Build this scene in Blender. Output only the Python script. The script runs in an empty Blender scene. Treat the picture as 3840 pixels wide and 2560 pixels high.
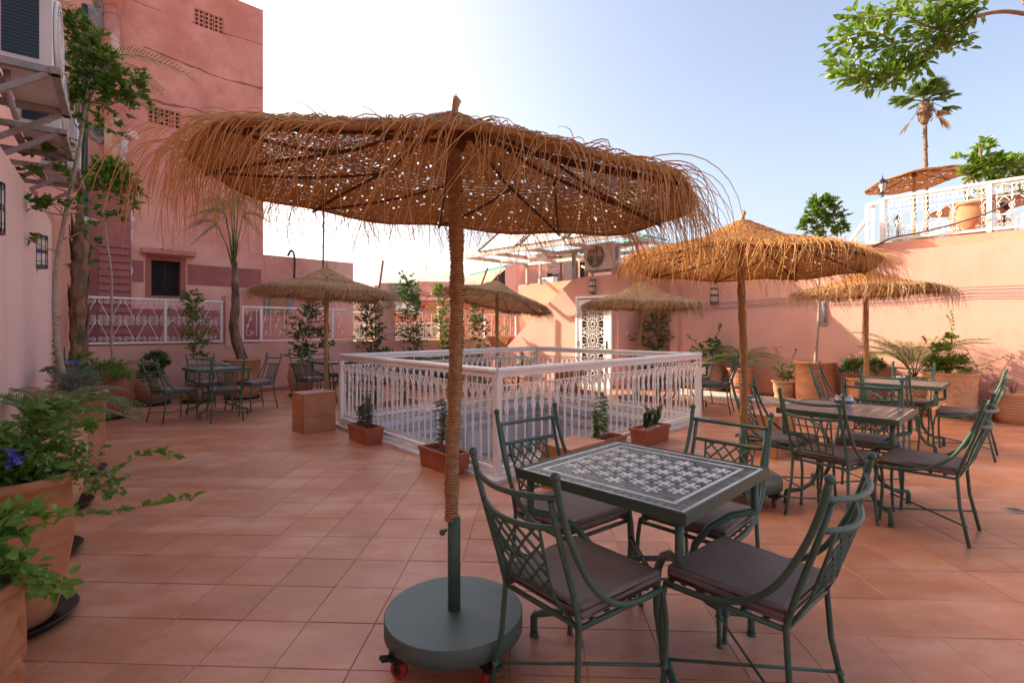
import bpy, bmesh, math, random
from math import sin, cos, pi, sqrt, atan2, radians
from mathutils import Vector, Matrix
SC = bpy.context.scene
COL = SC.collection
# ------------------------------------------------------------ camera, sky, sun
cam_d = bpy.data.cameras.new('camera'); cam = bpy.data.objects.new('camera', cam_d); COL.objects.link(cam)
cam.location = (0, 0, 1.40); cam.rotation_euler = (pi/2, 0, 0)
cam_d.sensor_width = 36; cam_d.lens = 36*1911/3840; cam_d.shift_y = -49/3840
cam_d.clip_start = 0.05; cam_d.clip_end = 4000
SC.camera = cam
SUN_EL = radians(31.0); SUNDIR = Vector((-.937, .349, 0)).normalized()      # horizontal direction towards the sun
w = bpy.data.worlds.new('World'); SC.world = w; w.use_nodes = True
nt = w.node_tree; bg = nt.nodes['Background']
sky = nt.nodes.new('ShaderNodeTexSky'); sky.sky_type = 'NISHITA'; sky.sun_disc = False
sky.sun_elevation = SUN_EL; sky.sun_rotation = atan2(SUNDIR.x, SUNDIR.y)
sky.altitude = 450; sky.air_density = 1.0; sky.dust_density = 7.0; sky.ozone_density = 1.0
wb = nt.nodes.new('ShaderNodeMixRGB'); wb.blend_type = 'MULTIPLY'; wb.inputs[0].default_value = 1; wb.inputs[2].default_value = (1.13, 1.0, .92, 1)   # camera white balance
nt.links.new(sky.outputs[0], wb.inputs[1]); nt.links.new(wb.outputs[0], bg.inputs[0]); bg.inputs[1].default_value = 0.15
sl = bpy.data.lights.new('sun', 'SUN'); sun = bpy.data.objects.new('sun', sl); COL.objects.link(sun)
sl.energy = 3.9; sl.angle = radians(0.6); sl.color = (1.0, .86, .66)
_d = Vector((SUNDIR.x*cos(SUN_EL), SUNDIR.y*cos(SUN_EL), sin(SUN_EL)))
sun.rotation_euler = _d.to_track_quat('Z', 'Y').to_euler(); sun.location = (-8, 6, 14)
SC.view_settings.view_transform = 'Standard'; SC.view_settings.look = 'None'
SC.view_settings.exposure = 1.38; SC.view_settings.gamma = 1
SC.render.engine = 'CYCLES'
try:
    SC.cycles.max_bounces = 8; SC.cycles.diffuse_bounces = 5; SC.cycles.transparent_max_bounces = 8
except Exception: pass
# ------------------------------------------------------------ helpers
F = 1170.5
def G(x, y, z=0.0):            # a point of height z seen at (x, y) of a 2352 px wide picture
    Z = (1.4-z)*F/(y-754.0); return Vector(((x-1176)/F*Z, Z, z))
def At(x, y, Z):               # a point at distance Z
    return Vector(((x-1176)/F*Z, Z, 1.4-(y-754)/F*Z))
def tag(o, label=None, cat=None, group=None, kind=None):
    if label: o['label'] = label
    if cat: o['category'] = cat
    if group: o['group'] = group
    if kind: o['kind'] = kind
    return o
def thing(name, loc, label, cat, group=None, rz=0, kind=None):
    o = bpy.data.objects.new(name, None); COL.objects.link(o)
    o.location = loc; o.rotation_euler = (0, 0, rz); o.empty_display_size = .1
    return tag(o, label, cat, group, kind)
def link(name, me, parent=None, m=None):
    o = bpy.data.objects.new(name, me); COL.objects.link(o)
    if parent: o.parent = parent
    if m is not None: o.matrix_local = m
    return o
def copy_tree(o, parent=None):
    c = o.copy(); COL.objects.link(c); c.parent = parent
    for ch in [q for q in o.children]: copy_tree(ch, c)
    return c
class MB:
    def __init__(s): s.v = []; s.f = []; s.s = []
    def add(s, vs, fs, smooth=False):
        b = len(s.v); s.v.extend([tuple(q) for q in vs])
        for f in fs: s.f.append([b+i for i in f]); s.s.append(smooth)
    def quad(s, a, b, c, d, smooth=False): s.add([a, b, c, d], [(0, 1, 2, 3)], smooth)
    def box(s, c, d, rz=0.0, tilt=None):
        hx, hy, hz = d[0]/2, d[1]/2, d[2]/2; C = Vector(c)
        M = Matrix.Rotation(rz, 3, 'Z')
        if tilt is not None: M = M @ tilt
        vs = [C + M @ Vector((x, y, z)) for z in (-hz, hz) for x, y in ((-hx, -hy), (hx, -hy), (hx, hy), (-hx, hy))]
        s.add(vs, [(0, 3, 2, 1), (4, 5, 6, 7), (0, 1, 5, 4), (1, 2, 6, 5), (2, 3, 7, 6), (3, 0, 4, 7)])
    def beam(s, a, b, w_, h_, up=(0, 0, 1)):        # rectangular bar from a to b
        a = Vector(a); b = Vector(b); d = (b-a).normalized(); u = Vector(up)
        if abs(d.dot(u)) > .98: u = Vector((1, 0, 0))
        x = d.cross(u).normalized(); y = x.cross(d).normalized()
        vs = [p + x*(i*w_/2) + y*(j*h_/2) for p in (a, b) for i, j in ((-1, -1), (1, -1), (1, 1), (-1, 1))]
        s.add(vs, [(0, 3, 2, 1), (4, 5, 6, 7), (0, 1, 5, 4), (1, 2, 6, 5), (2, 3, 7, 6), (3, 0, 4, 7)])
    def tube(s, pts, r, n=6, cap=True):
        pts = [Vector(p) for p in pts]; m = len(pts)
        rs = r if isinstance(r, (list, tuple)) else [r]*m
        t0 = (pts[1]-pts[0]).normalized()
        up = Vector((0, 0, 1)) if abs(t0.z) < .9 else Vector((1, 0, 0))
        x = t0.cross(up).normalized(); b = len(s.v)
        for i, p in enumerate(pts):
            t = (pts[min(i+1, m-1)]-pts[max(i-1, 0)])
            t = t.normalized() if t.length > 1e-9 else t0
            x = (x - t*x.dot(t)); x = x.normalized() if x.length > 1e-6 else t.orthogonal().normalized()
            y = t.cross(x)
            for k in range(n):
                a = 2*pi*k/n; s.v.append(tuple(p + (x*cos(a)+y*sin(a))*rs[i]))
        for i in range(m-1):
            for k in range(n):
                k2 = (k+1) % n
                s.f.append([b+i*n+k, b+i*n+k2, b+(i+1)*n+k2, b+(i+1)*n+k]); s.s.append(True)
        if cap:
            s.f.append([b+k for k in range(n)][::-1]); s.s.append(False)
            s.f.append([b+(m-1)*n+k for k in range(n)]); s.s.append(False)
    def lathe(s, prof, n=24, c=(0, 0, 0), fn=None, closed=True):
        b = len(s.v); m = len(prof)
        for (r, z) in prof:
            for k in range(n):
                a = 2*pi*k/n; rr = r if fn is None else fn(r, z, a)
                s.v.append((c[0]+rr*cos(a), c[1]+rr*sin(a), c[2]+z))
        for i in range(m-1):
            for k in range(n):
                k2 = (k+1) % n
                s.f.append([b+i*n+k, b+i*n+k2, b+(i+1)*n+k2, b+(i+1)*n+k]); s.s.append(True)
        if closed:
            s.f.append([b+k for k in range(n)][::-1]); s.s.append(False)
            s.f.append([b+(m-1)*n+k for k in range(n)]); s.s.append(False)
    def ball(s, c, r, n=8, m=5, sz=1.0):
        prof = [(r*sin(pi*i/m) if 0 < i < m else r*.02, -r*sz*cos(pi*i/m)) for i in range(m+1)]
        s.lathe(prof, n, c)
    def prism(s, poly, vec):                        # planar polygon (3D points) extruded along vec
        k = len(poly); poly = [Vector(p) for p in poly]; vec = Vector(vec)
        s.add(poly + [p+vec for p in poly], [tuple(range(k))[::-1], tuple(range(k, 2*k))] +
              [(i, (i+1) % k, k+(i+1) % k, k+i) for i in range(k)])
    def wall(s, p0, p1, z0, z1, th):                # upright slab from p0 to p1, thickness th to the left of travel
        a = Vector((p0[0], p0[1], z0)); b_ = Vector((p1[0], p1[1], z0)); d = (b_-a).normalized()
        n_ = Vector((-d.y, d.x, 0))*th
        s.prism([a, b_, b_+n_, a+n_], (0, 0, z1-z0))
    def build(s, name, mat, parent=None, world=False, loc=None):
        me = bpy.data.meshes.new(name)
        vs = s.v
        if world and parent: 
            L = parent.location; vs = [(x-L.x, y-L.y, z-L.z) for x, y, z in vs]
        me.from_pydata(vs, [], s.f); me.polygons.foreach_set('use_smooth', s.s)
        if mat: me.materials.append(mat)
        me.update()
        bm = bmesh.new(); bm.from_mesh(me)
        if len(me.polygons) < 4000: bmesh.ops.recalc_face_normals(bm, faces=bm.faces)
        bm.to_mesh(me); bm.free()
        o = link(name, me, parent)
        if loc is not None: o.location = loc
        return o
def bez(pts, n=12):             # Catmull-Rom through pts
    P = [Vector(p) for p in pts]; out = []
    for i in range(len(P)-1):
        a = P[max(i-1, 0)]; b = P[i]; c = P[i+1]; d = P[min(i+2, len(P)-1)]
        for k in range(n):
            t = k/n
            out.append(.5*((2*b)+(c-a)*t+(2*a-5*b+4*c-d)*t*t+(3*b-a-3*c+d)*t**3))
    out.append(P[-1]); return out
# ------------------------------------------------------------ materials
MATS = {}
def mat(name, c1, c2=None, scale=6.0, rough=.7, bump=0.0, bscale=60.0, metal=0.0, rnd=0.0, trans=0.0, spec=.5,
        stretch=(1, 1, 1), c3=None, s3=1.2, coord='Object', detail=5.0, lo=.35, hi=.65, rvar=0.0, ang=0.0):
    if name in MATS: return MATS[name]
    m = bpy.data.materials.new(name); m.use_nodes = True; MATS[name] = m
    N = m.node_tree.nodes; L = m.node_tree.links; bs = N['Principled BSDF']
    bs.inputs['Roughness'].default_value = rough; bs.inputs['Metallic'].default_value = metal
    bs.inputs['Specular IOR Level'].default_value = spec
    tc = N.new('ShaderNodeTexCoord'); mp = N.new('ShaderNodeMapping')
    if coord == 'World':
        ge = N.new('ShaderNodeNewGeometry'); L.new(ge.outputs['Position'], mp.inputs[0])
    else: L.new(tc.outputs[coord], mp.inputs[0])
    mp.inputs['Scale'].default_value = stretch; mp.inputs['Rotation'].default_value = (0, 0, ang)
    col = None
    if c2 is not None:
        nz = N.new('ShaderNodeTexNoise'); nz.inputs['Scale'].default_value = scale; nz.inputs['Detail'].default_value = detail
        nz.inputs['Roughness'].default_value = .62
        L.new(mp.outputs[0], nz.inputs[0])
        cr = N.new('ShaderNodeValToRGB'); cr.color_ramp.elements[0].position = lo; cr.color_ramp.elements[1].position = hi
        cr.color_ramp.elements[0].color = (*c1, 1); cr.color_ramp.elements[1].color = (*c2, 1)
        L.new(nz.outputs[0], cr.inputs[0]); col = cr.outputs[0]
        if rvar:
            mr = N.new('ShaderNodeMapRange'); mr.inputs[3].default_value = rough-rvar; mr.inputs[4].default_value = rough+rvar
            L.new(nz.outputs[0], mr.inputs[0]); L.new(mr.outputs[0], bs.inputs['Roughness'])
    else:
        rg = N.new('ShaderNodeRGB'); rg.outputs[0].default_value = (*c1, 1); col = rg.outputs[0]
    if c3 is not None:
        n3 = N.new('ShaderNodeTexNoise'); n3.inputs['Scale'].default_value = s3; n3.inputs['Detail'].default_value = 7
        L.new(mp.outputs[0], n3.inputs[0])
        r3 = N.new('ShaderNodeValToRGB'); r3.color_ramp.elements[0].position = .50; r3.color_ramp.elements[1].position = .72
        r3.color_ramp.elements[0].color = (0, 0, 0, 1); r3.color_ramp.elements[1].color = (1, 1, 1, 1)
        L.new(n3.outputs[0], r3.inputs[0])
        mx = N.new('ShaderNodeMixRGB'); L.new(r3.outputs[0], mx.inputs[0]); L.new(col, mx.inputs[1]); mx.inputs[2].default_value = (*c3, 1)
        col = mx.outputs[0]
    if rnd:
        oi = N.new('ShaderNodeObjectInfo'); hv = N.new('ShaderNodeHueSaturation')
        mr = N.new('ShaderNodeMapRange'); mr.inputs[3].default_value = 1-rnd; mr.inputs[4].default_value = 1+rnd
        L.new(oi.outputs['Random'], mr.inputs[0]); L.new(mr.outputs[0], hv.inputs['Value']); L.new(col, hv.inputs['Color']); col = hv.outputs[0]
    L.new(col, bs.inputs['Base Color'])
    if bump:
        nb = N.new('ShaderNodeTexNoise'); nb.inputs['Scale'].default_value = bscale; nb.inputs['Detail'].default_value = 4
        L.new(mp.outputs[0], nb.inputs[0])
        bp = N.new('ShaderNodeBump'); bp.inputs['Strength'].default_value = bump; bp.inputs['Distance'].default_value = .01
        L.new(nb.outputs[0], bp.inputs['Height']); L.new(bp.outputs[0], bs.inputs['Normal'])
    if trans:
        tr = N.new('ShaderNodeBsdfTranslucent'); ms = N.new('ShaderNodeMixShader'); ms.inputs[0].default_value = trans
        L.new(col, tr.inputs[0]); L.new(bs.outputs[0], ms.inputs[1]); L.new(tr.outputs[0], ms.inputs[2])
        L.new(ms.outputs[0], N['Material Output'].inputs[0])
    return m
M = {}
M['tile'] = mat('terracotta_tile', (.44, .17, .08), (.60, .265, .145), 2.2, rough=.38, bump=.15, bscale=25, rnd=.10, coord='World', lo=.28, hi=.72,
                c3=(.62, .33, .22), s3=1.1, stretch=(1, 2.2, 1), rvar=.12)
def stain(m, scale, lo, hi, c, amt, ang=0, st=(1, 1, 1)):      # dirt with a shape of its own, in world space
    N = m.node_tree.nodes; L = m.node_tree.links; bs = N['Principled BSDF']; src = bs.inputs['Base Color'].links[0].from_socket
    ge = N.new('ShaderNodeNewGeometry'); mp = N.new('ShaderNodeMapping'); mp.inputs['Scale'].default_value = st; mp.inputs['Location'].default_value = (3.1, 7.7, 1.3); L.new(ge.outputs['Position'], mp.inputs[0])
    nz = N.new('ShaderNodeTexNoise'); nz.inputs['Scale'].default_value = scale; nz.inputs['Detail'].default_value = 11; nz.inputs['Roughness'].default_value = .72; L.new(mp.outputs[0], nz.inputs[0])
    r = N.new('ShaderNodeValToRGB'); r.color_ramp.elements[0].position = lo; r.color_ramp.elements[1].position = hi
    r.color_ramp.elements[0].color = (0, 0, 0, 1); r.color_ramp.elements[1].color = (amt, amt, amt, 1); L.new(nz.outputs[0], r.inputs[0])
    mx = N.new('ShaderNodeMixRGB'); L.new(r.outputs[0], mx.inputs[0]); L.new(src, mx.inputs[1]); mx.inputs[2].default_value = (*c, 1); L.new(mx.outputs[0], bs.inputs['Base Color'])
stain(M['tile'], 3.2, .52, .68, (.34, .14, .075), .32, st=(1, 1.6, 1)); stain(M['tile'], 1.3, .55, .66, (.66, .42, .32), .28)
M['grout'] = mat('grout', (.36, .25, .18), (.52, .40, .31), 3, rough=.95, bump=.3)
M['pink'] = mat('pink_plaster', (.69, .37, .285), (.73, .405, .315), 1.3, rough=.9, bump=.30, bscale=38, coord='World', c3=(.63, .315, .24), s3=.7)
stain(M['pink'], 1.1, .50, .66, (.60, .29, .22), .5, st=(1, 1, .45))
M['pinkl'] = mat('pink_plaster_pale', (.78, .49, .41), (.82, .53, .45), 1.1, rough=.9, bump=.22, bscale=45, coord='World', stretch=(1, 1, .35))
M['orangepink'] = mat('orange_pink_plaster', (.64, .30, .20), (.68, .34, .235), 1.3, rough=.9, bump=.30, bscale=38, coord='World')
M['pinkdk'] = mat('rose_plaster', (.50, .19, .145), (.60, .26, .20), 1.6, rough=.9, bump=.4, bscale=20, coord='World', c3=(.44, .15, .115), s3=.7)
M['maroon'] = mat('maroon_paint', (.29, .088, .075), (.36, .125, .105), 3, rough=.75, bump=.3, bscale=40, coord='World')
M['skirt'] = mat('skirting_tile', (.36, .165, .09), (.44, .22, .13), 4, rough=.55, rnd=.08, coord='World')
M['boxtile'] = mat('box_tile', (.42, .17, .07), (.50, .225, .10), 5, rough=.5, bump=.05, rnd=.06, coord='World')
stain(M['pinkl'], 1.0, .50, .66, (.70, .40, .33), .5, st=(1, 1, .35)); stain(M['orangepink'], 1.0, .50, .66, (.56, .24, .16), .5, st=(1, 1, .4))
M['green'] = mat('green_iron', (.055, .118, .084), (.075, .15, .107), 9, rough=.42, bump=.06, bscale=120, spec=.5)
M['greenrim'] = mat('green_rim', (.045, .095, .065), (.055, .11, .078), 9, rough=.5, bump=.05)
M['greenbase'] = mat('green_base', (.075, .138, .126), (.095, .162, .146), 5, rough=.48, bump=.08, bscale=30, c3=(.12, .14, .11), s3=5)
M['cushion'] = mat('brown_cushion', (.185, .142, .120), (.24, .19, .16), 7, rough=.62, bump=.35, bscale=220, rnd=.10)
M['white'] = mat('white_paint', (.84, .79, .73), (.89, .84, .78), 5, rough=.38, bump=.03, bscale=30)
M['marble'] = mat('marble_curb', (.60, .52, .46), (.74, .68, .62), 6, rough=.45, bump=.1, c3=(.45, .37, .31), s3=2.5, coord='World')
M['shaft'] = mat('shaft_plaster', (.62, .62, .64), (.70, .70, .72), 2, rough=.85, bump=.1, coord='World')
M['shaftline'] = mat('shaft_relief', (.46, .45, .46), (.58, .57, .58), 30, rough=.85, bump=.6, bscale=120, coord='World')
M['dark'] = mat('dark_opening_and_shade', (.02, .018, .017), rough=.9)
M['glass'] = mat('window_glass', (.03, .035, .04), rough=.08, spec=.8)
M['fringe'] = mat('straw_fringe', (.80, .46, .165), (.88, .58, .26), 30, rough=.6, trans=.42, spec=.3)
M['fringe2'] = mat('straw_fringe_pale', (.56, .375, .20), (.66, .47, .28), 20, rough=.7, trans=.25, spec=.3)
M['weave'] = mat('woven_straw', (.38, .155, .038), (.58, .28, .085), 70, rough=.75, trans=.22, spec=.25, bump=.5, bscale=150)
M['weave2'] = mat('woven_straw_pale', (.38, .215, .10), (.58, .375, .20), 60, rough=.8, trans=.2, spec=.25, bump=.5, bscale=150)
M['wovendull'] = mat('dull_woven_straw', (.34, .20, .09), (.50, .32, .16), 60, rough=.85, trans=.06, spec=.2, bump=.5, bscale=150)
M['thatchd'] = mat('skirt_straw', (.42, .26, .12), (.54, .36, .19), 25, rough=.8, trans=.2, spec=.2)
M['rib'] = mat('rib_rope', (.10, .035, .012), (.19, .075, .028), 60, rough=.85, bump=.6, bscale=150)
M['rope'] = mat('pole_rope', (.42, .215, .085), (.60, .36, .17), 45, rough=.7, bump=.5, bscale=200, spec=.3)
M['rope2'] = mat('pole_rope_pale', (.40, .24, .11), (.56, .37, .19), 45, rough=.75, bump=.5, bscale=200, spec=.3)
M['clay'] = mat('clay', (.47, .175, .075), (.58, .25, .12), 3.5, rough=.78, bump=.2, bscale=30, stretch=(1, 1, 3.5), c3=(.60, .31, .18), s3=2)
M['clayred'] = mat('clay_red', (.36, .10, .055), (.45, .15, .085), 4, rough=.6, bump=.2, bscale=30, stretch=(1, 1, 3))
M['claydull'] = mat('clay_dull', (.33, .17, .095), (.45, .25, .15), 4, rough=.85, bump=.3, bscale=30, stretch=(1, 1, 3))
M['claylight'] = mat('clay_light', (.60, .33, .16), (.70, .42, .23), 4, rough=.8, bump=.2, bscale=30, stretch=(1, 1, 3))
M['planter'] = mat('planter_clay', (.34, .085, .04), (.42, .125, .06), 6, rough=.55, bump=.12, bscale=40)
M['soil'] = mat('soil', (.045, .022, .014), (.10, .055, .035), 40, rough=1, bump=1.0, bscale=60)
M['gravel'] = mat('gravel', (.32, .29, .27), (.55, .52, .49), 90, rough=.9, bump=1, bscale=90)
M['saucer'] = mat('saucer_plastic', (.022, .015, .016), rough=.35)
M['black'] = mat('black_plastic', (.015, .015, .016), rough=.4)
M['red'] = mat('red_wheel', (.38, .03, .025), rough=.4)
M['leaf'] = mat('ficus_leaf', (.085, .19, .022), (.16, .29, .035), 9, rough=.42, trans=.38, spec=.5)
M['leafdk'] = mat('dark_leaf', (.045, .115, .022), (.09, .18, .035), 9, rough=.4, trans=.3, spec=.5)
M['leaflt'] = mat('light_leaf', (.17, .29, .035), (.27, .41, .06), 9, rough=.5, trans=.35, spec=.4)
M['leafsun'] = mat('sunlit_branch_leaf', (.13, .25, .02), (.24, .38, .045), 7, rough=.35, trans=.38, spec=.5, rnd=.30)
M['leaffg'] = mat('plumbago_leaf', (.13, .26, .035), (.22, .38, .06), 14, rough=.5, trans=.28, rnd=.30)
M['leafgr'] = mat('grey_leaf', (.15, .20, .14), (.24, .30, .22), 12, rough=.6, trans=.25)
M['palm'] = mat('palm_leaf', (.07, .15, .03), (.17, .25, .06), 9, rough=.45, trans=.35)
M['palmdry'] = mat('dry_palm', (.30, .20, .08), (.45, .32, .15), 9, rough=.7, trans=.2)
M['bark'] = mat('pale_bark', (.30, .22, .16), (.45, .36, .28), 14, rough=.9, bump=.6, bscale=40, stretch=(1, 1, 2.5))
M['palmbark'] = mat('palm_bark', (.12, .055, .03), (.30, .18, .11), 7, rough=.95, bump=1, bscale=22, stretch=(2, 2, .7), c3=(.055, .05, .035), s3=4)
M['twig'] = mat('brown_twig', (.22, .11, .06), (.33, .18, .10), 14, rough=.8)
M['steel'] = mat('grey_steel', (.26, .25, .25), (.36, .34, .33), 8, rough=.55, bump=.1, c3=(.28, .14, .08), s3=5)
M['steelw'] = mat('pale_steel', (.52, .49, .46), (.62, .58, .55), 8, rough=.5, c3=(.36, .22, .14), s3=4)
M['acwhite'] = mat('ac_casing', (.66, .63, .60), (.74, .71, .68), 3, rough=.45)
M['fins'] = mat('ac_fins', (.015, .05, .065), (.03, .065, .075), 12, rough=.5, stretch=(1, 1, 6))
M['brass'] = mat('aged_brass', (.10, .06, .03), (.17, .11, .05), 20, rough=.45, metal=.8)
M['lampglass'] = mat('lamp_glass', (.60, .52, .44), (.70, .63, .56), 6, rough=.3)
M['lampred'] = mat('lamp_red_glass', (.30, .02, .02), rough=.2)
M['lampblue'] = mat('lamp_blue_glass', (.03, .05, .30), rough=.2)
M['lampgreen'] = mat('lamp_green_glass', (.04, .18, .05), rough=.2)
M['mwhite'] = mat('mosaic_white', (.80, .73, .67), (.87, .82, .76), 25, rough=.16, rnd=.08)
M['mgreen'] = mat('mosaic_green', (.022, .075, .055), (.15, .25, .215), 26, rough=.12, bump=.7, bscale=55, rnd=.35, spec=.8)
M['mtan'] = mat('mosaic_tan', (.17, .11, .06), (.26, .18, .10), 20, rough=.3)
M['mgrout'] = mat('mosaic_grout', (.33, .21, .12), (.24, .22, .16), 20, rough=.8)
M['plank'] = mat('old_plank', (.50, .42, .36), (.66, .59, .54), 8, rough=.85, bump=.5, stretch=(1, 1, 5), c3=(.25, .17, .12), s3=5)
M['canvas'] = mat('cream_canvas', (.70, .62, .52), (.78, .70, .61), 3, rough=.85, bump=.1, trans=.2)
M['sheet'] = mat('white_panel', (.66, .62, .56), (.74, .70, .64), 3, rough=.5, trans=.1)
M['tan'] = mat('tan_roof', (.48, .27, .17), (.55, .33, .22), 3, rough=.8, stretch=(1, 1, 1))
M['teal'] = mat('teal_trim', (.01, .42, .36), rough=.4)
M['wood'] = mat('brown_wood', (.20, .08, .045), (.30, .13, .075), 8, rough=.7, stretch=(1, 1, 4))
M['curtain'] = mat('grey_curtain', (.38, .33, .31), (.50, .45, .42), 14, rough=.9, stretch=(6, 6, .3))
M['cable'] = mat('violet_cable', (.10, .08, .32), rough=.5)
M['cabledk'] = mat('dark_cable', (.06, .045, .05), rough=.6)
M['pipeblue'] = mat('dark_blue_pipe', (.02, .035, .07), rough=.5)
M['pipeold'] = mat('old_painted_pipe', (.45, .15, .10), (.55, .22, .16), 5, rough=.8, bump=.6, c3=(.62, .50, .40), s3=3, stretch=(1, 1, .6))
M['concrete'] = mat('grey_concrete', (.22, .20, .19), (.36, .33, .31), 12, rough=.95, bump=1, bscale=30)
M['whitepatch'] = mat('bare_plaster', (.66, .60, .60), (.74, .69, .69), 8, rough=.95)
M['flblue'] = mat('blue_flower', (.18, .22, .68), (.28, .34, .80), 20, rough=.6, trans=.3)
M['flred'] = mat('red_flower', (.45, .012, .03), (.60, .03, .06), 20, rough=.6, trans=.2)
M['flpink'] = mat('pink_flower', (.75, .25, .32), (.85, .42, .46), 20, rough=.6, trans=.2)
M['skin'] = mat('skin', (.36, .19, .12), rough=.6)
M['hair'] = mat('dark_hair', (.02, .014, .012), rough=.7)
M['cloth'] = mat('brown_cloth', (.13, .085, .07), rough=.9)
M['ceramic'] = mat('ceramic_white', (.72, .68, .62), (.80, .76, .70), 10, rough=.15)
M['ceramicblue'] = mat('ceramic_blue', (.04, .08, .24), rough=.15)
M['yellow'] = mat('yellow_leaf', (.62, .36, .02), rough=.6)
M['ground'] = mat('dusty_ground', (.30, .20, .14), (.40, .28, .20), .4, rough=.95)
M['lemon'] = mat('lemon', (.75, .55, .04), rough=.4)
rng = random.Random(11)
# main directions of the terrace
VN = Vector((.7173, .6967, 0)); VV = Vector((.6967, -.7173, 0))      # into the door wall / along it to the right
PU = Vector((.692, .722, 0)).normalized()                             # along the parapet
WN = Vector((-.137, 4.74, 0)); WL = Vector((-2.48, 7.41, 0)); WR = Vector((2.85, 7.77, 0)); WB = Vector((.51, 10.44, 0))
C0 = Vector((2.43, 11.68, 0)); C1 = C0 + VN*1.0
def wl(line0, d, x):           # point of a ground line (p0, d) seen in picture column x
    k = (x-1176)/F; t = (k*line0.y-line0.x)/(d.x-k*d.y); return line0+d*t
PP0 = Vector((-7.27, 9.42, 0))                                        # parapet inner face
LW0 = Vector((-3.50, 3.41, 0)); LWD = Vector((-.607, .794, 0)).normalized(); LWN = Vector((.794, .607, 0))   # left wall
RW0 = C1
# ============================================================ ground and floor
mb = MB(); mb.quad((-1500, -1500, -8), (1500, -1500, -8), (1500, 1500, -8), (-1500, 1500, -8))
tag(mb.build('ground', M['ground']), kind='structure')
def clip(poly, p, n_):         # keep the side where (q-p).n >= 0
    out = []; k = len(poly)
    for i in range(k):
        a, b = poly[i], poly[(i+1) % k]; da = (a-p).dot(n_); db = (b-p).dot(n_)
        if da >= 0: out.append(a)
        if (da >= 0) != (db >= 0): out.append(a+(b-a)*(da/(da-db)))
    return out
def inset(poly, d):            # convex quad, counter-clockwise, moved in by d
    k = len(poly); L_ = []
    for i in range(k):
        a, b = poly[i], poly[(i+1) % k]; t = (b-a).normalized(); L_.append((a+Vector((-t.y, t.x, 0))*d, t))
    out = []
    for i in range(k):
        (p, t), (q, s_) = L_[i-1], L_[i]; den = t.x*s_.y-t.y*s_.x
        u = ((q.x-p.x)*s_.y-(q.y-p.y)*s_.x)/den; out.append(p+t*u)
    return out
WELL = [WN, WR, WB, WL]                                   # counter-clockwise
HOLE = inset(WELL, .07)
def outside_well(poly):
    pieces = []; rest = poly
    for i in range(4):
        a, b = HOLE[i], HOLE[(i+1) % 4]; t = (b-a).normalized(); nin = Vector((-t.y, t.x, 0))
        o_ = clip(rest, a, -nin)
        if len(o_) > 2: pieces.append(o_)
        rest = clip(rest, a, nin)
        if len(rest) < 3: break
    return pieces
floor = thing('floor', (0, 0, 0), None, None, kind='structure')
th = radians(2.4); ex = Vector((cos(th), -sin(th), 0)); ey = Vector((sin(th), cos(th), 0))
TX, TY, GAP = .3236, .329, .0045
org = Vector((-1.311, 2.1188, 0))
me_tile = None; full = []; cut = []
for i in range(-26, 34):
    for j in range(-12, 46):
        c = org+ex*((i+.5)*TX)+ey*((j+.5)*TY)
        if (c-LW0).dot(LWN) < -.3 or (c-C1).dot(VN) > .2: continue
        if (c-PP0).dot(Vector((-PU.y, PU.x, 0))) > .1: continue
        if c.x < -9 or c.x > 12: continue
        hx, hy = (TX-GAP)/2, (TY-GAP)/2
        q = [c-ex*hx-ey*hy, c+ex*hx-ey*hy, c+ex*hx+ey*hy, c-ex*hx+ey*hy]
        ins = all((c-HOLE[k]).dot(Vector((-(HOLE[(k+1) % 4]-HOLE[k]).normalized().y, (HOLE[(k+1) % 4]-HOLE[k]).normalized().x, 0))) > -.25 for k in range(4))
        if ins:
            for p in outside_well(q): cut.append(p)
        else:
            vis = c.y > .3 and abs(c.x/c.y) < 1.06
            full.append(((c.length if vis else 99+c.length), c))
full.sort(key=lambda t: t[0])
def tile_mesh(mb_, q, z):
    cc = sum(q, Vector())/len(q); k = len(q)
    lo_ = [p+Vector((0, 0, -.012)) for p in q]; mid = [p+Vector((0, 0, z-.0018)) for p in q]
    top = [p+(cc-p).normalized()*.0025+Vector((0, 0, z)) for p in q]
    fs = [tuple(range(2*k, 3*k))]
    for a in range(k):
        b = (a+1) % k; fs += [(a, b, k+b, k+a), (k+a, k+b, 2*k+b, 2*k+a)]
    mb_.add(lo_+mid+top, fs)
hx, hy = (TX-GAP)/2, (TY-GAP)/2
tm = MB(); tile_mesh(tm, [Vector((-hx, -hy, 0)), Vector((hx, -hy, 0)), Vector((hx, hy, 0)), Vector((-hx, hy, 0))], 0.0)
t0_ = tm.build('tile', M['tile'], floor)
for n_, (_, c) in enumerate(full[:299]):
    o = t0_ if n_ == 0 else link('tile', t0_.data, floor)
    o.location = (c.x+rng.uniform(-.0008, .0008), c.y+rng.uniform(-.0008, .0008), rng.uniform(-.0010, .0007)); o.rotation_euler = (rng.uniform(-.003, .003), rng.uniform(-.003, .003), -th+rng.uniform(-.004, .004))
rb = MB()
for _, c in full[299:]:
    z = rng.uniform(-.0008, .0006)
    tile_mesh(rb, [c-ex*hx-ey*hy, c+ex*hx-ey*hy, c+ex*hx+ey*hy, c-ex*hx+ey*hy], z)
for p in cut: tile_mesh(rb, p, 0.0)
tag(rb.build('far_tiles', M['tile'], floor), kind='stuff')
sb = MB()                                                  # slab under the tiles, a ring round the light well
OUT = [Vector((-9.5, -4, 0)), Vector((13, -4, 0)), Vector((13, 13, 0)), Vector((-1.2, 15.75, 0)), Vector((-9.5, 8.0, 0))]
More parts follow.
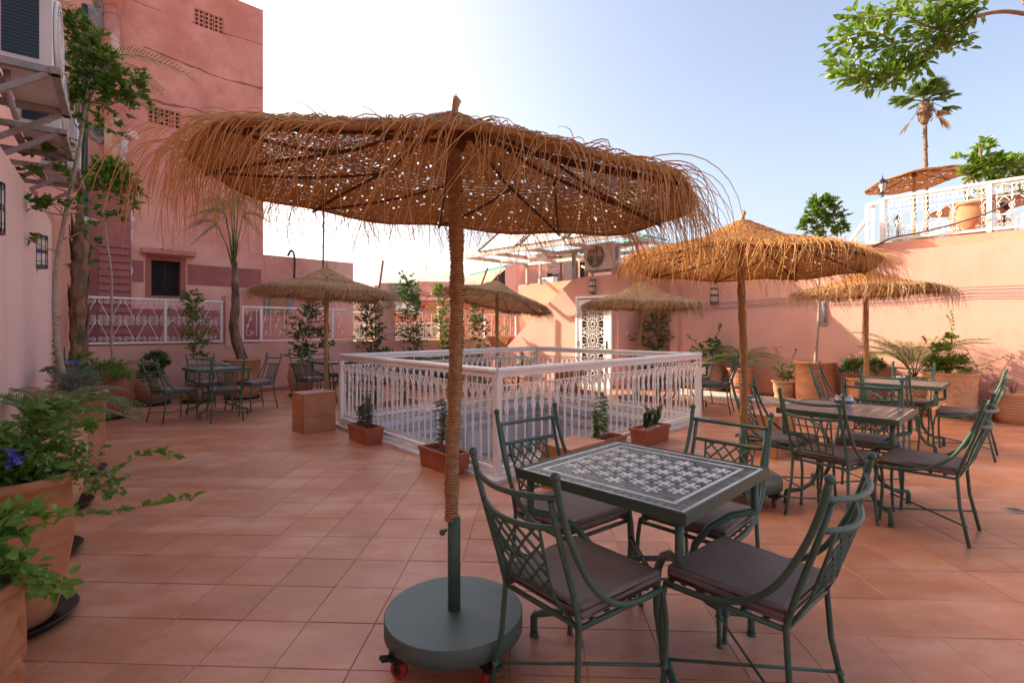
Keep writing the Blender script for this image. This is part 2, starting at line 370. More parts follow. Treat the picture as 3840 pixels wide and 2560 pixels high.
for poly in ([OUT[0], OUT[1], HOLE[1], HOLE[0]], [OUT[1], OUT[2], HOLE[1]], [OUT[2], OUT[3], HOLE[2], HOLE[1]],
             [OUT[3], OUT[4], HOLE[3], HOLE[2]], [OUT[4], OUT[0], HOLE[0], HOLE[3]]):
    sb.prism([p+Vector((0, 0, -.30)) for p in poly], (0, 0, .30-.0035))
sb.build('slab', M['grout'], floor)
# drain grate at the right edge of the picture
g = G(2332, 1172)
dr = thing('floor_drain', g, 'small square drain cover set in the tiles at the right edge', 'drain', rz=-th)
mb = MB(); mb.box((0, 0, .004), (.12, .12, .006)); mb.build('frame', M['steelw'], dr)
mb = MB()
for k in range(5): mb.box((-.04+.02*k, 0, .0085), (.008, .09, .003))
mb.build('grate', M['black'], dr)
mb = MB(); mb.add([(0, 0, .002), (.03, .008, .006), (.062, .0, .004), (.03, -.010, .003)], [(0, 1, 2, 3)])
o = mb.build('fallen_leaf', M['yellow'], loc=G(2141, 1296)+Vector((0, 0, .001)))
tag(o, 'single yellow fallen leaf lying on the open floor tiles', 'leaf')
# small dark debris on the tiles
mb = MB()
for k in range(60):
    x, y = rng.uniform(-2.2, 3.5), rng.uniform(1.4, 5.2)
    if (Vector((x, y, 0))-WN).dot(Vector((0, 1, 0))) > 0 and abs(x+.1) < (y-4.74)*.95: continue
    s_ = rng.uniform(.002, .006)
    mb.add([(x, y, .002), (x+s_, y+s_*.4, .004), (x+s_*.3, y+s_, .003)], [(0, 1, 2)])
tag(mb.build('floor_debris', M['soil']), 'tiny dark crumbs scattered on the terracotta tiles', 'debris', kind='stuff')

# ============================================================ walls
def skirting(parent, p0, p1, nrm, h=.085):
    d = (p1-p0); L_ = d.length; d.normalize(); k = max(1, int(L_/.33)); st = L_/k; base = None
    for i in range(k):
        mb = MB(); a = p0+d*(i*st+.002); b = p0+d*((i+1)*st-.002)
        mb.prism([a+nrm*.001, b+nrm*.001, b+nrm*.013, a+nrm*.013], (0, 0, h))
        mb.build('skirting_tile', M['skirt'], parent, world=True)
# left wall, two lengths with a small step back
lwE = LW0+LWD*(2.47+1.35); lwS = LW0-LWD*9
lw = thing('plaster_wall', lwE, 'smooth pale pink wall along the left edge, carrying two glass lanterns', 'wall')
mb = MB(); mb.wall(lwS, lwE, 0, 2.73, .28)
mb.build('wall_face', M['pinkl'], lw, world=True)
lw2s = lwE-LWN*.10-LWD*.3; lw2e = lw2s+LWD*4.2
lw2 = thing('plaster_wall', lw2e, 'orange pink end wall behind the palm trunk, left of the scrollwork railing', 'wall')
mb = MB(); mb.wall(lw2s, lw2e, 0, 3.05, .18); mb.build('wall_face', M['orangepink'], lw2, world=True)
# tall building that carries the air conditioners
tb = thing('neighbour_house', lwS, 'tall pink house wall at the far left that carries the air conditioners', 'building')
a = LW0-LWN*.48-LWD*9; b = LW0-LWN*.48+LWD*3.6
mb = MB(); mb.wall(a, b, -8, 7.6, 1.5); mb.build('wall', M['pinkdk'], tb, world=True)
# parapet with pillars
pe = Vector((.35, 17.37, 0)); pS = PP0-PU*.75
par = thing('parapet_wall', pS, 'low pink parapet wall with square pillars round the terrace edge', 'wall')
mb = MB(); mb.wall(pS, pe, -.3, 1.07, .2); mb.build('wall_face', M['pink'], par, world=True)
pill = []
for (xa, xb, h) in ((518, 556, 2.09), (872, 907, 2.08), (1015, 1033, 2.05)):
    a = wl(PP0, PU, xa); b = wl(PP0, PU, xb); pill.append((a, b))
    mb = MB(); mb.wall(a-Vector((PU.y, -PU.x, 0))*-.0+Vector((PU.y, -PU.x, 0))*.03, b+Vector((PU.y, -PU.x, 0))*.03, 1.0, h, .28)
    mb.build('pillar', M['pink'], par, world=True)
skirting(par, pS, wl(PP0, PU, 1074), Vector((PU.y, -PU.x, 0)))
# door wall with the sloping stair parapet
dw = thing('stair_wall', C0, 'sunlit pink wall with sloping top round the white door', 'wall')
def WS(s_, z, off=0.0): return C0-VV*s_-VN*off+Vector((0, 0, z))
prof = [(0, 0), (0, 2.65), (.9, 2.65), (1.2, 2.64), (1.38, 2.58), (1.55, 2.47), (3.6, .98), (4.95, .0)]
mb = MB(); mb.prism([WS(s_, z) for s_, z in prof], VN*.18); mb.build('wall_face', M['pink'], dw, world=True)
mb = MB(); mb.prism([WS(s_, z)+VN*.18 for s_, z in [(0, 0), (0, 2.648), (1.2, 2.648), (1.2, 0)]], VN*.82)
mb.build('landing_block', M['pink'], dw, world=True)
sp = MB()
for k in range(10):                                       # stair treads behind the sloping wall
    s_ = 1.25+k*.30; sp.prism([WS(s_, 0), WS(s_+.30, 0), WS(s_+.30, 2.35-k*.235), WS(s_, 2.35-k*.235)], VN*.95)
st_ = MB()
for k in range(10):
    s_ = 1.25+k*.30; h = max(.1, 2.35-k*.235)
    st_.prism([WS(s_, 0)+VN*.19, WS(s_+.298, 0)+VN*.19, WS(s_+.298, h)+VN*.19, WS(s_, h)+VN*.19], VN*.78)
    st_.build('stair_step', M['marble'], dw, world=True); st_ = MB()
skirting(dw, C0+Vector((0, 0, 0)), WS(.13, 0), -VN); skirting(dw, WS(1.2, 0), WS(4.9, 0), -VN); skirting(dw, C0, C0+VN*.98, VV)
rwall = thing('stair_back_wall', C1, 'orange lit wall rising behind the sloping stair parapet', 'wall')
mb = MB(); a = Vector((.19, 15.45, 0)); mb.wall(C1, a, 0, 2.715, -.18); mb.build('wall_face', M['orangepink'], rwall, world=True)
# right wall
RWE = C1+VV*14
rw = thing('plaster_wall', C1, 'long tall pink wall on the right, catching sun and leaf shadows', 'wall')
mb = MB(); mb.wall(RWE, C1, 0, 2.74, -.30)
mb.v = mb.v; mb.build('wall_face', M['pink'], rw, world=True)
mb = MB(); mb.wall(C1+VV*.55, C1-VV*.02, 2.74, 2.90, -.30); mb.build('wall_head', M['pink'], rw, world=True)
pa = wl(C1, VV, 1544); pb = wl(C1, VV, 1561)
mb = MB(); mb.prism([pa-VN*.12, pb-VN*.12, pb+VN*.02, pa+VN*.02], (0, 0, 2.74)); mb.build('pilaster', M['pink'], rw, world=True)
skirting(rw, C1+VV*.06, C1+VV*9.2, -VN, .10)
# ledge of the upper terrace behind the right wall
ut = thing('upper_terrace', C1+VV*2.9, 'raised pink terrace behind the right wall', 'terrace')
U0 = wl(C1+VN*.25, VV, 1985); U1 = C1+VN*.25+VV*14
mb = MB(); q = [U0, U1, U1+VN*9, U0+VN*9]; mb.prism([p+Vector((0, 0, 0)) for p in q], (0, 0, 2.93)); mb.build('deck', M['orangepink'], ut, world=True)
# ============================================================ light well
lwell = thing('light_well', WN, 'open light well inside the white railing, with pale stucco walls', 'light well')
mb = MB(); O = inset(WELL, -.13)
for i in range(4):
    a, b = O[i], O[(i+1) % 4]; c, d = HOLE[(i+1) % 4], HOLE[i]
    mb.prism([p+Vector((0, 0, -.02)) for p in (a, b, c, d)], (0, 0, .055))
mb.build('marble_curb', M['marble'], lwell, world=True)
I0 = inset(WELL, .075); I1 = inset(WELL, -.22)
mbw = MB(); mbr = MB(); mbg = MB(); mbc = MB(); mbi = MB()
for i in range(4):
    a, b = I0[i], I0[(i+1) % 4]; t = (b-a).normalized(); nin = Vector((-t.y, t.x, 0)); Ls = (b-a).length
    mbw.wall(a, b, -1.0, -.02, -.2)
    for (z0, z1, pr) in ((-.14, -.10, .035), (-.20, -.15, .05), (-.235, -.21, .03), (-.38, -.33, .02), (-.40, -.385, .03), (-.90, -.86, .03), (-.97, -.93, .04)):
        mbr.prism([a+nin*.001+Vector((0, 0, z0)), b+nin*.001+Vector((0, 0, z0)), b+nin*pr+Vector((0, 0, z0)), a+nin*pr+Vector((0, 0, z0))], (0, 0, z1-z0))
    k = 0; s_ = .35
    while s_ < Ls-.3:                                      # small upright relief panels
        for (w_, h0, h1) in ((.11, -.80, -.46),):
            p = a+t*s_
            for (u0, u1, z0, z1) in ((-w_/2, -w_/2+.012, h0, h1), (w_/2-.012, w_/2, h0, h1), (-w_/2, w_/2, h0-.012, h0), (-w_/2, w_/2, h1, h1+.012), (-.02, .02, h0+.06, h1-.06)):
                mbr.prism([p+t*u0+nin*.002+Vector((0, 0, z0)), p+t*u1+nin*.002+Vector((0, 0, z0)), p+t*u1+nin*.014+Vector((0, 0, z0)), p+t*u0+nin*.014+Vector((0, 0, z0))], (0, 0, z1-z0))
        s_ += .78
    # gallery below: columns, dark recess, iron grille
    mbg.wall(a-nin*1.3-t*1.2, b-nin*1.3+t*1.2, -4.4, -.98, -.1)
    for q_ in range(4):
        s_ = Ls*q_/3; p = a+t*min(max(s_, .12), Ls-.12)
        mbc.prism([p-t*.11-nin*.01, p+t*.11-nin*.01, p+t*.11-nin*.2, p-t*.11-nin*.2], (0, 0, -3.4)); mbc.v[-8:] = [(x, y, z-1.0) for x, y, z in mbc.v[-8:]]
    n_ = int(Ls/.12)
    for q_ in range(n_):
        p = a+t*(q_+.5)*Ls/n_-nin*.1; mbi.tube([p+Vector((0, 0, -4.3)), p+Vector((0, 0, -3.4))], .006, 4)
mbw.build('shaft_wall', M['shaft'], lwell, world=True); tag(mbr.build('stucco_relief', M['shaftline'], lwell, world=True), kind='stuff')
mbg.build('gallery_wall', M['shaftline'], lwell, world=True); mbc.build('gallery_column', M['shaft'], lwell, world=True)
tag(mbi.build('gallery_grille', M['black'], lwell, world=True), kind='stuff')
mb = MB(); c_ = sum(WELL, Vector())/4; mb.box((c_.x, c_.y, -4.45), (9, 9, .1), pi/4); mb.build('courtyard_floor', M['marble'], lwell, world=True)
mb = MB()                                                  # gallery ceiling ring
I2 = inset(WELL, -1.25)
for i in range(4):
    mb.prism([p+Vector((0, 0, -1.0)) for p in (I2[i], I2[(i+1) % 4], I0[(i+1) % 4], I0[i])], (0, 0, -.03))
mb.build('gallery_ceiling', M['wood'], lwell, world=True)
# ------------------------------------------------------------ white railing round the well
wr = thing('well_railing', WN, 'white wrought iron railing with pointed arches round the light well', 'railing')
H_TOP = 1.03; ZB = .13; SP = .127
# baluster (local: x along the rail, z up)
bm_ = MB(); bm_.box((0, 0, (ZB+.855)/2), (.016, .016, .855-ZB))
for z in (.60, .73): bm_.box((0, 0, z), (.027, .027, .016))
for s_ in (-1, 1):
    for (a, b) in (((.006, .605), (.026, .64)), ((.026, .64), (.014, .69)), ((.014, .69), (.007, .73))):
        bm_.beam((s_*a[0], 0, a[1]), (s_*b[0], 0, b[1]), .009, .012)
    for (a, b) in (((.007, .735), (.022, .765)), ((.022, .765), (.044, .81)), ((.044, .81), (SP/2-.004, .852))):
        bm_.beam((s_*a[0], 0, a[1]), (s_*b[0], 0, b[1]), .009, .012)
bal = bm_.build('baluster', M['white'], wr)
def spiral(c, r0, r1, a0, turns, n=10, y=0):
    return [Vector((c[0]+(r0+(r1-r0)*k/n)*cos(a0+turns*2*pi*k/n), y, c[1]+(r0+(r1-r0)*k/n)*sin(a0+turns*2*pi*k/n))) for k in range(n+1)]
bm_ = MB(); 
for s_ in (-1, 1):
    pts = [Vector((s_*(p.x), 0, p.z)) for p in spiral((.030, ZB+.027), .024, .007, -pi*.55, 1.15)]
    bm_.tube([Vector((s_*.004, 0, ZB+.006))]+pts, .0052, 4)
scr = bm_.build('scroll', M['white'], wr)
first = True
for (a, b) in ((WN, WR), (WR, WB), (WB, WL), (WL, WN)):
    d = (b-a); L_ = d.length; d.normalize(); rz = atan2(d.y, d.x); n_ = round(L_/SP); st = L_/n_; la = a-WN
    for k in range(1, n_):
        for src, nm in ((bal, 'baluster'), (scr, 'scroll')):
            o = src if first else link(nm, src.data, wr)
            o.location = la+d*(st*k); o.rotation_euler = (0, 0, rz)
        first = False
    # handrail: moulded section
    nrm = Vector((-d.y, d.x, 0)); sec = [(-.034, .94), (-.034, .965), (-.026, .97), (-.026, .985), (-.040, .99), (-.043, 1.005), (-.038, 1.022), (-.02, 1.032),
           (.02, 1.032), (.038, 1.022), (.043, 1.005), (.040, .99), (.026, .985), (.026, .97), (.034, .965), (.034, .94)]
    mb = MB(); A = la-d*.02; B = b-WN+d*.02; k = len(sec)
    mb.add([A+nrm*o_+Vector((0, 0, z))-d*o_*0 for o_, z in sec]+[B+nrm*o_+Vector((0, 0, z)) for o_, z in sec],
           [(i, (i+1) % k, k+(i+1) % k, k+i) for i in range(k)]+[tuple(range(k))[::-1], tuple(range(k, 2*k))])
    mb.build('handrail', M['white'], wr)
    mb = MB(); mb.beam(la+Vector((0, 0, .861)), b-WN+Vector((0, 0, .861)), .014, .012); mb.build('arch_rail', M['white'], wr)
    mb = MB(); mb.beam(la+Vector((0, 0, ZB)), b-WN+Vector((0, 0, ZB)), .012, .010)
    mb.beam(la+Vector((0, 0, .085)), b-WN+Vector((0, 0, .085)), .045, .045); mb.build('bottom_rail', M['white'], wr)
    mb = MB()
    for k in range(1, int(L_/.6)):
        p = la+d*(k*.6); mb.box(p+Vector((0, 0, .9)), (.012, .012, .08), rz); mb.box(p+Vector((0, 0, .05)), (.03, .03, .05), rz); mb.box(p+Vector((0, 0, .108)), (.012, .012, .04), rz)
    mb.build('spacer', M['white'], wr)
for p in WELL:
    mb = MB(); mb.box(p-WN+Vector((0, 0, .49)), (.06, .06, .905), pi/4); mb.build('post', M['white'], wr)
# ============================================================ scrollwork railings on the parapet
zb0 = 1.10
def heart_panel(parent, a, b, z0, z1):
    d = (b-a); L_ = d.length; d.normalize(); rz = atan2(d.y, d.x); n_ = max(1, round(L_/.36)); st = L_/n_
    h = (z1-z0)/2; me = None
    for row in (0, 1):
        zc = z0+row*h
        for k in range(n_):
            o0 = a+d*(st*(k+.5))
            if me is None:
                m_ = MB(); r = .045; w_ = st/2
                for s_ in (-1, 1):
                    m_.tube([Vector((s_*(.012), 0, h*.99)), Vector((s_*.035, 0, h*.86)), Vector((s_*(w_-.03), 0, h*.16)), Vector((s_*(w_-.012), 0, h*.06))], .0055, 4)
                    for (cx, cz, fl) in ((w_*.30, h-.052, 1), (w_-.055, h-.052, -1), (w_*.30, .052, 1), (w_-.055, .052, -1)):
                        pts = spiral((0, 0), r, .010, pi/2 if cz > h/2 else -pi/2, 1.6*(1 if cz > h/2 else -1)*fl, 14)
                        m_.tube([Vector((s_*(cx+p.x), 0, cz+p.z)) for p in pts], .0050, 4)
                o = m_.build('scroll_panel', M['white'], parent); me = o.data
            else: o = link('scroll_panel', me, parent)
            o.location = o0-parent.location+Vector((0, 0, zc)); o.rotation_euler = (0, 0, rz)
def s_panel(parent, a, b, z0, z1):
    d = (b-a); L_ = d.length; d.normalize(); rz = atan2(d.y, d.x); n_ = max(1, round(L_/.30)); st = L_/n_
    h = z1-z0; me = None
    for k in range(n_):
        if me is None:
            m_ = MB(); m_.beam((-st/2, 0, 0), (-st/2, 0, h), .010, .010)
            m_.tube(bez([(-.06, 0, h*.93), (.0, 0, h*.97), (.05, 0, h*.86), (-.01, 0, h*.5), (-.06, 0, h*.16), (.0, 0, h*.03), (.06, 0, h*.09)], 5), .0055, 4)
            for (cx, cz, r, a0, t) in ((-.045, h*.86, .045, pi/2, 1.5), (.05, h*.15, .045, -pi/2, 1.5), (.03, h*.62, .035, 0, 1.4), (-.03, h*.40, .035, pi, 1.4)):
                m_.tube([Vector((cx+p.x, 0, cz+p.z)) for p in spiral((0, 0), r, .008, a0, t, 12)], .0050, 4)
            o = m_.build('scroll_panel', M['white'], parent); me = o.data
        else: o = link('scroll_panel', me, parent)
        o.location = a+d*(st*(k+.5))-parent.location+Vector((0, 0, z0)); o.rotation_euler = (0, 0, rz)
def rail_frame(parent, a, b, z0, z1, posts, mid=None):
    off = -parent.location
    for nm, z in (('top_rail', z1), ('bottom_rail', z0)):
        mb = MB(); mb.beam(a+Vector((0, 0, z)), b+Vector((0, 0, z)), .05, .035); mb.build(nm, M['white'], parent, world=True)
    if mid: 
        mb = MB(); mb.beam(a+Vector((0, 0, mid)), b+Vector((0, 0, mid)), .010, .010); mb.build('mid_rail', M['white'], parent, world=True)
    d = (b-a)
    for f in posts:
        p = a+d*f; mb = MB(); mb.box(p+Vector((0, 0, (z0+z1)/2)), (.045, .045, z1-z0-.036), atan2(d.y, d.x)); mb.build('post', M['white'], parent, world=True)
off = Vector((-PU.y, PU.x, 0))*.08
def PX(x): return wl(PP0, PU, x)+off
r1 = thing('scroll_railing', PX(198), 'white railing of hearts and spirals in front of the maroon panel, left of the palm', 'railing')
a, b = PX(193), PX(516); rail_frame(r1, a, b, 1.13, 1.965, (0.01, .545, .985), 1.55); heart_panel(r1, a, b, 1.155, 1.945)
r2 = thing('scroll_railing', PX(560), 'white S scroll railing between the palm pillar and the second pillar', 'railing')
a, b = PX(558), PX(872); rail_frame(r2, a, b, 1.13, 1.87, (0.005, .12, .62, .9, .995)); s_panel(r2, a, b, 1.22, 1.82)
r3 = thing('scroll_railing', PX(910), 'short white scroll railing with a small tree in front, between second and third pillar', 'railing')
a, b = PX(908), PX(1015); rail_frame(r3, a, b, 1.13, 1.87, (.01, .99)); s_panel(r3, a, b, 1.22, 1.82)
r4 = thing('scroll_railing', PX(1036), 'white scroll railing that ends at the sloping stair wall', 'railing')
a, b = PX(1034), PX(1190); rail_frame(r4, a, b, 1.08, 1.85, (.01, .5, .99)); s_panel(r4, a, b, 1.15, 1.82)
# ============================================================ door
dr_o = thing('fretwork_door', WS(.667, 0), 'white door with geometric fretwork rosettes in the sunlit wall', 'door', rz=atan2(VV.y, VV.x))
# local: x along wall to the right, -y towards the terrace
mb = MB(); mb.box((-.495, -.03, 1.06), (.06, .07, 2.12)); mb.box((.495, -.03, 1.06), (.06, .07, 2.12)); mb.box((0, -.03, 2.12+.03), (1.05, .075, .06)); mb.build('door_frame', M['white'], dr_o)
mb = MB(); mb.box((0, -.012, 1.05), (.92, .02, 2.1)); mb.build('backing', M['dark'], dr_o)
mb = MB()
for (c, d) in (((-.40, -.035, 1.05), (.12, .03, 2.08)), ((.38, -.035, 1.05), (.16, .03, 2.08)), ((0, -.035, 2.04), (.68, .03, .10)), ((0, -.035, .07), (.68, .03, .10))): mb.box(c, d)
mb.build('leaf_frame', M['white'], dr_o)
mb = MB(); R_ = .155; ros = []
zz = [.33, .72, 1.11, 1.50, 1.86]; W0, W1 = -.34, .30; cx = -.02
for zc in zz:
    for (r, wd) in ((.045, .012), (.165, .012)):
        mb.tube([Vector((cx+r*cos(2*pi*k/18), -.037, zc+r*sin(2*pi*k/18))) for k in range(19)], wd/1.6, 4)
    for k in range(12):
        a = 2*pi*k/12
        mb.beam((cx+.045*cos(a), -.037, zc+.045*sin(a)), (cx+.13*cos(a), -.037, zc+.13*sin(a)), .011, .02, up=(0, 1, 0))
        for s_ in (-1, 1): mb.beam((cx+.13*cos(a), -.037, zc+.13*sin(a)), (cx+.175*cos(a+s_*.26), -.037, zc+.175*sin(a+s_*.26)), .011, .02, up=(0, 1, 0))
    for sx in (-1, 1):
        for sz in (-1, 1):
            for (x0, z0, x1, z1) in ((.12, .14, .30, .19), (.17, .06, .32, .12), (.10, .19, .19, .10), (.22, .195, .31, .06), (.17, 0, .32, 0)):
                mb.beam((cx+sx*x0, -.037, zc+sz*z0), (cx+sx*x1, -.037, zc+sz*z1), .012, .02, up=(0, 1, 0))
    mb.beam((W0, -.037, zc+.19), (W1, -.037, zc+.19), .014, .02, up=(0, 1, 0))
mb.build('fretwork', M['white'], dr_o)
mb = MB(); mb.box((.39, -.055, .98), (.03, .01, .26)); mb.tube([(.39, -.06, .98), (.39, -.10, .98), (.28, -.10, .97)], .009, 6); mb.build('handle', M['black'], dr_o)
for z in (.5, 1.05, 1.75):
    mb = MB(); mb.tube([(-.465, -.07, z-.07), (-.465, -.07, z+.07)], .016, 6); mb.build('hinge', M['acwhite'], dr_o)
mb = MB(); mb.box((0, -.02, .008), (1.1, .2, .016)); mb.build('threshold', M['marble'], dr_o)
# light switch
o = MB(); o.box((0, 0, 0), (.085, .014, .085)); o.box((0, -.008, 0), (.05, .006, .05))
o = o.build('light_switch', M['ceramic'], loc=At(1521, 764, 12.1)); o.rotation_euler = (0, 0, atan2(VN.y, VN.x)); 
pp = C0+VN*.36+VV*.008; o.location = (pp.x, pp.y, 1.30)
tag(o, 'small white switch on the pink wall right of the door', 'switch')
# ============================================================ chairs
def rounded_box(name, d, bev, material, parent, loc, puff=0.0, taper=0.0):
    bm = bmesh.new(); bmesh.ops.create_cube(bm, size=1)
    bmesh.ops.subdivide_edges(bm, edges=bm.edges[:], cuts=3, use_grid_fill=True)
    for v in bm.verts:
        x, y, z = v.co
        if z > .49 and puff: v.co.z += puff*(1-(2*x)**2)*(1-(2*y)**2)/d[2]
        v.co.x *= d[0]*(1+taper*y); v.co.y *= d[1]; v.co.z *= d[2]
    es = [e for e in bm.edges if len(e.link_faces) == 2 and e.link_faces[0].normal.angle(e.link_faces[1].normal, 0) > 1.0]
    bmesh.ops.bevel(bm, geom=es, offset=bev, segments=3, profile=.6, affect='EDGES')
    me = bpy.data.meshes.new(name); bm.to_mesh(me); bm.free(); me.materials.append(material)
    me.polygons.foreach_set('use_smooth', [True]*len(me.polygons))
    o = link(name, me, parent); o.location = loc; return o
def make_chair(kind='lattice'):
    t = thing('chair', (0, 0, 0), 'x', 'chair'); g = M['green']; rt = .0105
    rounded_box('seat_cushion', (.415, .42, .055), .016, M['cushion'], t, (0, .0, .468), .012, .10)
    mb = MB(); q_ = [(-.180, -.197), (.180, -.197), (.207, .197), (-.207, .197)]
    for z in (.4935, .4435): mb.tube([Vector((q_[i % 4][0]*f, q_[i % 4][1]*g_, z)) for i in range(5) for f, g_ in ((1, 1),)], .0034, 5, cap=False)
    mb.build('cushion_piping', M['cushion'], t)
    mb = MB(); c = [(-.19, -.21), (.19, -.21), (.22, .21), (-.22, .21)]
    for k in range(4):
        a, b = c[k], c[(k+1) % 4]; mb.tube([(a[0], a[1], .422), (b[0], b[1], .422)], .0095, 6)
    mb.build('seat_frame', g, t)
    sl_ = None
    for k in range(5):
        y = -.15+.075*k; w_ = .195+.03*(y+.21)/.42
        if sl_ is None: mb = MB(); mb.box((0, 0, 0), (.40, .018, .006)); sl_ = mb.build('seat_slat', g, t); o = sl_
        else: o = link('seat_slat', sl_.data, t)
        o.location = (0, y, .434)
    for s_ in (-1, 1):
        mb = MB(); mb.tube([(s_*.192, -.345, .865), (s_*.19, -.30, .72), (s_*.19, -.245, .55), (s_*.19, -.212, .43), (s_*.195, -.225, .25), (s_*.215, -.275, .0)], rt, 7)
        mb.build('rear_leg', g, t)
        mb = MB(); mb.tube(bez([(s_*.22, .21, .43), (s_*.226, .228, .30), (s_*.222, .225, .15), (s_*.212, .215, .0)], 3), rt, 7)
        mb.lathe([(.0135, 0), (.0135, .012)], 8, (s_*.212, .215, 0)); mb.build('front_leg', g, t)
        mb = MB(); p = bez([(s_*.215, -.345, .935), (s_*.215, -.318, .83), (s_*.219, -.268, .70), (s_*.226, -.19, .565), (s_*.232, -.08, .475), (s_*.234, .05, .442), (s_*.222, .205, .428)], 4)
        mb.tube(p, [.0125-.0015*min(1, i/6) for i in range(len(p))], 8); mb.ball((s_*.215, -.347, .945), .0165, 8, 6)
        mb.build('side_tube', g, t)
    for (z, y, w_, bow) in ((.878, -.333, .212, .052), (.772, -.316, .186, .045)):
        mb = MB(); mb.tube([(w_*u, y-bow*(1-u*u)*(1-.15*u*u), z-.012*(1-u*u)) for u in [i/8-1 for i in range(17)]], .0105, 7)
        mb.build('top_rail' if z > .8 else 'middle_rail', g, t)
    mb = MB()                                             # lattice border
    for s_ in (-1, 1):
        mb.tube([(s_*.135, -.340, .765), (s_*.128, -.315, .68), (s_*.118, -.275, .56), (s_*.12, -.262, .515), (s_*.165, -.218, .435)], .0062, 5)
    mb.tube([(-.12, -.262, .515), (.12, -.262, .515)], .0062, 5); mb.build('lattice_border', g, t)
    def P(u, v): # u across -1..1, v 0 bottom..1 top
        w_ = .12+.015*v; y = -.262-.078*v-.020*v*(1-u*u); return (u*w_, y, .515+.25*v)
    if kind == 'lattice':
        for s_ in (-1, 1):
            for k in range(-3, 4):
                u0, v0, u1, v1 = -1+.5*k, 0, -1+.5*k+2.0*.95, 1
                du, dv = u1-u0, 1.0
                if u0 < -1: v0 = (-1-u0)/du; u0 = -1
                if u1 > 1: v1 = 1-(u1-1)/du; u1 = 1
                if v1-v0 < .12: continue
                mb = MB(); mb.tube([P(s_*(u0+(u1-u0)*i/4), v0+(v1-v0)*i/4) for i in range(5)], .0055, 5); mb.build('lattice_bar', g, t)
    else:
        for u in (-.6, -.2, .2, .6):
            mb = MB(); mb.tube([P(u, i/3) for i in range(4)], .0055, 5); mb.build('lattice_bar', g, t)
        for v in (.25, .5, .75):
            mb = MB(); mb.tube([P(i/3-1, v) for i in range(7)], .0055, 5); mb.build('lattice_bar', g, t)
    for s_ in (-1, 1):
        mb = MB(); mb.tube([(-s_*.203, -.247, .13), (s_*.214, .219, .13+.003*s_)], .0062, 6); mb.build('stretcher', g, t)
    for (x, y) in ((-.205, -.249), (.205, -.249), (-.219, .222), (.219, .222)):
        mb = MB(); mb.lathe([(.012, -.008), (.017, -.003), (.017, .003), (.012, .008)], 8, (x, y, .13)); mb.build('leg_ring', g, t)
    return t
CH = {'lattice': make_chair('lattice'), 'grid': make_chair('grid')}; used_ch = set()
def chair(pos, face_deg, label, group, kind='lattice'):
    o = CH[kind] if kind not in used_ch else copy_tree(CH[kind]); used_ch.add(kind)
    if kind in used_ch and o is not CH[kind]: pass
    o.location = (pos[0], pos[1], 0); o.rotation_euler = (0, 0, radians(face_deg)-pi/2)
    o['label'] = label; o['group'] = group
    return o
# ============================================================ mosaic tables
TS = .80; TZ = .765
def table_base(t, S):
    g = M['green']; h = S/2
    mb = MB()
    for s_ in (-1, 1):
        mb.box((0, s_*(h-.006), TZ-.023), (S, .012, .042)); mb.box((s_*(h-.006), 0, TZ-.023), (.012, S-.024, .042))
    mb.build('rim', M['greenrim'], t)
    mb = MB(); mb.box((0, 0, TZ-.025), (S-.024, S-.024, .030)); mb.build('slab', M['mgrout'], t)
    for k in range(4):
        a = pi/4+k*pi/2; ca, sa = cos(a), sin(a)
        pr = [(.50, .712), (.50, .58), (.497, .565), (.47, .56), (.39, .545), (.30, .495), (.235, .415), (.215, .33), (.235, .235), (.29, .155), (.37, .108), (.45, .10), (.478, .098), (.485, .085), (.485, .0)]
        pr = [(r*S/.80, z) for r, z in pr]
        mb = MB(); mb.tube([(r*ca, r*sa, z) for r, z in pr], .0165, 8); mb.lathe([(.021, 0), (.021, .012)], 10, (pr[-1][0]*ca, pr[-1][0]*sa, 0)); mb.build('leg', g, t)
    mb = MB()
    for k in range(2):
        a = pi/4+k*pi/2; r = .22*S/.8; mb.tube([(r*cos(a), r*sin(a), .35), (-r*cos(a), -r*sin(a), .35)], .012, 6)
    mb.build('cross_brace', g, t)
def rosette_pieces(pitch):
    """prototype outlines (centre at origin)"""
    star = [((.205 if k % 2 == 0 else .135)*pitch*cos(pi*k/6), (.205 if k % 2 == 0 else .135)*pitch*sin(pi*k/6)) for k in range(12)]
    pet = []
    for x, y in ((.18, 0), (.25, -.095), (.375, -.07), (.42, 0), (.375, .07), (.25, .095)): pet.append((x*pitch, y*pitch))
    dia = [(-.115*pitch, 0), (0, -.04*pitch), (.115*pitch, 0), (0, .04*pitch)]
    return star, pet, dia
def piece(name, poly, m, parent, th_=.0022):
    mb = MB(); k = len(poly); cx = sum(p[0] for p in poly)/k; cy = sum(p[1] for p in poly)/k
    top = [(cx+(x-cx)*.95, cy+(y-cy)*.95, th_) for x, y in poly]; bot = [(x, y, 0) for x, y in poly]
    mb.add(bot+top, [tuple(range(k, 2*k))]+[(i, (i+1) % k, k+(i+1) % k, k+i) for i in range(k)])
    return mb.build(name, m, parent)
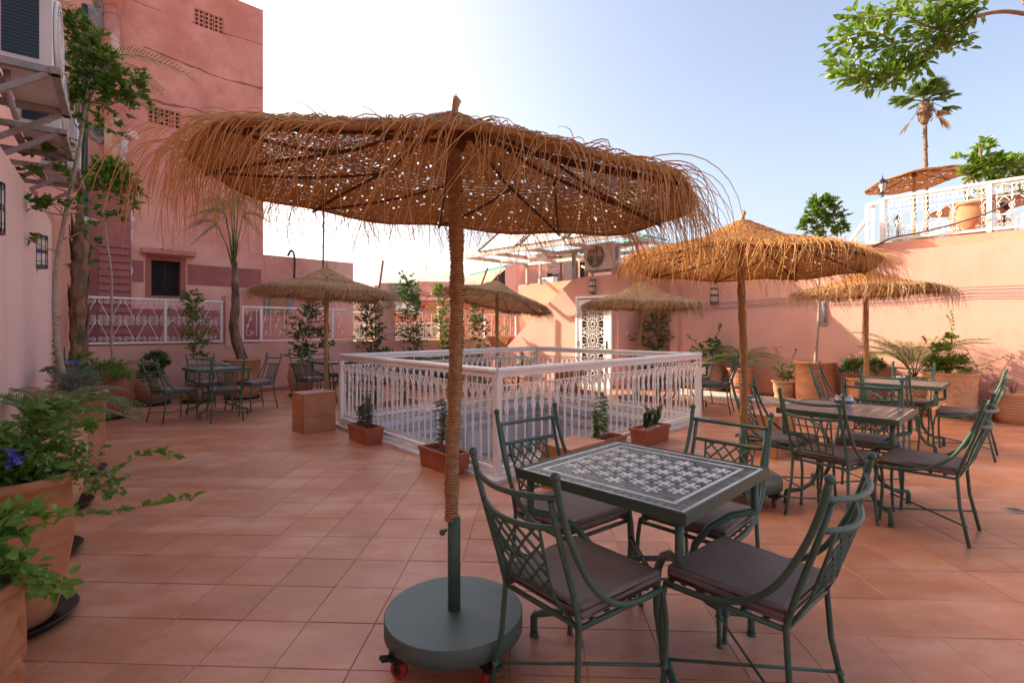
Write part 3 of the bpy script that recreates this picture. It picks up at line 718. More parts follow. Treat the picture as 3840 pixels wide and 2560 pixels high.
def table_top(t, S, detail, greenm, whitem):
    z0 = TZ-.009; inn = S-.20
    pitch = .102; rows = []
    dy = pitch*sqrt(3)/2; nr = 2*int(inn/2/dy)+2
    cells = []
    for j in range(nr+1):
        y = -dy*nr/2+j*dy; o_ = (pitch/2 if j % 2 else 0); n_ = 2*int(inn/2/pitch)+2
        for i in range(n_+1):
            x = -n_*pitch/2+i*pitch+(o_ - pitch/4)
            if abs(x) < inn/2-.030 and abs(y) < inn/2-.030: cells.append((x, y))
    star, pet, dia = rosette_pieces(pitch)
    wl_ = []; 
    for (x, y) in cells:
        wl_.append(('star', x, y, pi/6))
        for k in range(6):
            a = k*pi/3
            if abs(x+.3*pitch*cos(a)) < inn/2-.010 and abs(y+.3*pitch*sin(a)) < inn/2-.010: wl_.append(('petal', x, y, a))
    bord = []                                              # border strips
    def strips(r0, r1, kind, L_):
        n_ = round(2*r1/L_); 
        for sd in range(4):
            a = sd*pi/2
            for i in range(n_):
                u0 = -r1+2*r1*i/n_ if kind == 'b' else -r1+2*r1*i/n_
                u1 = u0+2*r1/n_; c = (u0+u1)/2
                if c > r0: continue
                bord.append((kind, c, -(r0+r1)/2, a, (u1-u0)-.002, (r1-r0)-.002))
    strips(S/2-.034, S/2-.013, 'w', .055); strips(S/2-.079, S/2-.036, 'g', .035); strips(S/2-.098, S/2-.081, 'w', .06)
    if detail:
        ps = {'star': (star, M['mwhite']), 'petal': (pet, M['mwhite'])}; protos = {}
        for (nm, x, y, a) in wl_[:]:
            key = nm
            if key not in protos: o = piece('mosaic_'+nm, ps[nm][0], ps[nm][1], t); protos[key] = o.data
            else: o = link('mosaic_'+nm, protos[key], t)
            o.location = (x, y, z0+rng.uniform(0, .0006)); o.rotation_euler = (rng.uniform(-.01, .01), rng.uniform(-.01, .01), a+rng.uniform(-.02, .02))
        n_ = 0; r_ = .195*pitch
        disc = [(r_*cos(2*pi*k/8), r_*sin(2*pi*k/8)) for k in range(8)]; dm = None
        for (x, y) in cells:
            for (dx, dy_) in ((pitch*.5, dy/3), (pitch*.5, -dy/3), (0, dy*2/3), (0, -dy*2/3)):
                X, Y = x+dx, y+dy_
                if (dx == 0 and (abs(y+dy_*1.5) < inn/2-.02)) : continue
                if abs(X) > inn/2-.015 or abs(Y) > inn/2-.015: continue
                if dm is None: o = piece('mosaic_disc', disc, M['mgreen'], t); dm = o.data
                else: o = link('mosaic_disc', dm, t)
                o.location = (X, Y, z0+rng.uniform(0, .0006)); o.rotation_euler = (rng.uniform(-.02, .02), rng.uniform(-.02, .02), rng.uniform(0, .4))
        protos = {}
        for (kind, c, r, a, L_, W_) in bord:
            key = (kind, round(L_, 3), round(W_, 3)); nm = 'border_tile'
            if key not in protos:
                o = piece(nm, [(-L_/2, -W_/2), (L_/2, -W_/2), (L_/2, W_/2), (-L_/2, W_/2)], M['mwhite'] if kind == 'w' else M['mgreen'], t); protos[key] = o.data
            else: o = link(nm, protos[key], t)
            o.location = (c*cos(a)-r*sin(a), c*sin(a)+r*cos(a), z0+rng.uniform(0, .0005)); o.rotation_euler = (rng.uniform(-.012, .012), rng.uniform(-.012, .012), a)
        mb = MB(); mb.quad((-inn/2, -inn/2, z0+.0006), (inn/2, -inn/2, z0+.0006), (inn/2, inn/2, z0+.0006), (-inn/2, inn/2, z0+.0006)); mb.build('mosaic_ground', greenm, t)
    else:
        mb = MB(); mg = MB()
        def put(mb_, poly, x, y, a, h=.002):
            k = len(poly); P_ = [(x+px*cos(a)-py*sin(a), y+px*sin(a)+py*cos(a)) for px, py in poly]
            mb_.add([(px, py, z0+h) for px, py in P_], [tuple(range(k))])
        for (nm, x, y, a) in wl_: put(mb, star if nm == 'star' else pet, x, y, a)
        for (kind, c, r, a, L_, W_) in bord:
            put(mb if kind == 'w' else mg, [(-L_/2, -W_/2), (L_/2, -W_/2), (L_/2, W_/2), (-L_/2, W_/2)], c*cos(a)-r*sin(a), c*sin(a)+r*cos(a), a)
        tag(mb.build('white_mosaic', whitem, t), kind='stuff'); tag(mg.build('green_mosaic', greenm, t), kind='stuff')
        mb = MB(); mb.quad((-inn/2, -inn/2, z0+.0006), (inn/2, -inn/2, z0+.0006), (inn/2, inn/2, z0+.0006), (-inn/2, inn/2, z0+.0006)); mb.build('mosaic_ground', greenm, t)
def table(pos, rz, label, S=.80, detail=False, tan=False):
    t = thing('mosaic_table', (pos[0], pos[1], 0), label, 'table', 'green mosaic tables on the terrace', rz=radians(rz))
    table_base(t, S); table_top(t, S, detail, M['mtan'] if tan else M['mgreen'], M['mwhite']); return t
def ashtray(pos, z, label, big=False):
    t = thing('ashtray', (pos[0], pos[1], z), label, 'ashtray', 'painted ashtrays on the tables')
    s_ = 1.35 if big else 1.0
    mb = MB(); mb.lathe([(.030*s_, 0), (.042*s_, .008), (.050*s_, .03*s_), (.047*s_, .055*s_), (.043*s_, .055*s_), (.040*s_, .03), (.005, .02)], 18); mb.build('bowl', M['ceramic'], t)
    mb = MB(); mb.lathe([(.0515*s_, .022*s_), (.0525*s_, .030*s_), (.0505*s_, .040*s_)], 18, closed=False); mb.build('painted_band', M['ceramicblue'], t)
    mb = MB()
    for k in range(5): a = 2*pi*k/5; mb.ball((.038*s_*cos(a), .038*s_*sin(a), .058*s_), .012*s_, 6, 4)
    mb.build('rim_bump', M['ceramic'], t)
TB = [((.597, 2.33), 45, .82), ((2.69, 4.09), 44, .80), ((4.66, 6.08), 44, .80), ((-4.80, 8.30), 47, .80), ((-3.40, 9.95), 45, .80),
      ((-1.85, 11.65), 45, .78), ((-.25, 11.55), 45, .78), ((3.0, 9.15), 45, .80)]
TL = ['nearest green iron table, its top a glossy mosaic of white rosettes on green', 'middle table on the right, brown and white mosaic top, painted bowl on it',
      'furthest table on the right, pale mosaic top, in front of the palm pot', 'green mosaic table at the left near the scrollwork railing with a white ashtray',
      'green mosaic table partly hidden behind the thatched pole and tiled box at left', 'green mosaic table behind the well railing, left of the big parasol pole',
      'green mosaic table behind the well railing, right of the big parasol pole', 'green mosaic table half hidden behind the right end of the well railing']
for k, ((p, a, S), lb) in enumerate(zip(TB, TL)): table(p, a, lb, S, detail=(k == 0), tan=(k in (1, 2)))
GR = ['chairs around the nearest table', 'chairs around the middle right table', 'chairs around the furthest right table', 'chairs around the left table', 'chairs around the table behind the thatched pole',
      'chairs around the table behind the railing', 'chairs around the table behind the railing', 'chairs around the table at the railing end']
CHS = [  # (x, y, facing, table, label, kind)
 (.26, 1.944, 40, 0, 'nearest left chair, lattice back to the camera, brown cushion, beside the round parasol base', 'lattice'),
 (.894, 1.94, 131, 0, 'nearest right chair seen from its side, curved tubes and wide brown cushion', 'lattice'),
 (.30, 2.64, -52, 0, 'chair behind the nearest table on its left, its lattice back against the well railing', 'lattice'),
 (.955, 2.575, 224, 0, 'chair behind the nearest table on its right, back to the second thatched pole', 'lattice'),
 (2.40, 3.80, 33, 1, 'chair at the middle right table with a square grid back instead of lattice', 'grid'),
 (2.90, 3.60, 131, 1, 'chair near right of the middle right table, in profile with open floor behind', 'lattice'),
 (2.32, 4.36, -49, 1, 'chair left of the middle right table, just right of the second thatched pole', 'lattice'),
 (2.97, 4.24, 232, 1, 'far side chair of the middle right table, its seat seen under the top', 'lattice'),
 (4.25, 5.72, 44, 2, 'chair on the near left of the furthest right table, back to the camera', 'lattice'),
 (5.02, 5.68, 134, 2, 'chair on the near right of the furthest right table, in front of the carved pot', 'lattice'),
 (4.22, 6.45, -46, 2, 'chair on the far left of the furthest right table, near the tall clay cylinder', 'lattice'),
 (5.03, 6.46, 224, 2, 'chair on the far side of the furthest right table, in front of the palm pot', 'lattice'),
 (-5.16, 7.78, 62, 3, 'leftmost chair of the left table, turned right, beside the round banded pot', 'lattice'),
 (-4.40, 7.82, 125, 3, 'chair of the left table with its lattice back to the camera', 'lattice'),
 (-4.45, 8.85, 238, 3, 'rightmost chair of the left table, seen from the side', 'lattice'),
 (-5.22, 8.72, -42, 3, 'chair of the left table standing on its far side by the parapet', 'lattice'),
 (-3.72, 9.52, 52, 4, 'chair left of the table behind the thatched pole, close to the round clay pot', 'lattice'),
 (-3.0, 9.60, 135, 4, 'chair right of the thatched pole seen through the left end of the well railing', 'lattice'),
 (-3.78, 10.35, -44, 4, 'chair by the parapet on the far side of the table behind the thatched pole', 'lattice'),
 (-3.02, 10.35, 225, 4, 'chair on the far right of the table behind the thatched pole, seen through the railing', 'lattice'),
 (-2.22, 11.25, 46, 5, 'chair seen through the railing, near left of the table left of the big pole', 'lattice'),
 (-1.45, 11.22, 134, 5, 'chair seen through the railing, near right of the table left of the big pole', 'lattice'),
 (-2.20, 12.05, -44, 5, 'chair rail showing over the well handrail, far left, left of the big pole', 'lattice'),
 (-1.46, 12.03, 225, 5, 'second chair rail showing over the well handrail, closer left of the big pole', 'lattice'),
 (-.62, 11.16, 45, 6, 'chair seen through the railing, near left of the table right of the big pole', 'lattice'),
 (.14, 11.20, 134, 6, 'chair against the sunlit stair wall, right of the table behind the big pole', 'lattice'),
 (-.64, 11.95, -44, 6, 'chair far left of the table right of the big pole, below the tilted parasol', 'lattice'),
 (.13, 11.93, 225, 6, 'chair far right of the table right of the big pole, near the stair wall', 'lattice'),
 (2.63, 8.75, 44, 7, 'chair behind the right end of the well railing, back to the camera', 'lattice'),
 (3.42, 8.60, 150, 7, 'chair just right of the well corner post, beside the old white planks', 'lattice'),
 (2.62, 9.55, -45, 7, 'far left chair of the railing end table, near the leaning thatched pole', 'lattice'),
 (3.42, 9.52, 226, 7, 'bright far right chair of the railing end table, below the leafy shrub', 'lattice')]
for x, y, a, k, lb, kd in CHS: chair((x, y), a, lb, GR[k], kd)
ashtray(G(0, 0, 0) if False else (TB[1][0][0]+.04, TB[1][0][1]+.10), TZ-.006, 'large painted bowl with zigzag band on the middle right table', True)
ashtray((TB[2][0][0]+.02, TB[2][0][1]+.05), TZ-.006, 'painted ashtray on the furthest right table')
ashtray((TB[3][0][0]+.10, TB[3][0][1]+.1), TZ-.006, 'white ashtray on the left table')
ashtray((TB[5][0][0]+.1, TB[5][0][1]-.05), TZ-.006, 'small ashtray on the table left of the big pole, over the handrail')
ashtray((TB[6][0][0]+.05, TB[6][0][1]+.05), TZ-.006, 'small ashtray on the table right of the big pole, over the handrail')
# ============================================================ straw parasols
def canopy_z(x, y, R, h, a, b):
    r = sqrt(x*x+y*y)/R
    return a*x+b*y+h*.74*(1-r)+h*.26*max(0, 1-r/.42)**1.0-.035*max(0, r-.75)**2*16*.6
def parasol(loc, label, R=.95, zr=1.95, h=.38, a=0., b=0., cell=.022, nf=700, fl=(.10, .34), fr=.0026, pale=False, holes=.05,
            lean=(0, 0), wob=0.0, base=True, pole_from=0.0, turns=True, fringe=True, seed=1, knob=True, dull=False, group='straw parasols on the terrace', curl=1.0):
    rg = random.Random(seed); t = thing('straw_parasol', loc, label, 'parasol', group)
    mw = M['weave2'] if pale else M['weave']; mf = M['fringe2'] if (pale or dull) else M['fringe']; mr = M['rope2'] if pale else M['rope']
    cx, cy = lean[0]*(zr+h), lean[1]*(zr+h); rip = .0035 if cell < .014 else .0065
    def S(r, ph): # canopy surface point
        x, y = r*cos(ph), r*sin(ph)
        w_ = .012*sin(ph*8)*(r/R)**3+.010*sin(ph*3+seed)*(r/R)**2+rip*sin(r*2*pi/(rip*9))
        return Vector((x+cx, y+cy, zr+canopy_z(x, y, R, h, a, b)+w_))
    mb = MB(); r = .04; ring = 0
    while r < R:
        n_ = max(8, int(2*pi*r/cell)); sh = .5*cell/r*(1 if ring % 2 else -1); dr_ = cell*.98
        hp = holes*(1.5 if .25 < r/R < .88 else .2)
        for k in range(n_):
            if rg.random() < hp: continue
            p0 = 2*pi*k/n_+ring*.37; p1 = p0+2*pi/n_*1.05; r2 = min(r+dr_*1.22, R)
            j = rg.uniform(-.0007, .0007)
            q = [S(r, p0), S(r, p1), S(r2, p1+sh), S(r2, p0+sh)]
            q = [v+Vector((0, 0, j)) for v in q]
            mb.quad(*q)
        r += dr_; ring += 1
    mw = M['wovendull'] if dull else mw
    tag(mb.build('canopy', mw, t), kind='stuff')
    mb = MB(); ns = int(7500*(.022/cell)*R)                # straw ends lying on the outside
    for k in range(ns):
        ph = rg.uniform(0, 2*pi); r = R*sqrt(rg.uniform(.002, .97)); L_ = rg.uniform(.03, .075); dp = rg.uniform(-.9, .9)*L_/max(r, .08)
        p = S(r, ph)+Vector((0, 0, .003)); q = S(min(r+L_*.7, R*1.01), ph+dp)+Vector((0, 0, rg.uniform(.004, .016)))
        sd = (q-p).cross(Vector((0, 0, 1))).normalized()*.0022
        mb.add([p-sd, p+sd, q], [(0, 1, 2)])
    tag(mb.build('thatch', mf if pale else M['fringe2'], t), kind='stuff')
    mb = MB(); mb.tube([S(R, 2*pi*k/48)+Vector((0, 0, -.002)) for k in range(49)], .007, 6, cap=False)
    mb.build('rim_hoop', mw, t)
    hub = Vector((cx, cy, zr+h-.11)); nrib = 8; a0 = .35+seed
    for k in range(nrib):
        ph = a0+2*pi*k/nrib; mb = MB()
        mb.tube([S(max(R*u, .05), ph)+Vector((0, 0, -.022)) for u in (.03, .2, .4, .6, .8, 1.0)], .0075, 5); rb_ = mb.build('rib', M['rib'], t)
        mb = MB(); ph2 = ph+2*pi/nrib
        A = S(R*.46, ph)+Vector((0, 0, -.024)); B = S(R*.985, ph2)+Vector((0, 0, -.02))
        mb.tube([A.lerp(B, u)+Vector((0, 0, -.02*sin(pi*u))) for u in (0, .25, .5, .75, 1)], .0065, 5); mb.build('strut', M['rib'], t)
    mb = MB(); mb.lathe([(.045, 0), (.055, .03), (.05, .07), (.03, .10)], 12, tuple(hub+Vector((0, 0, -.06)))); mb.build('hub', M['rib'], t)
    # pole, wound with rope
    z1 = zr+h-.12; pole = lambda z: Vector((lean[0]*z+wob*.012*sin(z*3.1+seed), lean[1]*z, z))
    zs = pole_from if pole_from else (.57 if base else 0.0)
    mb = MB(); n_ = 26; mb.tube([pole(zs+(z1-zs)*i/n_) for i in range(n_+1)], [.0235+wob*.0035*sin(i*1.9+seed)+wob*.002*sin(i*4.1) for i in range(n_+1)], 12); mb.build('pole', mr, t)
    if turns:
        pit = .0115 if turns is True else turns; mb = MB(); N = int((z1-zs)/pit)
        for i in range(N):
            z = zs+pit*(i+.5); rr = .0275+rg.uniform(-.0012, .0012)+wob*.0030*sin((z-zs)/(z1-zs)*26*1.9+seed); tl = rg.uniform(-.003, .003)
            c = pole(z); mb.tube([c+Vector((rr*cos(q), rr*sin(q), tl*cos(q)+pit*.5*q/(2*pi))) for q in [2*pi*k/10 for k in range(11)]], pit*.46, 4, cap=False)
        tag(mb.build('rope_winding', mr, t), kind='stuff')
    if base:
        mb = MB(); mb.lathe([(.286, .118), (.295, .121), (.295, .188), (.291, .192)], 56); mb.build('base_disc', M['greenbase'], t)
        mb = MB(); mb.tube([(0, 0, .19), (0, 0, .59)], .0275, 16); mb.build('socket', M['green'], t)
        mb = MB(); mb.tube([(-.03, 0, .53), (-.045, -.004, .53)], .006, 6); mb.ball((-.05, -.004, .522), .014, 8, 5); mb.build('screw_knob', M['green'], t)
        for q in range(4):
            aq = radians(218)+q*pi/2; c = Vector((.255*cos(aq), .255*sin(aq), 0)); ax = Vector((cos(aq+.5), sin(aq+.5), 0))
            mb = MB(); mb.tube([c+Vector((0, 0, .036))-ax*.014, c+Vector((0, 0, .036))+ax*.014], .034, 16); w_ = mb.build('wheel', M['red'], t)
            mb = MB(); mb.tube([c+Vector((0, 0, .036))-ax*.017, c+Vector((0, 0, .036))+ax*.017], .018, 12); mb.build('wheel_hub', M['black'], w_)
            mb = MB(); rad = Vector((cos(aq), sin(aq), 0)); mb.box(c+Vector((0, 0, .092)), (.07, .05, .045), aq); mb.box(c+rad*.05+Vector((0, 0, .098)), (.06, .03, .014), aq, Matrix.Rotation(-.3, 3, 'Y')); mb.build('caster_bracket', M['black'], t)
    if knob:
        mb = MB(); top = S(.001, 0); mb.tube([top+Vector((0, 0, -.03)), top+Vector((.004, 0, .012)), top+Vector((.012, 0, .04)), top+Vector((.004, 0, .058))], [.016, .014, .019, .010], 8)
        for k in range(6): mb.tube([top+Vector((.006, .0, .05)), top+Vector((rg.uniform(-.015, .02), rg.uniform(-.015, .015), rg.uniform(.06, .078)))], .0009, 3)
        mb.build('finial', mr, t)
    if fringe:
        mb = MB(); K = 8
        for k in range(nf):
            ph = rg.uniform(0, 2*pi); rs = R*(1-.16*rg.random()**1.6); L_ = rg.uniform(*fl)
            if rg.random() < .04: L_ *= 1.15
            p = S(rs, ph)+Vector((0, 0, .008)); o_ = Vector((cos(ph+rg.gauss(0, .45)), sin(ph+rg.gauss(0, .45)), 0)); tg = Vector((-sin(ph), cos(ph), 0))*rg.gauss(-.35, .30)*curl
            out_ = rg.uniform(.35, .95); up_ = rg.uniform(-.12, .13); dn = rg.uniform(.55, 1.05); pts = []; cu = rg.gauss(0, .07)*curl
            if rg.random() < .03: up_ = rg.uniform(.3, .6); dn = .35; L_ = min(L_, .13)
            for i in range(K+1):
                u = i/K
                pts.append(p+o_*(L_*out_*(u-.48*u*u)*1.3)+tg*(L_*u*u)*.6+Vector((0, 0, L_*(up_*u-dn*u*u)))+o_*cu*L_*sin(u*3.5)*.5)
            w_ = fr*rg.uniform(.6, 1.15); mb.tube(pts, [w_*(1-.6*i/K) for i in range(K+1)], 3, cap=False)
        tag(mb.build('fringe', M['fringe2'] if cell > .025 else mf, t), kind='stuff')
        mb = MB(); ns = int((900 if cell < .02 else 1300)*R)   # short dense skirt under the rim
        for k in range(ns):
            ph = rg.uniform(0, 2*pi); p = S(R*rg.uniform(.965, 1.0), ph)+Vector((0, 0, .006)); L_ = rg.uniform(.03, .075)*(1 if cell < .02 else 1.35); o_ = Vector((cos(ph), sin(ph), 0)); sd = Vector((-sin(ph), cos(ph), 0))*.006
            q = p+o_*rg.uniform(.01, .03)-Vector((0, 0, L_*.4)); e = p+o_*rg.uniform(.0, .03)-Vector((0, 0, L_))+sd*rg.uniform(-2, 2)
            mb.add([p-sd, p+sd, q+sd, q-sd, e], [(0, 1, 2, 3), (3, 2, 4)])
        if cell > .02: tag(mb.build('straw_skirt', M['thatchd'] if pale or cell > .02 else M['fringe'], t), kind='stuff')
    return t
parasol((-.25, 2.20, 0), 'largest straw parasol, long orange fringe, standing on a round green wheeled base', R=.975, zr=1.975, h=.365, a=-.072, b=.058, cell=.0105,
        nf=1150, fl=(.12, .36), fr=.0022, holes=.015, wob=1.0, seed=3)
parasol((1.90, 4.20, 0), 'second largest straw parasol, right of the well, with a rope wound pole', R=.93, zr=1.94, h=.37, a=-.05, b=-.03, cell=.016,
        nf=1200, fl=(.10, .32), fr=.0026, holes=.015, wob=1.0, seed=5)
parasol((5.25, 7.55, 0), 'straw parasol over the furthest right table, in front of the sunlit wall', R=.95, zr=1.96, h=.30, a=.0, b=-.03, cell=.03,
        nf=900, fl=(.12, .36), fr=.0034, wob=.4, turns=.025, seed=7, holes=.015)
parasol((2.22, 9.05, 0), 'straw parasol with a leaning pole in front of the white door', R=1.0, zr=1.83, h=.42, a=-.02, b=-.03, cell=.035,
        nf=900, fl=(.10, .32), fr=.0036, pale=True, lean=(.035, 0), wob=.6, turns=.03, seed=9, holes=.01)
parasol((-.32, 10.5, 0), 'straw parasol tilted steeply to the right, behind the big pole by the stair wall', R=1.08, zr=1.98, h=.42, a=-.21, b=-.12, cell=.04,
        nf=800, fl=(.10, .26), fr=.0038, pale=True, lean=(.008, 0), wob=.6, turns=.03, seed=12, holes=.01)
parasol((-2.74, 7.52, 0), 'straw parasol rising behind the tiled box at the left corner of the well', R=1.0, zr=1.93, h=.38, a=-.02, b=-.03, cell=.028,
        nf=1000, fl=(.10, .26), fr=.003, pale=True, wob=.5, turns=.02, seed=14, holes=.02, base=False)
# tiled boxes that stand by the railing
def tiled_box(c, rz, dx, dy, h, label):
    t = thing('tiled_box', c, label, 'tiled box', 'terracotta tiled boxes', rz=radians(rz))
    mb = MB(); mb.box((0, 0, h/2-.002), (dx-.02, dy-.02, h-.008)); mb.build('core', M['grout'], t)
    def face(o_, u, n_, L_):
        k = max(1, round(L_/.33)); rows = 2; hh = [0, h*.42, h-.012]
        for i in range(k):
            for r in range(2):
                a = o_+u*(L_*i/k+.002); mb = MB(); P_ = [a+Vector((0, 0, hh[r]+.002)), a+u*(L_/k-.004)+Vector((0, 0, hh[r]+.002)), a+u*(L_/k-.004)+Vector((0, 0, hh[r+1]-.002)), a+Vector((0, 0, hh[r+1]-.002))]
                mb.prism(P_, n_*.010); mb.build('side_tile', M['boxtile'], t)
    X, Y = Vector((1, 0, 0)), Vector((0, 1, 0)); x, y = dx/2-.01, dy/2-.01
    face(Vector((-x, -y, 0)), X, -Y, 2*x); face(Vector((x, -y, 0)), Y, X, 2*y); face(Vector((x, y, 0)), -X, Y, 2*x); face(Vector((-x, y, 0)), -Y, -X, 2*y)
    mb = MB(); mb.box((0, 0, h-.002), (dx+.006, dy+.006, .012)); mb.build('top_tile', M['tile'], t)
tiled_box((-2.72, 7.00, 0), 45, .46, .36, .53, 'terracotta tiled box at the left corner of the white well railing')
tiled_box((.55, 4.57, 0), 45, .50, .34, .38, 'terracotta tiled box between the nearest table and the well railing')
tiled_box((2.92, 5.75, 0), 45, .62, .34, .46, 'terracotta tiled box behind the middle right table')
tiled_box((1.15, 10.35, 0), 45, .45, .35, .62, 'terracotta tiled box behind the well, in front of the white door')
# ============================================================ leaves and plants
def leaf_shape(L_, W_, fold=.25, bend=.15):
    return [Vector((0, 0, 0)), Vector((-W_/2, L_*.35, W_*fold)), Vector((-W_*.38, L_*.72, W_*fold*.7-L_*bend*.5)), Vector((0, L_, -L_*bend)), Vector((W_*.38, L_*.72, W_*fold*.7-L_*bend*.5)), Vector((W_/2, L_*.35, W_*fold)), Vector((0, L_*.5, -L_*bend*.2))]
LF = [(0, 6, 2, 1), (6, 3, 2), (0, 5, 4, 6), (6, 4, 3)]
def frame(d, roll, rg):
    d = d.normalized(); up = Vector((0, 0, 1))
    x = d.cross(up); x = x.normalized() if x.length > .05 else Vector((1, 0, 0))
    z = x.cross(d).normalized(); c, s_ = cos(roll), sin(roll)
    x2 = x*c+z*s_; z2 = z*c-x*s_; return x2, d, z2
def put_leaf(mb, p, d, L_, W_, rg, roll=None, fold=.25, bend=.15):
    x, y, z = frame(d, rg.gauss(0, .7) if roll is None else roll, rg)
    mb.add([p+x*v.x+y*v.y+z*v.z for v in leaf_shape(L_, W_, fold, bend)], LF)
def rdir(rg, up=.3):
    a = rg.uniform(0, 2*pi); z = rg.uniform(-.6, 1)*.9+up*.3
    return Vector((cos(a), sin(a), z)).normalized()
def leaf_ball(mb, tw, c, r, n, L_, W_, rg, up=.3, flat=1.0, center=None):
    """n leaves in sprigs round c; tw collects the twigs"""
    ns = max(1, n//7)
    for _ in range(ns):
        d = rdir(rg, up); d.z *= flat; R_ = r*(rg.uniform(.25, 1.0)**.6); tip = c+d*R_; base = c+d*R_*.35 if center is None else center.lerp(tip, .6)
        tw.tube([base, base.lerp(tip, .55)+Vector((0, 0, .01)), tip], [.0028, .002, .0012], 3, cap=False)
        for k in range(9):
            u = rg.uniform(.35, 1.05); p = base.lerp(tip, u); dd = (d+rdir(rg, .5)*1.0).normalized()
            put_leaf(mb, p, dd, L_*rg.uniform(.7, 1.2), W_*rg.uniform(.75, 1.15), rg)
def pot(name, loc, label, prof, m, n=36, saucer=0.0, soil=None, group=None, fn=None, inner=None, rz=0, extra=None):
    t = thing(name, loc, label, 'plant pot', group, rz=rz); H_ = max(z for r, z in prof); rt = [r for r, z in prof if z > H_*.9][0]; rl = prof[-1][0]
    p = list(prof)+[(rl*.90, H_-.004), (rl*.86, H_-.05), (rl*.8, H_*.6)]
    mb = MB(); mb.lathe([(.01, prof[0][1])]+p, n, fn=fn, closed=False); mb.build('pot_body', m, t)
    mb = MB(); mb.lathe([(.001, 0), (rl*.86, 0)], n, (0, 0, H_-.075), closed=False)
    for k in range(40):
        a = rng.uniform(0, 6.28); r = rl*.8*sqrt(rng.random()); mb.ball((r*cos(a), r*sin(a), H_-.073), rng.uniform(.006, .018), 5, 3)
    mb.build('soil', soil or M['soil'], t)
    if saucer:
        s_ = thing('pot_saucer', loc, 'black plastic saucer under the '+' '.join(label.split(',')[0].split()[:11]), 'saucer')
        mb = MB(); mb.lathe([(.001, .004), (saucer*.86, .004), (saucer*.99, .040), (saucer, .044), (saucer*.965, .044), (saucer*.84, .010), (.001, .010)], 36, closed=False); mb.build('dish', M['saucer'], s_)
    return t
def P_bell(H, R, rb): return [(rb, .012), (rb*1.06, .03), (rb*1.25, H*.18), (R*.98, H*.55), (R*.95, H*.80), (R*.93, H*.92), (R*1.02, H*.935), (R*1.05, H*.96), (R*1.03, H*.99), (R*.98, H)]
def P_urn(H, R, rb): return [(rb, .012), (rb*1.15, H*.08), (R*.92, H*.35), (R, H*.58), (R*.97, H*.74), (R*.86, H*.88), (R*.84, H*.93), (R*.93, H*.955), (R*.95, H*.98), (R*.90, H)]
def P_cyl(H, R, rb): return [(rb, .0), (rb*1.02, .03), (R*.96, H*.2), (R*.97, H*.6), (R*.99, H*.93), (R*1.05, H*.945), (R*1.07, H*.97), (R*1.03, H)]
def P_flow(H, R, rb): return [(rb, .0), (rb, .03), (rb*1.2, H*.10), (R*.80, H*.3), (R*.92, H*.55), (R*.93, H*.80), (R*.95, H*.90), (R*1.08, H*.95), (R*1.07, H*.985), (R*1.0, H)]
def carve(amp=.006, n=5, zc=.35, zr=.22, a0=0):            # relief petals carved in the clay
    def f(r, z, a):
        if r < .05: return r
        u = (z-zc)/zr
        if abs(u) > 1: return r
        q = ((a-a0)*n/(2*pi)) % 1-.5; rad = sqrt((q*2.0)**2+u*u)
        if rad > 1: return r
        th_ = atan2(u, q*2); return r-amp*(.5+.5*sin(th_*12+rad*7))*(1 if rad > .12 else 0)-(.004 if abs(rad-.93) < .07 else 0)
    return f
def dense(prof, step=.012):
    out = []
    for (a, b) in zip(prof, prof[1:]):
        k = max(1, int(abs(b[1]-a[1])/step))
        for i in range(k): out.append((a[0]+(b[0]-a[0])*i/k, a[1]+(b[1]-a[1])*i/k))
    out.append(prof[-1]); return out
def plant(loc, label, cat, name='potted_plant', group=None, kind=None): return thing(name, loc, label, cat, group, kind=kind)
def finish(t, parts, stuff=('foliage',)):
    for nm, mb, m in parts:
        if mb.f:
            o = mb.build(nm, m, t)
            if nm in stuff: tag(o, kind='stuff')
def ficus(loc, label, z0, trunk, blobs, leaf=(.05, .024), n=60, tr=.02, m='leaf', cat='tree', bark='bark', seed=0, group=None, name='ficus_tree', k_=1.0):
    """trunk and blob centres in world coordinates"""
    rg = random.Random(seed+77); t = thing(name, loc, label, cat, group); L0 = Vector(loc)
    tk, tw, lv = MB(), MB(), MB()
    T = bez([Vector(p)-L0 for p in trunk], 6); k = len(T)
    tk.tube(T, [tr*(1-.55*i/k)+.0015*sin(i*2.3) for i in range(k)], 9)
    for (c, r, *o_) in blobs:
        c = Vector(c)-L0; m_ = int((o_[0] if o_ else n)*k_)
        j = min(range(k), key=lambda i: (T[i]-c).length+max(0, T[i].z-c.z+.05)*2); a = T[j]
        tw.tube(bez([a, a.lerp(c, .5)+Vector((rg.uniform(-.03, .03), rg.uniform(-.03, .03), -.02)), c], 3), [tr*.32*(1-.08*i) for i in range(7)], 5, cap=False)
        leaf_ball(lv, tw, c, r, m_, leaf[0], leaf[1], rg)
    finish(t, [('trunk', tk, M[bark]), ('twigs', tw, M[bark]), ('foliage', lv, M[m])], ('foliage', 'twigs')); return t
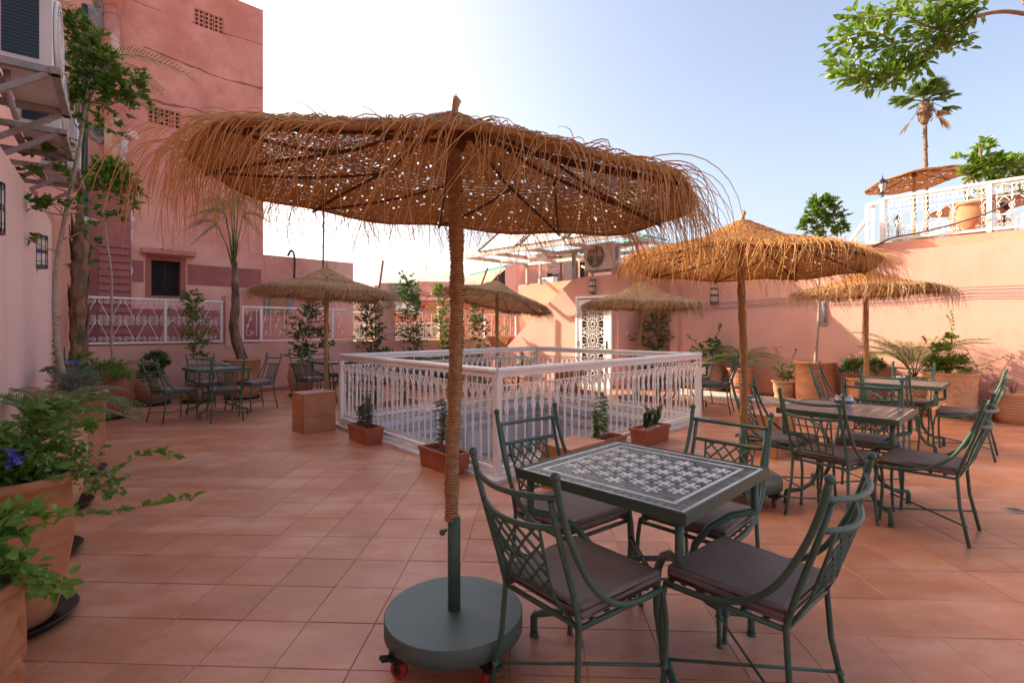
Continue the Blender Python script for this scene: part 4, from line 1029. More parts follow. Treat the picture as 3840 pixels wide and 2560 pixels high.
def sapling(base, top, label, rad=.16, n=420, leaf=(.06, .022), m='leafdk', seed=0, zbare=.18, cat='tree', group='young trees in pots', bend=(0, 0), tr=.009, name='young_tree'):
    rg = random.Random(seed); t = thing(name, base, label, cat, group); H = (Vector(top)-Vector(base)); tk, lv, tw = MB(), MB(), MB()
    T = bez([Vector((0, 0, 0)), H*.35+Vector((bend[0], bend[1], 0)), H*.7+Vector((bend[0]*.6, bend[1]*.6, 0)), H], 6)
    tk.tube(T, [tr*(1-.7*i/len(T)) for i in range(len(T))], 6)
    for _ in range(n//5):
        u = rg.uniform(zbare, 1.0); p = T[int(u*(len(T)-1))]; wd = rad*1.55*(1.25 if .35 < u < .75 else .8)*(1-.35*max(0, u-.75)*4*.8)
        d = rdir(rg, .7); q = p+d*wd*rg.uniform(.3, 1.1); tw.tube([p, p.lerp(q, .6)+Vector((0, 0, -.008)), q], [.0025, .002, .001], 3, cap=False)
        for k in range(8):
            put_leaf(lv, p.lerp(q, rg.uniform(.3, 1.05)), (d+rdir(rg, .6)).normalized(), leaf[0]*rg.uniform(.6, 1.15), leaf[1]*rg.uniform(.8, 1.1), rg)
    finish(t, [('trunk', tk, M['bark']), ('twigs', tw, M['twig']), ('foliage', lv, M[m])], ('foliage', 'twigs')); return t
def frond(mb, ra, p, az, L_, arch, rg, nl=26, ll=.16, w_=.012, start=.22, droop=.35, dz0=1.1):
    """pinnate palm frond"""
    d = Vector((cos(az), sin(az), 0)); pts = []
    for i in range(13):
        u = i/12; pts.append(p+d*(L_*(u*.35+.65*u*u*arch+(1-arch)*.25*u))+Vector((0, 0, L_*(dz0*u-(.75+droop)*arch*u*u))))
    ra.tube(pts, [.006*(1-.75*i/12)+.0012 for i in range(13)], 4, cap=False)
    for i in range(nl):
        u = start+(1-start)*i/(nl-1); f = u*12; k = min(int(f), 11); q = pts[k].lerp(pts[k+1], f-k); t_ = (pts[k+1]-pts[k]).normalized()
        sd = t_.cross(Vector((0, 0, 1))); sd = sd.normalized() if sd.length > .05 else Vector((1, 0, 0)); up = sd.cross(t_)
        l = ll*(.45+.55*sin(pi*min(1, (u-start)/(1-start)*.85+.12)))*rg.uniform(.85, 1.1)
        for s_ in (-1, 1):
            e = (sd*s_*.85+t_*.75+up*.22).normalized(); a = q+e*l*.5+Vector((0, 0, .008)); b = q+e*l+Vector((0, 0, -l*rg.uniform(.15, .35)))
            wv = t_*w_*.5; mb.add([q-wv*.4, q+wv*.4, a+wv, a-wv, b], [(0, 1, 2, 3), (3, 2, 4)])
def palm_bush(loc, label, n, L_, seed=0, az=(0, 2*pi), ll=.16, dz0=1.1, stem=0.0, m='palm', group=None, dry=0, arch=(.5, 1.0), cat='palm', nl=26):
    rg = random.Random(seed); t = thing('palm_plant', loc, label, cat, group); lv, ra, st, dr_ = MB(), MB(), MB(), MB()
    if stem: st.lathe([(.05, -.05), (.045, stem*.5), (.03, stem)], 8)
    for k in range(n):
        a = az[0]+(az[1]-az[0])*(k+rg.uniform(.1, .9))/n
        frond(lv if k >= dry else dr_, ra, Vector((0, 0, stem*.8)), a, L_*rg.uniform(.75, 1.1), rg.uniform(*arch), rg, ll=ll, dz0=dz0*rg.uniform(.8, 1.15), nl=nl)
    finish(t, [('crown_stem', st, M['palmbark']), ('frond_rib', ra, M[m]), ('foliage', lv, M[m]), ('dry_foliage', dr_, M['palmdry'])], ('foliage', 'frond_rib', 'dry_foliage')); return t
def bush(loc, label, blobs, leaf=(.04, .02), m='leaf', stems=8, seed=0, cat='plant', name='leafy_plant', group=None, sprays=(), flower=None, nfl=0, fm=None):
    """blobs: (dx, dy, dz, r, n)"""
    rg = random.Random(seed); t = thing(name, loc, label, cat, group); lv, tw, fl_ = MB(), MB(), MB()
    for (x, y, z, r, n) in blobs:
        c = Vector((x, y, z))
        for _ in range(stems): 
            q = c+rdir(rg)*r*.6; tw.tube([Vector((x*.2, y*.2, -.05)), Vector((q.x*.5, q.y*.5, q.z*.6)), q], [.004, .003, .0015], 4, cap=False)
        leaf_ball(lv, tw, c, r, n, leaf[0], leaf[1], rg)
    for pts in sprays:
        T = bez([Vector(p) for p in pts], 6); tw.tube(T, [.003*(1-.6*i/len(T)) for i in range(len(T))], 4, cap=False)
        for i in range(2, len(T)):
            for _ in range(3): put_leaf(lv, T[i]+rdir(rg)*.004, (rdir(rg, .4)+(T[i]-T[i-1]).normalized()*.6), leaf[0]*rg.uniform(.6, 1.1), leaf[1], rg)
    for k in range(nfl):
        (x, y, z, r) = flower[k % len(flower)]; c = Vector((x, y, z))+rdir(rg)*r*rg.random()
        for j in range(5): put_leaf(fl_, c, rdir(rg, .6), .022, .016, rg)
    finish(t, [('stem', tw, M['twig']), ('foliage', lv, M[m]), ('flower', fl_, M[fm] if fm else None)], ('foliage', 'stem', 'flower')); return t
# ------------------------------------------------------------ left foreground row of pots
GRP = 'clay pots along the left wall'
pA = Vector((-1.80, 1.61, 0)); pB = Vector((-2.36, 2.40, 0)); pC = Vector((-3.57, 3.94, 0)); pD = Vector((-4.26, 4.89, 0)); pE = Vector((-6.30, 7.95, 0)); pM = Vector((-2.93, 3.2, 0))
pot('clay_pot', pA, 'carved clay pot cut by the bottom left corner, petals in relief', dense(P_bell(.58, .20, .145)), M['clay'], n=140, fn=carve(.013, 4, .28, .24, -.9), group=GRP)
pot('clay_pot', pB, 'big smooth orange clay pot in the left foreground, blue flowers in it', P_bell(.71, .235, .15), M['clay'], n=48, saucer=.25, group=GRP)
pot('clay_pot', pC, 'carved clay pot holding a small palm, third from the bottom left corner', dense(P_bell(.64, .235, .155)), M['claylight'], n=150, fn=carve(.013, 4, .36, .22, -.75), saucer=.27, group=GRP)
s_ = thing('pot_saucer', pM+Vector((.0, -.08, 0)), 'empty looking black saucer between the big smooth pot and the carved pot', 'saucer')
mb = MB(); mb.lathe([(.001, .004), (.20, .004), (.235, .040), (.24, .044), (.232, .044), (.20, .010), (.001, .010)], 36, closed=False); mb.build('dish', M['saucer'], s_)
pot('clay_pot', pD, 'very wide banded clay pot with the pale ficus trunk in it', P_cyl(.80, .29, .22), M['clay'], n=48, saucer=.30, group=GRP)
pot('clay_urn', pE, 'dark red glazed carved urn behind the wide clay pot', dense(P_urn(.70, .28, .16)), M['clayred'], n=100, fn=carve(.007, 6, .38, .22), saucer=.27, group=GRP)
pot('clay_pot', pE+Vector((.15, -1.15, 0))+Vector((-.55, 0, 0)), 'plain clay pot behind the wide pot, holding the shaggy palm trunk', P_cyl(.62, .27, .2), M['claydull'], group=GRP, saucer=.25)
def bandpot(loc, label, H=.5, R=.25, m='claydull', saucer=.3, grp='clay pots along the parapet'):
    t = pot('clay_pot', loc, label, P_urn(H, R, R*.6), M[m], n=36, saucer=saucer, group=grp)
    mb = MB()
    for z in [H*(.22+.085*k) for k in range(7)]:
        pr = P_urn(H, R, R*.6)
        for (a, b) in zip(pr, pr[1:]):
            if a[1] <= z < b[1]: r = a[0]+(b[0]-a[0])*(z-a[1])/(b[1]-a[1])
        mb.tube([(r*cos(q)*1.001, r*sin(q)*1.001, z) for q in [2*pi*k/36 for k in range(37)]], .0035, 4, cap=False)
    mb.build('band', M['soil'], t); return t
pF = Vector((-6.62, 9.38, 0)); pG = Vector((-6.00, 9.75, 0)); pH = Vector((-5.42, 10.25, 0)); pI = Vector((-4.38, 10.60, 0))
bandpot(pF, 'round banded clay pot with a dark bushy plant, left of the left table', .50, .27)
pot('clay_pot', pG, 'tall clay pot behind the left table with a slim young tree', P_urn(.62, .22, .13), M['claydull'], saucer=.30, group='clay pots along the parapet')
pot('clay_pot', pH, 'large red clay pot with the thin palm, below the first pillar', P_cyl(.80, .33, .25), M['clay'], saucer=.34, group='clay pots along the parapet')
pot('clay_pot', pI, 'brown clay jar with a leaning ficus, left of the thatched pole', P_urn(.68, .27, .17), M['claydull'], saucer=.26, group='clay pots along the parapet')
par_pots = []
for k, (xv, lab, r) in enumerate(((846, 'round clay pot behind the railing below the small leafy tree at the second pillar', .28), (935, 'clay pot behind the railing under the tree right of the second pillar', .26),
                     (1006, 'clay pot behind the railing under the slim light green tree', .24), (1088, 'clay pot under the little tree next to the big pole', .24))):
    p = wl(PP0, PU, xv)+Vector((PU.y, -PU.x, 0))*.42; par_pots.append(p)
    bandpot(p, lab, .50, r, 'claydull' if k != 1 else 'clay')
# ------------------------------------------------------------ plants, left
# plumbago in the front pots: leaves are single objects (they are large in view)
def big_leaf_plant(loc, label, stems, nl, L_=.05, W_=.027, seed=1, name='plumbago'):
    rg = random.Random(seed); t = thing(name, loc, label, 'plant'); L0 = Vector(loc); protos = []; cnt = 0
    for q in range(3):
        mb = MB(); mb.add(leaf_shape(L_*(1-.15*q), W_*(1-.1*q), .22+.1*q, .12+.12*q), LF); me = bpy.data.meshes.new('leaf'); me.from_pydata(mb.v, [], mb.f); me.materials.append(M['leaffg']); protos.append(me)
    st = MB()
    for (pts, dens) in stems:
        T = bez([Vector(p)-L0 for p in pts], 8); st.tube(T, [.0026*(1-.6*i/len(T)) for i in range(len(T))], 5, cap=False)
        for i in range(3, len(T)):
            for _ in range(dens):
                if rg.random() < .25: continue
                d = (rdir(rg, .5)+(T[i]-T[i-1]).normalized()*.8).normalized(); x, y, z = frame(d, rg.gauss(0, .8), rg); s_ = rg.uniform(.5, 1.1)
                Mx = Matrix(((x.x*s_, y.x*s_, z.x*s_, T[i].x), (x.y*s_, y.y*s_, z.y*s_, T[i].y), (x.z*s_, y.z*s_, z.z*s_, T[i].z), (0, 0, 0, 1)))
                if cnt < 295: link('leaf', protos[rg.randrange(3)], t, Mx)
                cnt += 1
    ex_ = MB()
    for (pts, dens) in stems[2:] if len(stems) > 24 else stems:   # the leaves past the single ones
        T = bez([Vector(p)-L0 for p in pts], 8)
        for i in range(2, len(T)):
            for _ in range(3): put_leaf(ex_, T[i]+rdir(rg)*rg.uniform(.01, .055), (rdir(rg, .5)+(T[i]-T[i-1]).normalized()*.6).normalized(), L_*rg.uniform(.5, 1.05), W_*rg.uniform(.6, 1.0), rg)
    tag(ex_.build('more_leaves', M['leaffg'], t), kind='stuff')
    tag(st.build('stem', M['leaffg'], t), kind='stuff'); return t
b0 = pB+Vector((0, 0, .66)); rg = random.Random(5); stems = []
for k in range(34):
    a = rg.uniform(-2.4, 1.7); r = rg.uniform(.12, .42); h = rg.uniform(-.12, .34)
    stems.append(([b0+Vector((.05*cos(a), .05*sin(a), 0)), b0+Vector((r*.5*cos(a), r*.5*sin(a), .12+h*.7)), b0+Vector((r*cos(a), r*sin(a), h))], 1))
stems = [([pB+Vector((.05, 0, .66)), pB+Vector((.22, -.12, .80)), pB+Vector((.42, .02, .72)), pB+Vector((.60, .08, .80)), pB+Vector((.72, .12, .755))], 2),
         ([pB+Vector((.0, -.1, .62)), pB+Vector((.18, -.25, .62)), pB+Vector((.45, -.22, .60)), pB+Vector((.72, -.14, .61)), pB+Vector((.93, -.10, .635))], 2)]+stems
plb = big_leaf_plant(b0, 'blue flowered plumbago spilling long leafy shoots over the big smooth pot', stems, 0, .064, .036, 2)
fl = MB(); rg = random.Random(3)
for c in (pB+Vector((.16, -.12, .80)), pB+Vector((.10, -.14, .84))):
    for k in range(11):
        q = c+rdir(rg)*.035
        for j in range(5): put_leaf(fl, q-b0, rdir(rg, .5), .020, .015, rg)
fl.build('flower', M['flblue'], plb)
a0 = pA+Vector((0, 0, .55)); rg = random.Random(8); stems = []
for k in range(22):
    a = rg.uniform(-1.5, 2.3); r = rg.uniform(.10, .36); h = rg.uniform(-.12, .25)
    stems.append(([a0+Vector((.04*cos(a), .04*sin(a), 0)), a0+Vector((r*.5*cos(a), r*.5*sin(a), .10+h*.6)), a0+Vector((r*cos(a), r*sin(a), h))], 1))
big_leaf_plant(a0, 'leafy green plant growing from the carved pot in the bottom left corner', stems, 0, .070, .040, 4)
palm_bush(pC+Vector((0, 0, .58)), 'small feathery palm in the carved pot, arching against the left wall', 10, .70, 21, ll=.17, dz0=1.2, arch=(.5, .95), nl=30)
bush(pD+Vector((.05, .0, .74)), 'silvery grey leaved plant at the foot of the pale ficus trunk', [(.08, -.05, .12, .22, 500), (-.1, .1, .15, .2, 300)], leaf=(.055, .009), m='leafgr', seed=4)
palm_bush(pD+Vector((.12, -.05, .72)), 'arching palm fronds spilling over the wide clay pot', 5, .55, 31, az=(-1.6, 1.6), ll=.17, dz0=.62, arch=(.7, 1.0), m='palm', nl=26)
bush(pD+Vector((-.25, .35, .75)), 'climbing plumbago with pale blue flowers against the left wall', [(-.05, .0, .25, .25, 240), (.2, .1, .2, .2, 200)], leaf=(.045, .024), m='leaf', seed=14,
     sprays=[[(-.1, 0, .1), (-.2, 0, .45), (-.16, 0, .75)], [(.1, 0, .1), (.0, 0, .5), (.1, 0, .62)]], flower=[(.1, -.1, .3, .08)], nfl=16, fm='flblue')
palm_bush(pE+Vector((0, 0, .62)), 'yellowish palm fronds above the dark red urn', 9, .75, 41, ll=.17, dz0=.85, arch=(.5, .9), dry=2)
bush(pE+Vector((.25, -.35, .66)), 'light green bush between the wide pot and the red urn', [(.0, .0, .10, .28, 620), (.25, .0, .0, .2, 260)], leaf=(.045, .022), m='leaflt', seed=6,
     sprays=[[(.1, 0, .1), (.45, -.1, .0), (.75, -.15, -.08), (.95, -.2, -.12)]])
# pale ficus in the wide pot
D = pD+Vector((-.02, .02, 0))
ficus(D+Vector((0, 0, .72)), 'tall ficus with a pale ringed trunk rising along the left wall', 0, [At(250, 0, 1)*0+D+Vector((.02, 0, .70)), D+Vector((-.10, .0, 1.25)), D+Vector((-.12, 0, 1.9)), D+Vector((.0, 0, 2.6)), D+Vector((.12, .0, 3.2)), D+Vector((.22, 0, 3.9))],
      [(At(180, 90, 5.0), .24, 300), (At(215, 125, 5.0), .22, 300), (At(185, 170, 5.0), .26, 320), (At(250, 160, 5.0), .20, 240), (At(290, 190, 5.0), .22, 300), (At(270, 235, 5.0), .22, 260), (At(205, 235, 5.0), .25, 260),
       (At(170, 275, 5.0), .16, 90), (At(240, 290, 5.0), .16, 100), (At(175, 50, 5.0), .14, 120), (At(310, 230, 5.0), .16, 180), (At(225, 190, 5.0), .26, 260), (At(155, 210, 5.0), .18, 120),
       (At(70, 400, 4.7), .13, 60), (At(85, 350, 4.7), .14, 60), (At(130, 330, 4.8), .14, 60), (At(70, 470, 4.7), .14, 90), (At(55, 545, 4.7), .09, 36), (At(120, 470, 4.8), .14, 70), (At(180, 410, 4.8), .16, 70), (At(200, 470, 4.9), .14, 60), (At(60, 270, 4.7), .12, 40),
       (At(205, 520, 4.9), .13, 50), (At(120, 400, 4.8), .12, 40)], leaf=(.066, .030), tr=.027, seed=3, k_=.72)
# thick palm trunk with tall petioles
T0 = pE+Vector((-.40, -1.15, 0)); t = thing('palm_tree', T0, 'palm with a thick shaggy brown trunk in front of the orange end wall', 'palm tree')
mb = MB(); rg = random.Random(4)
cx_ = wl(Vector((T0.x, T0.y, 0)), Vector((1, 0, 0)), 181).x
def tp(xv, yv): return At(xv, yv, T0.y)-T0
tr = [tp(178, 860), tp(182, 800), tp(180, 720), tp(182, 640), tp(184, 560), tp(183, 500), tp(183, 470)]
T_ = bez(tr, 6); mb.tube(T_, [.102-.02*i/len(T_)+.010*sin(i*1.7)-(.045 if i > 24 else 0)*min(1, (i-24)/6) for i in range(len(T_))], 14); mb.build('trunk', M['palmbark'], t)
mb = MB()
for k in range(26):                                       # old leaf bases
    i = rg.randrange(1, 26); a = rg.uniform(0, 6.28); p = T_[i]; o_ = Vector((cos(a), sin(a), 0)); s_ = Vector((-sin(a), cos(a), 0))
    b = p+o_*.08; tpz = p+o_*.115+Vector((0, 0, rg.uniform(.25, .5))); mb.add([b-s_*.05, b+s_*.05, tpz+s_*.012, tpz-s_*.012], [(0, 1, 2, 3)])
mb.build('leaf_base', M['palmbark'], t)
lv, ra = MB(), MB(); rg = random.Random(6)
for k in range(9):
    a = rg.uniform(0, 2*pi); top = T_[-1]+Vector((.25*cos(a)*.6, .25*sin(a)*.3, rg.uniform(1.6, 2.4)))
    ra.tube([T_[-1]-Vector((0, 0, .2)), T_[-1].lerp(top, .5), top], [.016, .011, .007], 5); frond(lv, ra, top-Vector((0, 0, .25)), a, rg.uniform(.9, 1.3), .7, rg, nl=24, ll=.34, w_=.016, dz0=.9)
finish(t, [('frond_rib', ra, M['palm']), ('foliage', lv, M['palm'])], ('frond_rib', 'foliage'))
# second ficus, in the red urn
E = pE
ficus(E+Vector((0, 0, .62)), 'smaller ficus with a thin speckled trunk in front of the maroon panel', 0, [E+Vector((.12, 0, .6)), E+Vector((.05, 0, 1.2)), At(256, 640, 7.9), At(246, 560, 7.9), At(240, 500, 7.9), At(236, 440, 7.9)],
      [(At(248, 385, 7.9), .26, 240), (At(250, 420, 7.9), .32, 420), (At(285, 430, 7.9), .30, 380), (At(235, 440, 7.9), .28, 260), (At(265, 400, 7.9), .26, 240), (At(205, 490, 7.9), .22, 90), (At(300, 470, 7.9), .2, 120), (At(210, 560, 7.6), .2, 70), (At(195, 600, 7.4), .2, 70), (At(255, 495, 7.9), .2, 70)],
      leaf=(.085, .038), tr=.022, seed=5, m='leaf', k_=.8)
bush(pF+Vector((0, 0, .44)), 'dark narrow leaved oleander in the round banded pot', [(0, 0, .22, .22, 360), (.02, 0, .42, .16, 220), (.16, 0, .34, .14, 110), (-.06, 0, .1, .2, 160)], leaf=(.10, .020), m='leafdk', seed=9)
sapling(pG+Vector((0, 0, .55)), At(438, 670, 9.75), 'slim young ficus with a bright top behind the left table', .20, 640, (.075, .034), 'leaf', 3, .20, tr=.013)
sapling(pI+Vector((0, 0, .6)), At(722, 690, 10.6), 'leaning ficus whose crown crosses the thatched pole', .24, 760, (.085, .032), 'leafdk', 4, .12, bend=(-.08, 0), tr=.014)
bush(pI+Vector((.5, .0, 1.05)), 'leafy ficus branch reaching right across the thatched pole', [(-.1, 0, .25, .2, 120), (.05, 0, .0, .14, 60), (-.2, 0, -.1, .2, 80)], leaf=(.085, .032), m='leafdk', stems=3, seed=19)
tops = [(843, 672), (935, 640), (1006, 655), (1088, 690)]
tl = ['young tree with fine dark leaves left of the second pillar', 'bushy young ficus just right of the second pillar', 'slim light green young tree in front of the third pillar', 'young tree right beside the big pole, in front of the fourth railing']
for k, (p, tp_, lb) in enumerate(zip(par_pots, tops, tl)):
    sapling(p+Vector((0, 0, .44)), At(tp_[0], tp_[1], p.y), lb, (.26, .34, .20, .24)[k], (700, 1000, 800, 700)[k], (.10, .045), ('leafdk', 'leafdk', 'leaf', 'leafdk')[k], 20+k, (.15, .1, .05, .1)[k], tr=.014)
bush(par_pots[0]+Vector((.15, .0, .5)), 'low drooping shrub under the young tree at the second pillar', [(0, 0, .25, .25, 240), (.4, .3, .2, .2, 120)], leaf=(.07, .024), m='leaf', seed=23)
# thin palm in the big red pot
t = thing('palm_tree', pH, 'thin palm with split fronds in the big red pot at the first pillar', 'palm tree'); mb = MB()
T_ = bez([Vector((.02, 0, .72)), At(538, 760, pH.y)-pH, At(541, 700, pH.y)-pH, At(540, 640, pH.y)-pH, At(538, 600, pH.y)-pH], 6)
mb.tube(T_, [.105-.055*i/len(T_)+.006*sin(i*2) for i in range(len(T_))], 10); mb.build('trunk', M['palmbark'], t)
lv, ra = MB(), MB(); rg = random.Random(16)
for (x1, y1, az) in ((500, 520, 3.3), (512, 470, 2.9), (530, 470, 2.6), (548, 460, 1.2), (538, 440, 1.8), (520, 500, 3.8), (556, 500, .3)):
    a = T_[-1]; b = At(x1, y1, pH.y+rg.uniform(-.2, .2))-pH; ra.tube([a-Vector((0, 0, .25)), a.lerp(b, .45), b], [.018, .013, .008], 5)
    frond(lv, ra, b, az, rg.uniform(.55, .8), .75, rg, nl=26, ll=.26, w_=.014, start=.0, dz0=.7)
    frond(lv, ra, b, az+.5, rg.uniform(.35, .5), .9, rg, nl=18, ll=.22, w_=.014, start=.0, dz0=.1)
finish(t, [('frond_rib', ra, M['palm']), ('foliage', lv, M['palm'])], ('frond_rib', 'foliage'))
# ------------------------------------------------------------ right wall pots and plants
GR_ = 'clay pots along the right wall'
def RP(xv, off): 
    p = wl(C1-VN*off, VV, xv); return Vector((p.x, p.y, 0))
q1 = RP(1628, .38); q2 = RP(1700, .32); q3 = RP(1803, .30); q4 = RP(1872, .36); q5 = RP(1978, .34); q6 = RP(2100, .42); q7 = RP(2182, .42); q8 = RP(2327, .30)
pot('clay_pot', q1, 'wide dark clay pot with a leafy shrub behind the chairs at the railing end', P_urn(.70, .30, .2), M['claydull'], group=GR_)
pot('clay_pot', q2, 'clay pot with a palm behind the second thatched pole', dense(P_flow(.60, .24, .17)), M['clay'], n=60, fn=carve(.004, 3, .32, .15), group=GR_)
pot('clay_pot', q3, 'small carved pot with red roses, left of the tall clay cylinder', dense(P_flow(.40, .22, .16)), M['claylight'], n=80, fn=carve(.005, 5, .2, .14), group=GR_)
pot('clay_pot', q4, 'tall straight clay cylinder with a bare slender trunk in it', P_cyl(.80, .33, .30), M['clay'], group=GR_, n=40)
pot('clay_pot', q5, 'clay pot with pink oleander behind the furthest right table', P_flow(.55, .24, .17), M['clay'], group=GR_)
pot('clay_pot', q6, 'carved clay pot with a wide palm behind the furthest right table', dense(P_flow(.62, .28, .19)), M['clay'], n=100, fn=carve(.009, 4, .36, .18), group=GR_)
pot('clay_pot', q7, 'large orange pot with a big carved rosette and bright green plant', dense(P_cyl(.72, .34, .25)), M['claylight'], n=150, fn=carve(.011, 4, .40, .24, -2.2), group=GR_)
t8 = pot('clay_pot', q8, 'pale banded clay pot with a nearly bare plant at the right edge', P_flow(.46, .255, .16), M['claylight'], group=GR_)
mb = MB()
for z in (.14, .18, .22, .26, .30, .34, .38):
    pr = P_flow(.46, .255, .16)
    for (a, b) in zip(pr, pr[1:]):
        if a[1] <= z < b[1]: r = a[0]+(b[0]-a[0])*(z-a[1])/(b[1]-a[1])
    mb.tube([(r*cos(q)*1.001, r*sin(q)*1.001, z) for q in [2*pi*k/36 for k in range(37)]], .0028, 4, cap=False)
mb.build('band', M['soil'], t8)
bush(q1+Vector((0, 0, .62)), 'dark leafy shrub behind the chairs at the railing end', [(0, 0, .25, .30, 420), (.1, 0, .45, .2, 160), (-.25, 0, .25, .2, 130)], leaf=(.07, .025), m='leafdk', seed=31, sprays=[[(0, 0, .3), (.2, 0, .7), (.25, 0, .85)], [(0, 0, .2), (-.3, 0, .5), (-.45, 0, .62)]])
palm_bush(q2+Vector((0, 0, .55)), 'palm with arching fronds behind the second thatched pole', 16, .85, 51, ll=.22, dz0=1.2, arch=(.6, 1.0), nl=26)
bush(q3+Vector((0, 0, .34)), 'rose bush with small red blooms, left of the tall clay cylinder', [(0, 0, .14, .18, 200), (-.12, 0, .30, .12, 60), (.16, 0, .28, .12, 50)], leaf=(.045, .028), m='leaf', seed=33,
     sprays=[[(0, 0, .1), (-.12, 0, .4), (-.17, 0, .66)], [(0, 0, .1), (.14, 0, .4), (.20, 0, .64)]], flower=[(-.19, -.03, .68, .035), (-.13, -.03, .60, .03), (-.10, -.02, .70, .02), (.20, 0, .66, .01)], nfl=11, fm='flred')
bush(q5+Vector((0, 0, .48)), 'oleander with pink flowers behind the third thatched pole', [(0, 0, .25, .26, 320), (-.18, 0, .20, .18, 130), (.2, 0, .25, .18, 120)], leaf=(.11, .022), m='leafdk', seed=35, flower=[(-.22, -.12, .42, .10), (-.05, -.1, .50, .08), (.1, -.1, .45, .06)], nfl=34, fm='flpink')
palm_bush(q6+Vector((0, 0, .56)), 'wide palm with drooping yellow tipped fronds behind the furthest right table', 18, 1.05, 61, ll=.24, dz0=1.45, arch=(.45, .95), nl=30, dry=3)
bush(q7+Vector((0, 0, .64)), 'bright yellow green bush catching the sun in the large carved pot', [(-.02, 0, .18, .30, 1000), (-.15, 0, .45, .16, 260), (.0, 0, .62, .12, 120), (-.2, 0, .15, .2, 260)], leaf=(.05, .026), m='leaflt', seed=37,
     sprays=[[(0, 0, .3), (.05, 0, .8), (.02, 0, 1.02)], [(.1, 0, .1), (.5, -.1, .22), (.8, -.2, .40), (.98, -.25, .50)], [(.1, 0, .1), (.45, 0, .1), (.7, -.05, .25)], [(0, 0, .3), (.05, .03, .75), (-.02, .03, .95)], [(-.1, 0, .2), (-.35, 0, .5), (-.42, 0, .62)]])
bush(q8+Vector((0, 0, .40)), 'sparse twiggy plant in the pale banded pot at the right edge', [(0, 0, .18, .16, 27)], leaf=(.04, .02), m='leaf', stems=18, seed=39, sprays=[[(0, 0, .05), (-.2, 0, .2), (-.36, -.05, .16)]])
# slender ficus in the cylinder: bare trunk, round crown above the parasol
ficus(q4+Vector((0, 0, .72)), 'slender ficus whose round crown shows above the second parasol', 0, [q4+Vector((.0, 0, .7)), At(1876, 780, q4.y), At(1881, 720, q4.y), At(1880, 660, q4.y), At(1886, 580, q4.y), At(1890, 520, q4.y)],
      [(At(1893, 480, q4.y), .30, 420), (At(1865, 500, q4.y), .22, 260), (At(1918, 505, q4.y), .24, 300), (At(1885, 465, q4.y), .22, 220), (At(1855, 520, q4.y), .18, 170), (At(1935, 530, q4.y), .16, 140), (At(1900, 530, q4.y), .25, 200), (At(1870, 540, q4.y), .2, 120)],
      leaf=(.085, .036), tr=.030, seed=41, m='leaf')
# shrub trained by the leaning pole, corner recess
cr_ = C0+VN*.75+VV*.45
sapling((cr_.x, cr_.y, .1), (cr_.x+.1, cr_.y, 2.1), 'leafy climbing shrub in the wall corner behind the leaning thatched pole', .33, 700, (.12, .034), 'leafdk', 45, .30, tr=.012, group=None)
# ------------------------------------------------------------ rectangular planters
def planter(c, rz, L_, label, plants_, W_=.23, H_=.20, gravel=False, seed=0):
    L_ *= 1.15; plants_ = [(u, h*1.25, kd, lb) for u, h, kd, lb in plants_]
    t = thing('planter_box', c, label, 'planter', 'terracotta planter boxes round the well', rz=radians(rz)); k = .86
    mb = MB(); a, b = L_/2, W_/2
    def ring(x, y, z): return [(-x, -y, z), (x, -y, z), (x, y, z), (-x, y, z)]
    R_ = [ring(a*.93, b*.88, 0), ring(a*.985, b*.97, H_-.035), ring(a*1.02, b*1.05, H_-.033), ring(a*1.03, b*1.06, H_-.004), ring(a*1.02, b*1.05, H_), ring(a*.93, b*.84, H_), ring(a*.92, b*.82, H_-.05)]
    fs = [(3, 2, 1, 0)]
    for i in range(6):
        for q in range(4): fs.append((4*i+q, 4*i+(q+1) % 4, 4*i+4+(q+1) % 4, 4*i+4+q))
    mb.add(sum(R_, []), fs); mb.build('trough', M['planter'], t)
    mb = MB(); mb.quad(*ring(a*.925, b*.83, H_-.035)); rg = random.Random(seed)
    for _ in range(50): mb.ball((rg.uniform(-a*.85, a*.85), rg.uniform(-b*.7, b*.7), H_-.033), rg.uniform(.005, .011), 5, 3)
    mb.build('soil', M['gravel'] if gravel else M['soil'], t)
    cs, sn = cos(radians(rz)), sin(radians(rz))
    for (u, h, kind, lb) in plants_:
        base = Vector((c[0]+u*cs, c[1]+u*sn, H_-.04)); rg = random.Random(seed+int(u*100)+7); p = thing('herb_plant', base, lb, 'plant', 'herbs in the planter boxes'); lv, st = MB(), MB()
        for _ in range({'spiky': 5, 'rosemary': 7, 'thin': 3}[kind]):
            top = Vector((rg.gauss(0, .035 if kind != 'rosemary' else .07), rg.gauss(0, .03), h*rg.uniform(.6, 1.05))); T = bez([Vector((0, 0, 0)), top*.5+Vector((rg.gauss(0, .02), rg.gauss(0, .02), 0)), top], 6)
            st.tube(T, [.0022]*len(T), 4, cap=False); nl = {'spiky': 90, 'rosemary': 220, 'thin': 110}[kind]
            for _ in range(nl):
                u_ = rg.uniform(.25, 1); q = T[int(u_*(len(T)-1))]; put_leaf(lv, q+rdir(rg)*.003, rdir(rg, .8), *(((.05, .011) if kind != 'rosemary' else (.026, .008))), rg)
        finish(p, [('stem', st, M['twig']), ('foliage', lv, M['leafgr' if kind == 'spiky' else ('leafdk' if kind == 'rosemary' else 'leaf')])], ('foliage', 'stem'))
wl_dir = (WL-WN).normalized(); wr_dir = (WR-WN).normalized()
aL = math.degrees(atan2(wl_dir.y, wl_dir.x)); aR = math.degrees(atan2(wr_dir.y, wr_dir.x))
nL = Vector((-wl_dir.y, wl_dir.x, 0))
def onL(s_, o_): return WN+wl_dir*s_+Vector((-wl_dir.y, wl_dir.x, 0))*o_
